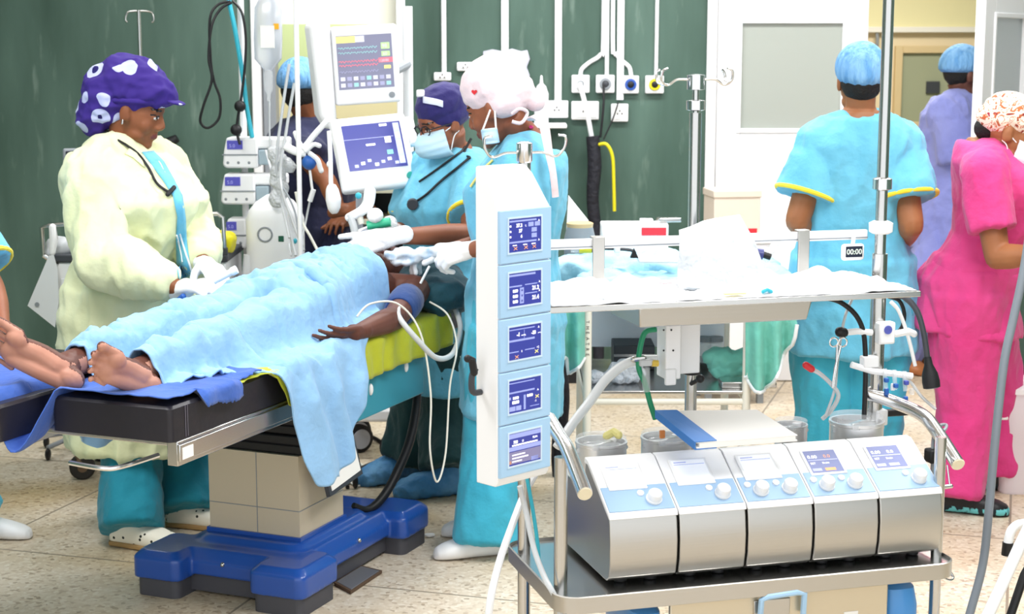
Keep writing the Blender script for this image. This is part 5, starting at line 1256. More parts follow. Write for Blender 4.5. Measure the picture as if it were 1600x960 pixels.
for s in (-1, 1):
    trp('mast_hook', CHR, lambda mb: mb.tube([(.375 + s * .02, .4, 1.648), (.375 + s * .055, .4, 1.648), (.375 + s * .08, .4, 1.634), (.375 + s * .1, .395, 1.645), (.375 + s * .1, .39, 1.67), (.375 + s * .085, .39, 1.678)], .0036, 8, sm=5))
    trp('mast_hook', CHR, lambda mb: mb.tube([(.375 + s * .08, .4, 1.634), (.375 + s * .097, .43, 1.64), (.375 + s * .098, .44, 1.665), (.375 + s * .088, .44, 1.675)], .0036, 8, sm=4))
def bracket(mb): mb.span((mp(1032, 550, .34).x, mp(1056, 550, .34).x), (.3, .37), (.855, 1.035)); mb.span((mp(1058, 550, .36).x, mp(1090, 550, .36).x), (.34, .43), (.86, 1.035)); mb.span((mp(1040, 550, .3).x, mp(1057, 550, .3).x), (.295, .31), (.84, .885))
brk = trp('mast_bracket', WHM, bracket, bevel=.004)
for u, v in ((1037, 516), (1049, 516), (1037, 548), (1052, 548), (1046, 590), (1054, 600)): p = mp(u, v, .298); trp('bolt', DGR, lambda mb: mb.ell(p, (.0028,) * 3, n=8), brk)
trp('bracket_knob', BLK, lambda mb: [mb.ell(mp(1094, 592, .34), (.012,) * 3), mb.tube([mp(1080, 600, .38), mp(1094, 592, .34)], .006, 8)])
trp('bracket_collar', BLK, lambda mb: mb.lathe([(.018, .845), (.024, .848), (.024, .875), (.018, .878)], MM @ Matrix.Translation(V((.375, .4, 0)))))
# drapes and packs on the tray
def crumple(mb, x0, x1, y0, y1, z, amp, sd, nx=50, ny=24, fr=10, peak=None):
    P = []
    for j in range(ny + 1):
        r = []
        for i in range(nx + 1):
            x, y = lerp(x0, x1, i / nx), lerp(y0, y1, j / ny); e = min(i, nx - i, j, ny - j) / 3
            w = abs(noise.noise(V((x * fr, y * fr, sd)))) + .5 * abs(noise.noise(V((x * fr * 2.3, y * fr * 2.3, sd + 2))))
            r.append(V((x + .015 * noise.noise(V((x * 7, y * 7, sd + 9))), y + .012 * noise.noise(V((x * 9, y * 9, sd + 5))), z + amp * w * min(1, .25 + e * .5) + (peak(x, y) if peak else 0))))
        P.append(r)
    mb.grid(P)
o = MB(MM); crumple(o, TX0 + .01, .4, TY0 + .012, TY1 - .02, TRZ + .004, .045, 3); tag(o.build('sterile_drape', WHF, smooth=80, solid=.003), 'white crumpled sterile sheet on the tray beside the display tower', 'drape')
o = MB(MM); crumple(o, .36, TX1 - .012, TY0 + .012, TY1 - .02, TRZ + .004, .045, 8); tag(o.build('sterile_drape', WHF, smooth=80, solid=.003), 'white crumpled sterile sheet on the tray end under the timer', 'drape')
o = MB(MM); pk = [mp(1062, 455, .16), mp(1180, 462, .16), mp(1196, 425, .2), mp(1180, 375, .24), mp(1155, 335, .27), mp(1098, 345, .27), mp(1060, 360, .24), mp(1060, 410, .2)]
cpk = sum(pk, V()) / len(pk)
bag = []
for t in (0, .5, .8, 1.0):
    bag.append(t)
rg = []
for dy, sc in ((-.03, .55), (-.022, .86), (0, 1.0), (.022, .9), (.03, .5)):
    rg.append([cpk + (p - cpk) * sc + V((0, dy + .012 * noise.noise(p * 14), .006 * noise.noise(p * 11))) for p in [lerp(pk[i], pk[(i + 1) % 8], k / 4) for i in range(8) for k in range(4)]])
o.rings(rg); tag(o.build('plastic_pack', mat('film_white', '#d3d9de', .3, trans=.15, bump=(16, .7, .04)), smooth=60), 'tall crumpled clear plastic pack standing on the white tray', 'pack')
tag(MB(MM).box(mp(1148, 459, .05), (.06, .012, .004)).build('needle_sheath', mat('sheath_yellow', '#efe19a', .5), bevel=.0015), 'thin pale yellow strip at the front edge of the tray', 'strip')
tag(MB(MM).tube([mp(1192, 456, .05), mp(1199, 453, .05), mp(1205, 456, .05)], .005, 8, ball=True).build('turquoise_stopper', CYP), 'tiny turquoise stopper at the front edge of the tray', 'stopper')
tag(MB(MM).tube([mp(925, 462, .06), mp(950, 467, .05), mp(1000, 462, .06), mp(1030, 455, .09)], .003, 6, sm=5).build('thin_tube', TUB), 'thin clear tube lying on the white sheet near the display tower', 'tube')
tag(MB(MM).box(mp(1040, 442, .1), (.03, .02, .004), rz=.4).build('pink_wrapper', mat('wrapper_pink', '#f0b8bc', .6), bevel=.0015), 'small pink wrapper in the middle of the white tray', 'wrapper')
# digital timer hung from the rail
t = thing('digital_timer', 'white digital timer hanging from the rail showing its dark display', 'timer', MM @ mp(1332, 410, .36), MA)
p = mp(1332, 394, .36); MB(MM).box(p, (.068, .018, .046)).build('timer_case', WHT, t, bevel=.008)
sc_ = MB(MM); sc_.c = 0; sc_.box(p + V((0, -.0095, .002)), (.05, .002, .03)); sc_.c = 1
sc_.text('00:00', .021, MM @ Matrix.Translation(p + V((0, -.0112, -.005))) @ frame((0, 0, 0), (1, 0, 0), (0, -1, 0)), 'CENTER', .0004); sc_.build('timer_display', [mat('lcd_dark', '#1c2436', .3), mat('lcd_digits', '#c9d6c9', .4, emis=.3)], t, smooth=0)
MB(MM).tube([p + V((0, 0, .022)), p + V((.0, -.004, .04)), p + V((0, .0, .052))], .006, 8).build('hanger', WHT, t)

# ---------------------------------------------------------------- fittings on the right pole
cl = thing('pole_clamp', 'white clamp block with round blue mark on the steel pole', 'clamp', MM @ mp(1383, 520, .3), MA)
p = mp(1383, 520, .29); MB(MM).box(p, (.05, .03, .062)).build('clamp_block', WHT, cl, bevel=.006)
MB(MM).lathe([(.012, 0), (.012, .002), (.006, .002), (.006, .001), (0, .001)], MM @ Matrix.Translation(p + V((.0, -.0155, .01))) @ frame((0, 0, 0), (1, 0, 0), (0, -1, 0)), 18).build('clamp_mark', mat('mark_blue', '#5a62b8', .4), cl)
MB(MM).tube([mp(1362, 520, .3), mp(1340, 518, .3), mp(1318, 520, .3)], .009, 10).build('clamp_arm', WHT, cl)
MB(MM).tube([mp(1400, 522, .3), mp(1420, 518, .3), mp(1428, 522, .3)], .01, 10, ball=True).build('clamp_arm', WHT, cl)
MB(MM).tube([mp(1318, 520, .3), mp(1312, 519, .3)], .014, 12, ball=True).build('clamp_knob', BLK, cl)
tag(MB(MM).tube([mp(1392, 472, .3), mp(1403, 484, .3), mp(1412, 505, .3), mp(1420, 530, .3), mp(1430, 572, .3)], .0055, 8, sm=4).build('vent_line', WHT), 'thin white line hanging over the clamp beside the black lamp', 'tube')
fcps = thing('forceps', 'steel forceps hanging by their rings from the black clamp knob', 'forceps', MM @ mp(1308, 560, .28), MA)
for s in (0, 1):
    mb = MB(MM); c0 = mp(1303 + 14 * s, 535, .285); rg = [c0 + V((.0125 * cos(2 * pi * i / 16), 0, .0125 * sin(2 * pi * i / 16))) for i in range(16)]; mb.tube(rg, .0026, 6, loop=True); mb.tube([mp(1308 + 6 * s, 540, .285), mp(1307 - 2 * s, 575, .284), mp(1302 - 2 * s, 606, .284)], [.0035, .004, .002], 8); mb.build('forceps_blade', CHR, fcps)
suc = thing('suction_line', 'clear line with a red cap hanging before the cyan trousers', 'tube', MM @ mp(1290, 590, .3), MA)
MB(MM).tube([mp(1268, 577, .29), mp(1282, 585, .29), mp(1300, 602, .29), mp(1310, 618, .29), mp(1300, 640, .3), mp(1285, 655, .32)], .006, 8, sm=5).build('line', TUB, suc)
MB(MM).tube([mp(1259, 571, .29), mp(1268, 577, .29)], .01, 12, ball=True).build('red_cap', RED, suc)
tag(MB(MM).tube([mp(1331, 468, .33), mp(1322, 490, .31), mp(1315, 520, .3), mp(1308, 570, .3), mp(1304, 610, .3), mp(1290, 650, .3)], .0042, 8, sm=5).build('clear_line', TUB), 'clear line running down past the forceps from the tray', 'tube')
tag(MB(MM).tube([mp(1290, 466, .3), mp(1312, 472, .3), mp(1335, 490, .3), mp(1348, 515, .3), mp(1352, 550, .3), mp(1352, 600, .3), mp(1350, 655, .3)], .007, 10, sm=5).build('lamp_cable', BLK), 'black cable curving from under the tray down along the steel pole', 'cable')
gl = thing('gooseneck_lamp', 'black gooseneck examination lamp bending down from the tray corner', 'lamp', MM @ mp(1400, 465, .3), MA)
MB(MM).tube([mp(1390, 462, .33), mp(1412, 464, .3), mp(1432, 485, .28), mp(1443, 520, .27), mp(1449, 560, .27)], [.009, .009, .0085, .008, .008], 12, sm=6).build('gooseneck', mat('gooseneck_grey', '#4a4d55', .35, .4), gl)
lp0, lp1 = mp(1449, 558, .27), mp(1456, 606, .255); ld = (lp1 - lp0).normalized()
mb = MB(MM); mb.tube([lp0, lerp(lp0, lp1, .25), lerp(lp0, lp1, .55), lerp(lp0, lp1, .8), lp1], [.01, .012, .022, .0245, .0235], 20); mb.build('lamp_head', BLK, gl)
MB(MM).tube([lp1 + ld * .0005, lp1 + ld * .002], .0185, 20).build('lamp_lens', GRY, gl)
tag(MB(MM).tube([mp(1388, 464, .33), mp(1405, 470, .32), mp(1413, 490, .32), mp(1410, 510, .32), mp(1402, 520, .32)], .0055, 8, sm=5).build('short_cable', BLK), 'short black cable looping under the tray corner', 'cable')
# manifold of stopcocks
mf = thing('stopcock_manifold', 'white stopcock manifold with blue taps clamped to the pole', 'manifold', MM @ mp(1390, 590, .3), MA)
MB(MM).box(mp(1358, 565, .3), (.046, .03, .032)).build('manifold_clamp', WHT, mf, bevel=.004)
MB(MM).tube([mp(1330, 570, .3), mp(1362, 580, .29), mp(1425, 588, .28)], .009, 10).build('manifold_bar', WHT, mf)
for i, u in enumerate((1382, 1397, 1413)):
    p = mp(u, 582 + i * 2, .27); MB(MM).tube([p + V((0, 0, .01)), p + V((.003, -.004, -.045))], .0065, 8).build('stopcock', CLR, mf)
    MB(MM).box(p + V((.0, -.012, -.02 - .012 * (i % 2))), (.012, .012, .012)).build('tap', BLU if i != 2 else mat('tap_indigo', '#4650a8', .4), mf, bevel=.002)
MB(MM).tube([mp(1412, 588, .28), mp(1425, 600, .28), mp(1440, 620, .27), mp(1462, 640, .25)], .0045, 8, sm=4).build('outlet_line', TUB, mf)
for i, (u, v) in enumerate(((1385, 612), (1395, 605), (1425, 612), (1415, 625))): MB(MM).box(mp(u, v, .28), (.012, .012, .02), rz=i).build('syringe_port', (BLU, WHT, CLR, BLU)[i], mf, bevel=.003)
tag(MB(MM).box(mp(1375, 652, .32), (.036, .03, .045)).build('tube_holder', WHT, bevel=.005), 'white tube holder clamped low on the steel pole behind the large pump drum', 'clamp')
tag(MB(MM).box(mp(1395, 645, .44), (.17, .02, .02)).build('cross_clamp', BLK, bevel=.004), 'black bar behind the pole between drum and handle', 'bar')
tag(MB(MM).box(mp(1460, 712, .12), (.045, .04, .038)).build('pole_block', BLK, bevel=.006), 'black clamp block under the bent handle beside the pink trousers', 'clamp')
tag(MB(MM).tube([mp(1443, 655, .17), mp(1452, 668, .13), mp(1464, 675, .13), mp(1476, 672, .14), mp(1478, 664, .16), mp(1465, 668, .15), mp(1458, 690, .13), mp(1457, 740, .1), mp(1461, 775, .08)], .0045, 8, sm=6).build('grey_cable', GRY), 'thin grey cable looped around the bent chrome handle', 'cable')
t = thing('luer_probe', 'small metal probe hanging beside the last pump module', 'probe', MM @ mp(1475, 760, .05), MA)
MB(MM).tube([mp(1480, 727, .06), mp(1484, 758, .05)], .0022, 6).build('probe_rod', CHR, t)
MB(MM).tube([mp(1464, 763, .05), mp(1486, 760, .05)], .006, 10, ball=True).build('probe_body', STL, t)
MB(MM).tube([mp(1472, 645, .17), mp(1480, 648, .16)], .008, 10, ball=True).build('knob', BLK, t) if False else None
# tubes around the tower and cart
tag(MB().tube([at(812, 760, 4.1), at(822, 800, 4.1), at(835, 860, 4.05), at(852, 905, 3.98), at(870, 940, 3.95), at(885, 1000, 3.95)], .0075, 10, sm=6).build('white_tube', TUB), 'clear white tube running down beside the mast under the display tower', 'tube')
tag(MB().tube([at(823, 745, 4.12), at(833, 800, 4.12), at(840, 850, 4.1), at(842, 880, 4.1)], .005, 8, sm=6).build('cyan_line', CYP), 'thin cyan line hanging beside the mast', 'tube')
tag(MB().tube([at(836, 742, 4.35), at(818, 775, 4.3), at(797, 830, 4.1), at(780, 880, 4.0), at(766, 940, 3.9), at(760, 1010, 3.9)], .0095, 10, sm=6).build('floor_hose', WHT), 'white hose dropping past the mast to the floor', 'hose')
tag(MB(MM).tube([mp(1028, 562, .33), mp(985, 566, .36), mp(950, 590, .38), mp(920, 630, .38), mp(893, 665, .36), mp(870, 700, .34)], .013, 12, sm=6).build('corrugated_hose', mat('hose_clear', '#e9ecee', .2, trans=.2)), 'wide pale hose curving from the mast bracket down to the first pump', 'hose')
tag(MB(MM).tube([mp(1025, 515, .33), mp(1008, 520, .33), mp(1000, 545, .33), mp(998, 575, .33), mp(1008, 600, .33), mp(1016, 630, .33), mp(1024, 655, .33)], .0075, 10, sm=6).build('green_tube', GRN), 'bright green tube looping from under the tray down to the file', 'tube')
t = thing('gas_blender', 'small cluttered gas fitting with yellow tip beside the mast bracket', 'fitting', MM @ mp(1010, 570, .33), MA)
MB(MM).box(mp(1008, 566, .33), (.04, .03, .02)).build('body', TUB, t, bevel=.005)
MB(MM).tube([mp(1009, 575, .32), mp(1010, 612, .32)], .011, 12).build('flow_tube', CLR, t)
MB(MM).tube([mp(1018, 568, .32), mp(1028, 568, .32)], .009, 10).build('yellow_tip', mat('tip_yellow', '#d8b84a', .4), t)
MB(MM).tube([mp(990, 562, .33), mp(1006, 560, .33)], .009, 10, ball=True).build('valve', STL, t)
# ---------------------------------------------------------------- infusion stand, pumps, bag
def stand_base(t, x, y, m=STL, r=.26, n=5, h=.09):
    for k in range(n):
        a = 2 * pi * k / n + .3; e = V((x + r * cos(a), y + r * sin(a), .055)); MB().tube([V((x, y, h)), e], .011, 8).build('foot', m, t)
        MB().ell(e - Z3 * .028, (.012, .027, .027), n=12).build('caster', BLK, t)
px = at(383, 300, 6.95)
ip = thing('infusion_stand', 'white pole stand carrying the stacked infusion pumps', 'infusion stand', (px.x, 6.95, 0))
MB().tube([V((px.x, 6.95, .09)), V((px.x, 6.95, 2.12))], .014, 12).build('pole', WHM, ip); stand_base(ip, px.x, 6.95)
MB().tube([V((px.x, 6.95, 2.1)), V((px.x + .06, 6.95, 2.13)), V((px.x + .11, 6.85, 2.12)), V((px.x + .11, 6.85, 2.1))], .006, 8, sm=4).build('hook_arm', CHR, ip)
MB().tube([V((px.x, 6.95, 2.1)), V((px.x - .06, 6.94, 2.11)), V((px.x - .09, 6.92, 2.07)), V((px.x - .1, 6.9, 2.0))], .006, 8, sm=4).build('hook_arm', CHR, ip)
def inf(label, u0, u1, v0, v1, d=6.85):
    t = thing('infusion_pump', label, 'infusion pump', at((u0 + u1) / 2, v1, d), group='infusion pumps stacked on the pole stand')
    a, b = at(u0, v1, d), at(u1, v0, d); w, h = b.x - a.x, b.z - a.z
    mb = MB(); mb.rings([[V((a.x + x, y, a.z + z)) for x, z in ((.0, .012), (.012, .0), (w, .0), (w, h), (.018, h), (.006, h * .55))] for y in (d, d + .1)]); mb.build('case', WHT, t, bevel=.008)
    MB().span((a.x, b.x), (d - .004, d), (a.z + h * .42, a.z + h * .46)).build('seam', GRY, t)
    m = MB(); m.c = 0; m.span((a.x + w * .14, a.x + w * .58), (d - .004, d), (a.z + h * .62, a.z + h * .9)); m.c = 1
    m.text('5.0', .02, Matrix.Translation(V((a.x + w * .2, d - .0046, a.z + h * .68))) @ frame((0, 0, 0), (1, 0, 0), (0, -1, 0))); m.build('screen', [mat('pump_screen', '#4a49a0', .3, emis=.35), mat('pump_digits', '#9a9ad0', .4, emis=.3)], t, smooth=0)
    for k in range(3): MB().ell((a.x + w * (.15 + .3 * k), d, a.z + h * .18), (.006, .004, .006), n=10).build('button', GRY, t)
    MB().span((b.x, b.x + .055), (d + .01, d + .07), (a.z + h * .1, a.z + h * .6)).build('syringe_clamp', mat('clamp_greyblue', '#9fb2bd', .4), t, bevel=.006)
    MB().span((b.x - .01, b.x + .13), (d + .015, d + .09), (a.z + h * .62, a.z + h)).build('side_housing', WHT, t, bevel=.01)
    MB().span((px.x - .02, px.x + .02), (d + .1, 6.965), (a.z + h * .3, a.z + h * .6)).build('pole_mount', GRY, t); return t
inf('topmost white infusion pump of the stack', 348, 402, 215, 263)
inf('middle white infusion pump of the stack', 345, 398, 272, 320)
inf('lowest white infusion pump of the stack, beside the round dial machine', 350, 384, 342, 388)
bg = thing('infusion_bag', 'clear infusion bag with white label hanging from the pole stand', 'infusion bag', at(418, 105, 6.85))
W_ = lambda u, v, d=6.85: at(u, v, d)
sec = lambda v, wpx, dep: (W_(419, v), V((wpx / 2 / FPX * 6.85, 0, 0)), V((0, dep, 0)))
MB().loft([sec(-14, 10, .01), sec(0, 30, .02), (sec(12, 42, .03)), sec(60, 44, .04), sec(92, 42, .034), sec(104, 22, .02), sec(110, 12, .012)], 24, 2.6).build('bag', mat('bag_clear', '#e9edf6', .15, trans=.5, alpha=.9), bg)
MB().span((W_(408, 0).x, W_(430, 0).x), (6.805, 6.808), (W_(0, 75).z, W_(0, 40).z)).build('bag_label', PAP, bg)
MB().span((W_(429, 0).x, W_(437, 0).x), (6.806, 6.81), (W_(0, 46).z, W_(0, 37).z)).build('orange_sticker', mat('sticker_orange', '#eeb020', .6), bg)
MB().tube([W_(419, -30), W_(419, -8)], .004, 6).build('hanger', TUB, bg)
MB().tube([W_(419, 108), W_(419, 114), W_(419, 118), W_(420, 140), W_(420, 146), W_(420, 158)], [.012, .02, .02, .018, .009, .006], 14).build('drip_chamber', CLR, bg)
tag(MB().tube([W_(421, 158), W_(422, 230), W_(430, 300), W_(445, 350), at(455, 400, 6.5)], .004, 6, sm=5).build('infusion_line', TUB), 'thin clear line running down from the infusion bag', 'tube')
# cables and blood pressure bulbs hanging from the stand hook
tag(MB().tube([at(360, 2, 6.85), at(340, 8, 6.83), at(328, 30, 6.82), at(329, 90, 6.82), at(334, 125, 6.82), at(344, 155, 6.82), at(342, 185, 6.82), at(325, 200, 6.82), at(313, 190, 6.82), at(318, 165, 6.81), at(331, 125, 6.81), at(326, 90, 6.81), at(331, 40, 6.81), at(345, 14, 6.83), at(362, 4, 6.84)], .0055, 8, sm=6).build('monitor_cable', BLK), 'black cable hanging in a long twisted loop against the green wall', 'cable')
hb_ = thing('hand_bulb', 'black hose with rubber bulbs hanging beside the infusion stand', 'hand bulb', at(372, 215, 6.82))
MB().tube([at(364, 2, 6.84), at(378, 20, 6.82), at(384, 60, 6.82), at(382, 110, 6.82), at(376, 160, 6.82)], .0055, 8, sm=6).build('hose', BLK, hb_)
MB().ell(at(375, 166, 6.81), (.024, .024, .024), n=14).build('bulb', BLK, hb_); MB().ell(at(369, 203, 6.81), (.024, .024, .024), n=14).build('bulb', BLK, hb_)
MB().tube([at(374, 170, 6.81), at(370, 203, 6.81), at(375, 226, 6.8)], .006, 8, sm=4).build('hose', BLK, hb_)
tag(MB().tube([at(357, 0, 6.86), at(366, 40, 6.86), at(374, 85, 6.86), at(381, 130, 6.86), at(385, 165, 6.86), at(394, 215, 6.86)], .016, 8, sm=5, flat=.6).build('cyan_hose', CYP), 'flat cyan hose hanging down beside the white pole', 'hose')
# front drip pole
q = at(468, 300, 6.35)
fp_ = thing('drip_stand', 'slim white drip pole rising behind the draped patient', 'drip stand', (q.x, 6.35, 0)); MB().tube([V((q.x, 6.35, .09)), V((q.x, 6.35, 2.15))], .0095, 12).build('pole', WHM, fp_); stand_base(fp_, q.x, 6.35, r=.2)
q = at(218, 60, 7.7)
bp_ = thing('drip_stand', 'thin drip stand with double hook behind the purple print cap', 'drip stand', (q.x, 7.7, 0)); MB().tube([V((q.x, 7.7, .09)), V((q.x, 7.7, at(218, 16, 7.7).z))], .0085, 12).build('pole', STL, bp_); stand_base(bp_, q.x, 7.7, r=.24)
for s in (-1, 1): MB().tube([at(218, 17, 7.7), at(218 + s * 18, 19, 7.7), at(218 + s * 22, 30, 7.7), at(218 + s * 19, 35, 7.7)], .005, 8, sm=4).build('hook', STL, bp_)
# tangled tubes, blue ball, white bulb
for i, (lb, pts, r, m) in enumerate((('outermost pale line of the tube bundle falling past the pumps', [(452, 100, 6.6), (440, 180, 6.6), (432, 260, 6.6), (445, 330, 6.6), (462, 400, 6.5)], .006, TUB), ('second pale line of the tube bundle, crossing behind the white pole', [(460, 130, 6.6), (448, 200, 6.6), (438, 280, 6.55), (455, 340, 6.5), (475, 392, 6.45)], .006, TUB), ('pale line curving from the topmost pump into the bundle', [(415, 235, 6.8), (425, 270, 6.7), (440, 320, 6.6), (452, 372, 6.5)], .005, TUB), ('cream line crossing the navy scrubs to the drape', [(462, 300, 6.5), (472, 345, 6.5), (485, 370, 6.45), (498, 395, 6.4)], .0055, CAB), ('grey line hanging along the dial machine', [(440, 290, 6.55), (452, 310, 6.5), (463, 340, 6.45), (468, 390, 6.4)], .004, GRY))):
    tag(MB().tube([at(*p) for p in pts], r, 8, sm=6).build('breathing_line', m), lb, 'tube')
pb = MB()
for k in range(9): pb.ell(at(430 + 24 * abs(noise.noise(V((k * 1.7, 1, 1)))) * 1.8, 240 + k * 9, 6.62), (.03, .02, .03), n=10)
tag(vox(pb, 'plastic_pouch', mat('pouch_clear', '#eceff2', .2, trans=.3, bump=(60, .8, .02)), None, .007, 1, folds=[(.008, (22, 22, 22), 3)]), 'crumpled clear plastic pouch hanging in the tube bundle', 'pouch')
bb = thing('hose_holder', 'white hose holder with a blue ball knob in front of the navy scrubs', 'hose holder', at(485, 255, 6.5))
MB().ell(at(483, 254, 6.5), (.029,) * 3, n=18).build('ball_knob', BLU, bb)
MB().tube([at(512, 188, 6.5), at(490, 212, 6.5), at(475, 232, 6.5)], .012, 10, sm=4).build('arm', WHT, bb)
MB().tube([at(461, 208, 6.49), at(466, 220, 6.49), at(474, 232, 6.49)], .009, 8, sm=4, ball=True).build('arm', WHT, bb)
MB().tube([at(478, 236, 6.48), at(490, 226, 6.48), at(499, 228, 6.48)], .009, 8, sm=4, ball=True).build('arm', WHT, bb)
MB().tube([at(484, 240, 6.49), at(496, 250, 6.49), at(500, 262, 6.49), at(502, 267, 6.49)], .01, 8, sm=4, ball=True).build('arm', WHT, bb)
MB().tube([at(445, 228, 6.5), at(460, 236, 6.5), at(478, 240, 6.5)], .016, 10, sm=3).build('clamp_bar', WHT, bb)
MB().tube([at(484, 266, 6.5), at(487, 290, 6.5), at(488, 297, 6.5)], .005, 8).build('lead', WHT, bb)
MB().tube([at(490, 296, 6.5), at(484, 315, 6.5)], .01, 8).build('connector', WHT, bb); MB().tube([at(484, 315, 6.5), at(478, 345, 6.5), at(472, 375, 6.45)], .004, 8, sm=3).build('lead', TUB, bb)
bl = thing('white_bulb', 'white rubber hand bulb hanging below the lower monitor', 'hand bulb', at(520, 330, 6.3))
MB().tube([at(520, 288, 6.3), at(519, 296, 6.3), at(521, 312, 6.3), at(522, 326, 6.3), at(523, 334, 6.3)], [.012, .024, .03, .024, .01], 16, sm=3).build('bulb', WHT, bl)
MB().tube([at(514, 205, 6.32), at(516, 240, 6.3), at(517, 290, 6.3)], .0085, 8, sm=4).build('hose', WHT, bl); MB().ell(at(515, 257, 6.3), (.012, .01, .014), n=10).build('valve', WHT, bl)

# ---------------------------------------------------------------- anaesthesia machine and its two monitors
am = thing('anaesthesia_machine', 'grey anaesthesia machine with shelves standing behind the patient head', 'anaesthesia machine', (-.52, 7.02, 0))
ax0, ax1, ay0, ay1 = -.65, -.36, 6.9, 7.2
mb = MB(); mb.span((ax0, ax1), (ay1 - .03, ay1), (.2, 1.25)); mb.span((ax0, ax0 + .03), (ay0, ay1), (.2, 1.25)); mb.span((ax1 - .04, ax1), (ay0, ay1), (.2, 1.25)); mb.build('cabinet', mat('machine_grey', '#a9adb6', .4), am, bevel=.006)
for z in (.24, .62, 1.0, 1.13): MB().span((ax0 + .03, ax1 - .04), (ay0, ay1 - .03), (z, z + .022)).build('shelf', mat('shelf_cream', '#e6dcc0', .5), am, bevel=.003)
MB().span((ax0 + .03, ax1 - .04), (ay1 - .04, ay1 - .031), (.26, 1.24)).build('back_panel', BLK, am)
MB().span((ax0 - .03, ax1 + .03), (ay0 - .02, ay1), (.16, .22)).build('base', WHT, am, bevel=.015)
MB().tube([V((-.44, 7.1, 1.2)), V((-.44, 7.1, 1.9))], .022, 14).build('mast', WHM, am)
for x, y in ((-.5, 6.86), (-.66, 7.0), (-.38, 7.14), (-.68, 7.14)):
    w = MB(); w.lathe([(0, -.022), (.05, -.022), (.062, -.014), (.062, .014), (.05, .022), (0, .022)], Matrix.Translation(V((x, y, .0625))) @ Matrix.Rotation(pi / 2 + .0, 4, 'X') @ Matrix.Rotation(.6, 4, 'Y'), 24, False); wo = w.build('wheel', BLK, am)
    MB().lathe([(0, -.025), (.042, -.025), (.045, -.02), (.045, .02), (.042, .025), (0, .025)], Matrix.Translation(V((x, y, .0625))) @ Matrix.Rotation(pi / 2, 4, 'X') @ Matrix.Rotation(.6, 4, 'Y'), 24, False).build('hub', mat('hub_grey', '#b9bcc6', .4), wo)
def quad_frame(TL, TR, BR, BL):
    """frame of a flat panel from its corner points: origin BL, x right, y up, z out"""
    x = (BR - BL).normalized(); y = (TL - BL); y = (y - x * y.dot(x)).normalized(); z = x.cross(y)
    return Matrix(((x.x, y.x, z.x, BL.x), (x.y, y.y, z.y, BL.y), (x.z, y.z, z.z, BL.z), (0, 0, 0, 1))), (BR - BL).length, (TL - BL).length
mon = thing('patient_monitor', 'upper white patient monitor with yellow bar and coloured traces', 'monitor', at(575, 165, 6.75))
Fm, w, h = quad_frame(at(525, 42, 6.62), at(628, 43, 6.7), at(628, 159, 6.7), at(527, 166, 6.62))
mb = MB(Fm); mb.span((0, w), (0, h), (-.05, 0)); mb.build('bezel', WHT, mon, bevel=.012, seg=3)
mb = MB(Fm); mb.rings([[V((x, y, z)) for x, y in ((-.085, h * 1.06), (.0, h * 1.08), (.0, -h * .2), (-.035, -h * .32), (-.07, -h * .1))] for z in (-.14, -.01)]); mb.build('rear_housing', WHT, mon, bevel=.02, seg=3)
m = MB(Fm)
def mr(x0, x1, y0, y1, c, z=.0022): m.c = c; m.span((w * x0, w * x1), (h * y0, h * y1), (.0, z))
mr(.05, .9, .2, .88, 0, .0016); mr(.05, .34, .79, .87, 1); mr(.34, .48, .79, .87, 2)
for y, c in ((.72, 3), (.66, 3), (.55, 4), (.5, 4), (.42, 5)):
    pts = [V((w * (.07 + .6 * i / 60), h * (y + .012 * sin(i * 1.3) + (.02 if i % 10 == 3 else 0)), .002)) for i in range(61)]; m.c = c; m.tube(pts, .0012, 5)
mr(.73, .86, .69, .77, 6); mr(.73, .86, .6, .66, 6); mr(.68, .9, .52, .58, 4); mr(.76, .86, .44, .48, 1)
for i in range(16): mr(.08 + (i % 8) * .1, .15 + (i % 8) * .1, .23 + .08 * (i // 8), .28 + .08 * (i // 8), (2, 5, 3, 2, 5)[i % 5])
m.c = 2; m.text('98', .022, Fm @ Matrix.Translation(V((w * .74, h * .705, .0026)))); m.text('60', .018, Fm @ Matrix.Translation(V((w * .75, h * .61, .0026)))); m.text('120/80', .014, Fm @ Matrix.Translation(V((w * .69, h * .53, .0026))))
m.build('screen', [SCD, LIY, mat('screen_soft', '#c8c8d8', .4, emis=.4), mat('trace_teal', '#8fc0c0', .4, emis=.5), LIR, mat('trace_grey', '#9a9ab8', .4, emis=.4), LIG], mon, smooth=0)
MB(Fm).lathe([(.012, 0), (.012, .006), (0, .007)], Fm @ Matrix.Translation(V((w * .85, h * .1, 0))), 16, False).build('knob', GRY, mon)
MB().tube([V((-.44, 7.1, 1.66)), at(600, 120, 6.78)], .02, 10).build('mount_arm', GRY, mon)
mon2 = thing('ventilator_screen', 'lower white monitor with blue screen and teal dial, tilted above the patient', 'monitor', at(585, 298, 6.5))
Fm, w, h = quad_frame(at(512, 186, 6.4), at(638, 179, 6.5), at(655, 287, 6.4), at(538, 300, 6.3))
mb = MB(Fm); mb.span((0, w), (0, h), (-.055, 0)); mb.build('bezel', WHT, mon2, bevel=.016, seg=3)
m = MB(Fm); mr(.12, .9, .26, .88, 0, .0016)
mr(.12, .78, .68, .685, 2); mr(.8, .88, .3, .86, 2); mr(.66, .74, .6, .68, 1); mr(.66, .74, .44, .5, 3); mr(.4, .52, .58, .605, 1); mr(.62, .72, .83, .86, 1)
for i in range(7): mr(.2 + i * .09, .25 + i * .09, .3 + .03 * (i % 3), .34 + .03 * (i % 3), 1 if i % 2 else 2)
for i in range(5): mr(.805, .875, .32 + i * .11, .4 + i * .11, 4)
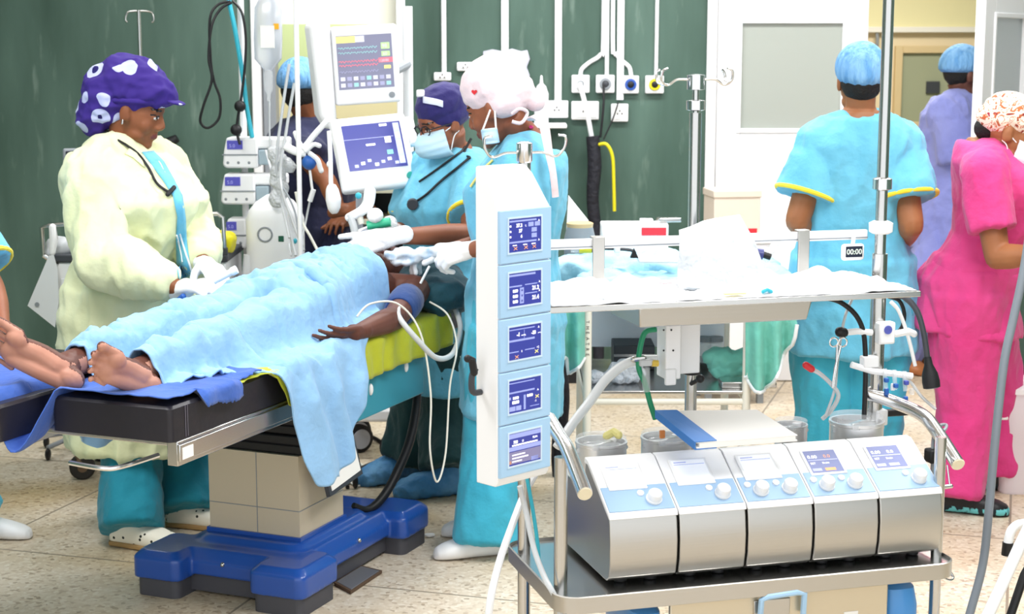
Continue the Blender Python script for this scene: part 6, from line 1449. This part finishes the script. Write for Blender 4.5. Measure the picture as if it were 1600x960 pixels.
m.build('screen', [mat('vent_blue', '#43478c', .25, emis=.42), LIT, mat('vent_pale', '#b9bfe4', .4, emis=.5), mat('vent_teal', '#7fc8c0', .4, emis=.5), mat('vent_cream', '#e3ead0', .4, emis=.6)], mon2, smooth=0)
MB(Fm).lathe([(.014, 0), (.014, .01), (0, .012)], Fm @ Matrix.Translation(V((w * .9, h * .12, 0))), 18, False).build('dial', mat('dial_teal', '#2aa79b', .4), mon2)
MB().tube([V((-.44, 7.1, 1.36)), at(590, 235, 6.52)], .025, 10).build('mount_arm', GRY, mon2)
MB(Fm).span((w * .98, w * 1.12), (h * .55, h * .95), (-.05, -.012)).build('side_pod', WHT, mon2, bevel=.01)
# drug dial machine behind the drape
dm_ = thing('dial_machine', 'white domed machine with round dial and green window behind the draped patient', 'medical machine', at(420, 480, 6.65) * 1.0)
c0 = at(420, 400, 6.65); sx = lambda u: at(u, 300, 6.65).x; sz = lambda v: at(400, v, 6.65).z
MB().loft([(V((sx(424), 6.74, z)), V((hw, 0, 0)), V((0, .1 * k, 0))) for z, hw, k in ((.7, .1, .9), (sz(395), .115, 1), (sz(345), .115, 1), (sz(330), .1, .95), (sz(318), .075, .8), (sz(308), .035, .5))], 28, 3.4).build('housing', WHT, dm_)
MB().span((sx(398), sx(450)), (6.67, 6.8), (.05, .72)).build('pedestal', WHM, dm_, bevel=.01)
MB().span((sx(380), sx(468)), (6.62, 6.88), (.0, .06)).build('base', WHM, dm_, bevel=.015)
mb = MB(); o_ = V((sx(413), 6.638, sz(366))); mb.tube([o_ + V((.028 * cos(2 * pi * i / 24), 0, .028 * sin(2 * pi * i / 24))) for i in range(24)], .0035, 6, loop=True); mb.build('dial', GRY, dm_)
MB().box((sx(438), 6.645, sz(373)), (.022, .012, .024)).build('window', mat('window_green', '#1f5a43', .3), dm_, bevel=.002)
MB().ell((sx(457), 6.66, sz(377)), (.014, .01, .014), n=12).build('cap', CYP, dm_)
MB().tube([V((sx(384), 6.68, sz(400))), V((sx(379), 6.68, sz(450))), V((sx(377), 6.68, .3)), V((sx(385), 6.7, .06))], .02, 10).build('leg', WHM, dm_)

# ---------------------------------------------------------------- things in the hands at the patient head
bm2 = thing('breathing_mask', 'clear breathing mask with green collar and white elbow held on the patient face', 'breathing mask', at(585, 380, 6.0))
MB().tube([at(562, 405, 5.98), at(568, 385, 5.99), at(585, 368, 6.0), at(595, 355, 6.0)], [.05, .052, .04, .02], 18, sm=3).build('mask_dome', mat('mask_dome', '#cfd6ea', .2, trans=.5), bm2)
MB().tube([at(574, 353, 5.98), at(610, 347, 5.98)], .022, 16, flat=.8).build('green_collar', mat('collar_green', '#36b58c', .4), bm2)
MB().tube([at(607, 350, 5.99), at(620, 362, 6.0)], [.02, .03], 14).build('clear_port', CLR, bm2)
MB().ell(at(586, 337, 5.97), (.03, .03, .028), n=16).build('white_cap', WHT, bm2)
MB().tube([at(578, 300, 6.0), at(575, 318, 5.99), at(565, 330, 5.98), at(545, 340, 5.97)], [.022, .022, .018, .015], 14, sm=4, ball=True).build('elbow', WHT, bm2)
MB().tube([at(546, 336, 5.97), at(552, 352, 5.96), at(556, 372, 5.96)], .014, 10, sm=3).build('hose', TUB, bm2)
MB().ell(at(560, 306, 5.97), (.012,) * 3, n=10).build('teal_cap', CYP, bm2)
MB().tube([at(560, 335, 5.98), at(565, 350, 5.98)], .012, 10).build('cream_port', CAB, bm2)
ab = MB(MM) if False else MB()
for k, (u, v, r) in enumerate(((615, 398, .022), (630, 396, .026), (648, 400, .026), (664, 396, .026), (680, 394, .026), (640, 408, .02), (620, 408, .018))): ab.ell(at(u, v, 5.75), (r * 1.4, r, r * .7), n=12)
tag(vox(ab, 'gauze_pack', mat('gauze_blue_white', '#e8f0f8', .5, mix=('#b9d4ec', (30, 30, 30), .5, .65)), None, .006, 1, folds=[(.008, (26, 26, 40), 5)]), 'crumpled white and pale blue pack held between the two gloved hands', 'pack')
tag(MB().tube([at(671, 416, 5.62), at(657, 443, 5.62)], .0042, 8).build('swab_stick', WHT), 'thin white stick pointing down from the surgeon glove over the pillow', 'stick')
tag(MB().tube([at(612, 392, 5.85), at(608, 404, 5.84), at(610, 416, 5.84)], [.016, .02, .01], 12, sm=3, ball=True).build('white_clip', WHT), 'small white fitting below the cuff of the left gloved hand', 'fitting') if False else None
sy = thing('syringe', 'white syringe held in the yellow gown person gloves over the drape', 'syringe', at(352, 432, 5.36))
MB().tube([at(334, 440, 5.36), at(362, 425, 5.36)], .011, 12).build('barrel', WHT, sy); MB().tube([at(362, 425, 5.36), at(370, 421, 5.36)], .014, 12).build('plunger', WHT, sy)
tag(MB().tube([at(276, 472, 5.45), at(286, 464, 5.43)], .011, 8, ball=True).build('blue_marker', BLU), 'small blue marker under the yellow gown cuff', 'marker')

# ---------------------------------------------------------------- trolley behind the yellow gown
tc = thing('supply_trolley', 'white supply trolley with chrome rails standing behind the yellow gown', 'trolley', (-1.47, 6.62, 0))
qx0, qx1, qy0, qy1, qz = at(86, 400, 6.5).x, at(352, 400, 6.5).x, 6.5, 6.9, at(86, 398, 6.5).z
MB().span((qx0, qx1), (qy0, qy1), (.22, qz - .03)).build('cabinet', mat('trolley_white', '#e8e9ea', .4), tc, bevel=.008)
MB().span((qx0 - .02, qx1 + .01), (qy0 - .01, qy1), (qz - .03, qz)).build('worktop', DGR, tc, bevel=.006)
for k in range(3): MB().span((qx0 + .02, qx1 - .02), (qy0 - .008, qy0), (.26 + k * .2, .43 + k * .2)).build('drawer', mat('trolley_white', '#e8e9ea', .4), tc, bevel=.004)
for x in (qx0 + .03, qx1 - .04):
    for y in (qy0 + .05, qy1 - .05):
        wc = MB(); wc.lathe([(0, -.016), (.045, -.016), (.052, -.01), (.052, .01), (.045, .016), (0, .016)], Matrix.Translation(V((x + .03, y, .0525))) @ Matrix.Rotation(pi / 2, 4, 'X') @ Matrix.Rotation(.3, 4, 'Y'), 22, False); wo = wc.build('wheel', mat('tyre_black', '#2a2724', .6), tc)
        MB().lathe([(0, -.019), (.02, -.019), (.02, .019), (0, .019)], Matrix.Translation(V((x + .03, y, .0525))) @ Matrix.Rotation(pi / 2, 4, 'X') @ Matrix.Rotation(.3, 4, 'Y'), 16, False).build('hub', mat('rusty_steel', '#7a6450', .5, .5), wo)
        MB().tube([V((x, y, .22)), V((x, y, .15)), V((x + .028, y - .02, .055))], .011, 8).build('caster_fork', mat('rusty_steel', '#7a6450', .5, .5), tc)
gx0, gx1 = at(66, 355, 6.5).x, at(348, 345, 6.5).x; gz = at(66, 352, 6.5).z
MB().tube([V((gx0, 6.5, gz - .12)), V((gx0 - .002, 6.5, gz - .01)), V((gx0 + .03, 6.5, gz)), V((gx1 - .02, 6.5, gz + .045)), V((gx1, 6.5, gz + .03)), V((gx1 + .005, 6.5, gz - .1)), V((gx1 + .005, 6.5, qz))], .0085, 10).build('guard_rail', STL, tc)
MB().tube([V((gx0, 6.5, gz - .12)), V((gx0 + .05, 6.5, qz - .04)), V((qx0 + .02, 6.52, qz - .04))], .0085, 10).build('guard_rail', STL, tc)
MB().tube([at(82, 355, 6.49), at(84, 375, 6.49), at(82, 395, 6.49)], [.014, .017, .012], 10, ball=True).build('rail_clamp', WHT, tc)
pw = [(84, 398), (76, 400), (43, 478), (86, 512), (92, 470), (90, 420)]
o = MB(); o.rings([[at(u, v, 6.46) for u, v in pw], [at(u, v, 6.463) for u, v in pw]]); o.c = 1; hc = at(58, 476, 6.458); o.rings([[hc + V((.009 * cos(2 * pi * k / 14), dy, .009 * sin(2 * pi * k / 14))) for k in range(14)] for dy in (-.003, .0005)])
tag(o.build('hanging_sheet', [mat('plastic_white_sheet', '#dfe2e6', .4), GRY], smooth=0), 'white plastic sheet with punched hole hanging from the trolley corner', 'plastic sheet')
tag(vox((lambda m: (m.ell(at(92, 385, 6.56), (.05, .03, .035)), m.ell(at(80, 392, 6.55), (.025, .03, .03)), m)[-1])(MB()), 'cloth_bundle', mat('bundle_grey', '#c9ccd0', .8), None, .007, 2, folds=[(.008, (20, 20, 20), 2)]), 'small grey white cloth bundle at the trolley corner', 'cloth')
yb = MB(); yb.loft([(V((at(338, 385, 6.52).x, 6.6, z)), V((hw, 0, 0)), V((0, hd, 0))) for z, hw, hd in ((qz, .05, .06), (qz + .03, .058, .07), (qz + .06, .06, .07), (qz + .075, .045, .05))], 20, 2.6)
tag(vox(yb, 'yellow_bag', mat('bag_yellow', '#e3d81e', .45), None, .007, 2, folds=[(.008, (18, 18, 18), 5)]), 'yellow plastic bag on the trolley next to the gown sleeve', 'bag')
tag(MB().box(at(338, 393, 6.5), (.09, .02, .03)).build('grey_strap', DGR, bevel=.004), 'dark strip across the yellow bag', 'strap')
for lb, u, v, sz_, m in (('white packet on top of the clutter beside the infusion stand', 322, 366, (.07, .05, .02), WHT), ('flat white tray of packets behind the gloved hands', 335, 376, (.1, .06, .012), PAP)):
    tag(MB().box(at(u, v, 6.56), sz_, rz=.3).build('supply_packet', m, bevel=.004), lb, 'packet')
t = thing('small_display', 'dark backed display with pale rim behind the yellow gown shoulder', 'display', at(118, 300, 7.0))
M_ = frame(at(118, 256, 7.0), (1, .25, 0), (.25, -1, .1)); MB(M_).box((0, 0, 0), (.1, .13, .02)).build('rim', GRY, t, bevel=.012, seg=3); MB(M_).box((.004, -.004, .009), (.086, .115, .008)).build('back', mat('navy_black', '#1b1a28', .4), t, bevel=.008)
MB().tube([at(118, 270, 7.02), V((at(118, 300, 7.02).x, 7.02, .09))], .012, 8).build('pole', GRY, t); stand_base(t, at(118, 300, 7.02).x, 7.02, GRY, .2)
t = thing('suction_regulator', 'black wall regulator with white tip seen past the purple cap person chin', 'regulator', at(262, 225, 8.45))
MB().tube([at(243, 236, 8.42), at(256, 228, 8.4), at(277, 216, 8.4)], [.05, .035, .02], 12).build('body', BLK, t); MB().box(at(262, 226, 8.35), (.02, .02, .04)).build('tip', WHT, t, bevel=.004)
MB().span((at(245, 225, 8.45).x, at(262, 225, 8.45).x), (8.42, 8.5), (at(0, 245, 8.45).z, at(0, 225, 8.45).z)).build('wall_plate', BLK, t, bevel=.004)

# ---------------------------------------------------------------- instrument trolley behind the tray
it = thing('instrument_trolley', 'cream tubular trolley with lower steel shelf behind the tray mast', 'trolley', (.56, 6.2, 0))
CRT = mat('trolley_cream', '#ece8dc', .45)
a_, b_ = at(918, 520, 5.9).x, at(1168, 520, 5.9).x; tz = at(918, 468, 5.9).z; zs = at(0, 628, 5.9).z; ty0, ty1 = 5.9, 6.5
for x in (a_, b_):
    for y in (ty0, ty1):
        lg = MB().tube([V((x, y, .06)), V((x, y, tz))], .0155, 14).build('leg', CRT, it)
        if x == a_ and y == ty0:
            lt = MB()
            for k, ch in enumerate('THEATRE'): lt.text(ch, .017, frame((x - .002, y - .0164, at(0, 507, 5.9).z - k * .02 ), (0, 0, -1), (0, -1, 0)) @ Matrix.Translation(V((-.016, -.004, 0))))
            lt.build('leg_lettering', BLK, lg, smooth=0)
        MB().ell((x, y, .03), (.014, .03, .03), n=14).build('caster', BLK, it)
for z in (zs, tz - .02):
    f_ = MB(); f_.tube([V((a_, ty0, z)), V((b_, ty0, z)), V((b_, ty1, z)), V((a_, ty1, z))], .012, 10, loop=False); f_.tube([V((a_, ty1, z)), V((a_, ty0, z))], .012, 10); f_.build('frame_rail', CRT, it)
for z, ov in ((zs + .03, .01), (tz, .165)): MB().rings([[V((x, y, z)) for x, y in rr(a_ - .01, b_ + ov, ty0 - .01, ty1 + .01, .03)], [V((x, y, z + .012)) for x, y in rr(a_ - .01, b_ + ov, ty0 - .01, ty1 + .01, .03)]]).build('shelf_plate', STL, it, bevel=.003)
MB().span((a_ + .01, b_ - .01), (ty1 - .03, ty1 - .01), (at(0, 540, 6.5).z, tz)).build('back_panel', mat('panel_lilac', '#eef1fa', .4), it)
# dark drawer box and items on the lower shelf
zz = zs + .042
t = thing('instrument_case', 'black and steel case on the lower shelf of the cream trolley', 'case', (at(998, 545, 6.35).x, 6.35, zz))
MB().span((at(964, 0, 6.3).x, at(1030, 0, 6.3).x), (6.28, 6.45), (zz, at(0, 539, 6.3).z)).build('body', DGR, t, bevel=.004); MB().span((at(964, 0, 6.3).x, at(1030, 0, 6.3).x), (6.274, 6.282), (at(0, 556, 6.3).z, at(0, 552, 6.3).z)).build('steel_strip', STL, t)
g = MB()
for k in range(9): g.ell((at(1140, 580, 6.1).x + .08 * noise.noise(V((k * 2.1, 0, 3))) * 1.6, 6.12 + .04 * noise.noise(V((k, 5, 1))), zz + .035 + .02 * (k % 3)), (.06, .05, .03), n=12)
tag(vox(g, 'green_cloth', GDR, None, .007, 2, folds=[(.014, (15, 15, 15), 3), (.006, (34, 34, 34), 5)]), 'crumpled green surgical cloth on the lower shelf of the cream trolley', 'cloth')
pb = MB()
for k in range(10): pb.ell((at(985, 600, 6.05).x + .13 * noise.noise(V((k * 1.9, 7, 3))) * 1.5, 6.02 + .03 * noise.noise(V((k, 5, 8))), zz + .025 + .014 * (k % 4)), (.035, .03, .022), n=10)
tag(vox(pb, 'tubing_pack', mat('pack_clear', '#dfe5ef', .2, trans=.3, bump=(50, .8, .02)), None, .006, 1, folds=[(.008, (28, 28, 28), 3)]), 'crumpled clear tubing pack on the lower shelf beside the case', 'pack')
tag(MB().lathe([(.05, 0), (.085, .03), (.088, .034), (.08, .032), (.048, .006), (0, .006)], Matrix.Translation(V((at(1120, 600, 6.2).x - .0, 6.32, zz))), 28, False).build('steel_bowl', STL), 'round steel bowl at the back of the lower trolley shelf', 'bowl')
for k, (u, lb) in enumerate(((1100, 'first small white jar on the lower trolley shelf behind the mast'), (1118, 'second small white jar on the lower trolley shelf behind the mast'))):
    lathe_thing('jar', lb, 'jar', (at(u, 560, 6.42).x, 6.42, zz), [(.026, 0), (.028, .004), (.028, .08), (.02, .09)], WHT, [('lid', [(.029, .088), (.029, .105), (0, .106)], GRY)], 'white jars on the lower trolley shelf')
tag(MB().box((at(1060, 600, 6.0).x + .25, 5.98, zz + .012), (.2, .1, .024)).build('steel_dish', STL, bevel=.004), 'shallow steel dish at the front of the lower trolley shelf', 'dish')
# hanging green drapes over the trolley top
def hang(name, label, cols, d0, seed, white=True):
    """cols: list of (u, v_top, v_bottom) seen in the photo at depth d0"""
    P = []
    n = 16
    us = [c[0] for c in cols]
    U = [us[0] + (us[-1] - us[0]) * i / 24 for i in range(25)]
    f = lambda u, k: np.interp(u, us, [c[k] for c in cols])
    for j in range(n + 1):
        r = []
        for u in U:
            v = lerp(f(u, 1), f(u, 2), j / n); q = at(u, v, d0); r.append(q + V((0, .022 * sin(u * .22 + seed) * (.4 + j / n) + .01 * noise.noise(V((u * .08, j * .3, seed))), 0)))
        P.append(r)
    o = MB().grid(P).build(name, GDR, smooth=80, solid=.003); tag(o, label, 'drape')
    if white: MB().tube([p + V((0, -.002, 0)) for p in P[-1]], .007, 8).build('white_hem', WHF, o)
    return o
hang('green_drape', 'green drape hanging from the trolley beside the display tower', [(868, 470, 500), (874, 470, 560), (885, 470, 560), (889, 470, 588), (897, 470, 578), (914, 470, 562)], 5.86, 1)
hang('green_drape', 'green drape with white hem hanging from the trolley beside the cyan trousers', [(1166, 470, 590), (1178, 470, 610), (1195, 470, 614), (1205, 470, 600), (1225, 470, 560), (1238, 470, 535), (1243, 470, 505)], 5.86, 2)
# dressed top: blue cloth, boxes, bottles
zt = tz + .012
g = MB()
for (u, v, d, r) in ((905, 425, 6.2, (.1, .12, .05)), (950, 420, 6.25, (.12, .12, .06)), (990, 425, 6.2, (.12, .12, .05)), (1030, 418, 6.2, (.12, .12, .05)), (1090, 425, 6.2, (.14, .12, .05)), (1140, 432, 6.2, (.1, .14, .05))):
    q = at(u, v, d); g.ell((q.x, d, max(q.z, zt + .04)), r, n=14)
g.span((a_ - .02, b_ + .17), (ty0, ty1), (zt, zt + .05))
tag(vox(g, 'blue_table_drape', mat('pale_blue_drape', '#a8d5e6', .85, bump=(22, .4, .02)), None, .01, 3, folds=[(.02, (9, 9, 9), 3), (.008, (24, 24, 24), 7)]), 'pale blue cloth heaped over the instrument trolley top behind the tray', 'drape')
zb = at(0, 372, 6.42).z
t = thing('instrument_box', 'long white box with a red label on the blue draped trolley', 'box', (at(996, 372, 6.42).x, 6.42, zb))
MB().span((at(943, 0, 6.4).x, at(1050, 0, 6.4).x), (6.4, 6.52), (zt + .03, at(0, 350, 6.4).z)).build('carton', WHT, t, bevel=.006)
MB().span((at(1007, 0, 6.4).x, at(1046, 0, 6.4).x), (6.396, 6.4), (at(0, 368, 6.4).z, at(0, 356, 6.4).z)).build('red_label', mat('label_red', '#e0303e', .5), t)
tag(MB().box((at(1045, 340, 6.46).x, 6.46, at(0, 346, 6.4).z), (.09, .05, .018), rz=.2).build('steel_clamp', STL, bevel=.004), 'small steel clamp lying on the white box', 'clamp')
tag(MB().box((at(1010, 340, 6.46).x, 6.46, at(0, 347, 6.4).z), (.05, .04, .014)).build('small_packet', WHT, bevel=.003), 'small white packet lying on the white box', 'packet')
cn = MB(); cn.rings([[at(u, v, d) for u, v in ((888, 305), (920, 345), (916, 352), (900, 358), (884, 368))] for d in (6.5, 6.53)])
tag(cn.build('paper_cone', PAP, bevel=.002), 'folded white paper sheet sticking up beside the surgeon back', 'paper')
lathe_thing('kidney_bowl', 'grey rounded bowl with tan rim beside the folded white paper', 'bowl', (at(906, 372, 6.35).x, 6.35, zt + .05), [(.03, 0), (.06, .03), (.062, .1), (.05, .15)], GRY, [('tan_rim', [(.05, .15), (.052, .165), (.04, .17), (0, .168)], mat('rim_tan', '#d2b183', .5))])
t = thing('drug_vial', 'small bottle with yellow label and black cap lying behind the tray rail', 'bottle', at(912, 390, 6.0)); q = at(905, 389, 6.0); MB().tube([q, q + V((.045, 0, 0))], .016, 14).build('label_band', mat('vial_yellow', '#ecdf3c', .5), t); MB().tube([q + V((.045, 0, 0)), q + V((.062, 0, 0))], .014, 14).build('cap', BLK, t); MB().tube([q + V((-.03, 0, 0)), q], .014, 14).build('glass', CLR, t)
tag(MB().box(at(964, 389, 5.98), (.022, .03, .026)).build('white_connector', WHT, bevel=.004), 'small white block on the black lead behind the tray rail', 'connector')
tag(MB().tube([at(930, 388, 6.0), at(960, 389, 6.0), at(985, 391, 6.0), at(993, 396, 6.0)], .006, 8, sm=4).build('black_lead', DGR), 'dark lead lying on the pale blue cloth behind the rail', 'lead')
tag(MB().prism([(0, 0), (.03, 0), (.014, .035)], .03, frame(at(984, 402, 5.98), (1, 0, 0), (0, -1, 0))).build('black_wedge', BLK, bevel=.002), 'small black wedge on the pale blue cloth', 'wedge')
tag(MB().box(at(1030, 405, 5.98), (.16, .1, .018)).build('white_basin', WHT, bevel=.006), 'flat white basin at the front of the pale blue cloth', 'basin')
t = thing('clear_bottle', 'clear bottles with black caps behind the plastic pack', 'bottle', at(1185, 405, 5.98)); MB().tube([at(1178, 396, 5.98), at(1192, 398, 5.98)], .02, 14).build('bottle', mat('bottle_indigo', '#3a3f7a', .3), t); MB().tube([at(1192, 398, 5.98), at(1204, 402, 5.98)], .012, 12).build('cap', BLK, t)
tag(MB().tube([at(1212, 380, 6.0), at(1204, 392, 6.0), at(1198, 404, 6.0)], .014, 10, sm=3, ball=True).build('clear_fitting', CLR), 'clear curved fitting behind the plastic pack', 'fitting')
# black strap bundle beside the tower
tag(MB().tube([at(868, 470, 6.7), at(875, 500, 6.7), at(868, 540, 6.68), at(874, 580, 6.68), at(879, 620, 6.66), at(876, 665, 6.64), at(876, 712, 6.62), at(880, 748, 6.6)], [.03, .04, .05, .035, .03, .032, .04, .045], 10, sm=5).build('cable_sleeve', mat('black_webbing', '#1b1b24', .7), smooth=60), 'black cable bundle dropping to the floor beside the display tower', 'cable sleeve')

# ---------------------------------------------------------------- floor items and things at the right edge
cable('floor_cable', 'black cable lying on the floor beside the table base', [V((*fl(548, 672).xy, .008)), V((*fl(590, 690).xy, .008)), V((*fl(612, 712).xy, .008)), V((*fl(570, 732).xy, .008)), V((*fl(545, 745).xy, .008)), V((*fl(543, 765).xy, .008))], .008, BLK)
cable('floor_cable', 'thin pale cable curled on the floor behind the table base', [V((*fl(545, 720).xy, .005)), V((*fl(565, 728).xy, .005)), V((*fl(575, 745).xy, .005)), V((*fl(560, 762).xy, .005)), V((*fl(542, 752).xy, .005)), V((*fl(530, 738).xy, .005))], .0045, CAB)
pp = [fl(522, 916, .0), fl(548, 930, .0), fl(597, 897, .0), fl(565, 889, .0)]
fpl = MB(); fpl.c = 0; fpl.rings([[p + Z3 * .001 for p in pp], [p + Z3 * .012 for p in pp]]); fpl.c = 1; cpt = sum(pp, V()) / 4; fpl.rings([[cpt + (p - cpt) * .9 + Z3 * .0121 for p in pp], [cpt + (p - cpt) * .88 + Z3 * .0135 for p in pp]])
tag(fpl.build('floor_plate', [mat('rust_edge', '#5b4636', .7), mat('plate_grey', '#85858a', .45, .4)], bevel=.002), 'grey metal floor plate with rusty edge beside the blue table base', 'floor plate')
for lb, u, v, s_ in (('larger white tissue scrap on the floor before the white shoes', 708, 835, .03), ('small white tissue scrap on the floor near the table base', 668, 840, .018)):
    g = MB()
    for k in range(5): g.ell(V((*fl(u, v).xy, .008)) + V((s_ * 1.6 * noise.noise(V((k * 3.3, u, 1))), s_ * noise.noise(V((k * 2.7, 2, u))), 0)), (s_ * .8, s_ * .6, .008), n=8)
    tag(vox(g, 'tissue_scrap', PAP, None, .004, 1), lb, 'tissue')
tag(MB().tube([at(1640, -560, 5.0), at(1640, -200, 4.95), at(1628, 150, 4.85), at(1612, 330, 4.75), at(1600, 420, 4.72), at(1583, 500, 4.7), at(1570, 560, 4.68), at(1560, 640, 4.66), at(1552, 720, 4.64), at(1545, 800, 4.62), at(1536, 880, 4.6), at(1518, 950, 4.55), at(1500, 1010, 4.5)], .0125, 12, sm=6).build('grey_hose', mat('hose_slate', '#7d858e', .4)), 'long slate grey hose hanging in front of the pink trousers', 'hose')
bn = thing('waste_bin', 'translucent white plastic bin beside the pink trousers', 'bin', V((*fl(1612, 785).xy, 0)))
q = fl(1615, 778); z1 = at(0, 618, q.y).z; MB().loft([(V((q.x, q.y + .14, z)), V((hw, 0, 0)), V((0, hw * .9, 0))) for z, hw in ((.0, .11), (.01, .115), (z1 * .6, .13), (z1 * .62, .135), (z1, .142))], 28, 5).build('bin_body', mat('bin_pinkish', '#ece4ec', .4), bn); MB().loft([(V((q.x, q.y + .14, z)), V((hw, 0, 0)), V((0, hw * .9, 0))) for z, hw in ((z1, .15), (z1 + .02, .15), (z1 + .03, .12))], 28, 5).build('bin_lid', WHT, bn)
MB().box((q.x - .12, q.y + .05, z1 * .78), (.03, .06, .03)).build('bin_handle', WHT, bn, bevel=.006)
ws = thing('walking_frame', 'white tubular frame with black rubber tip at the picture corner', 'frame', V((*fl(1573, 885).xy, 0)))
MB().tube([at(1640, 760, 4.6), at(1600, 840, 4.45), at(1570, 905, 4.35), at(1542, 965, 4.25), at(1520, 1010, 4.2)], .0165, 12, sm=4).build('frame_tube', WHM, ws)
MB().tube([at(1612, 818, 4.7), at(1592, 820, 4.68), at(1580, 830, 4.66), at(1575, 850, 4.65)], .0135, 12, sm=5).build('curved_leg', WHM, ws); MB().tube([at(1575, 848, 4.65), at(1573, 868, 4.65)], .016, 12).build('rubber_tip', BLK, ws)
MB().tube([at(1625, 855, 4.5), at(1600, 900, 4.45), at(1578, 965, 4.4), at(1570, 1000, 4.38)], .012, 10).build('black_leg', BLK, ws)
tag(MB().tube([TB(-.24, .62, .655), TB(-.27, .75, .65), TB(-.2, .86, .65)], .007, 8, sm=4).build('foot_bar', CHR), 'chrome bar end under the far leg pad', 'bar') if False else None
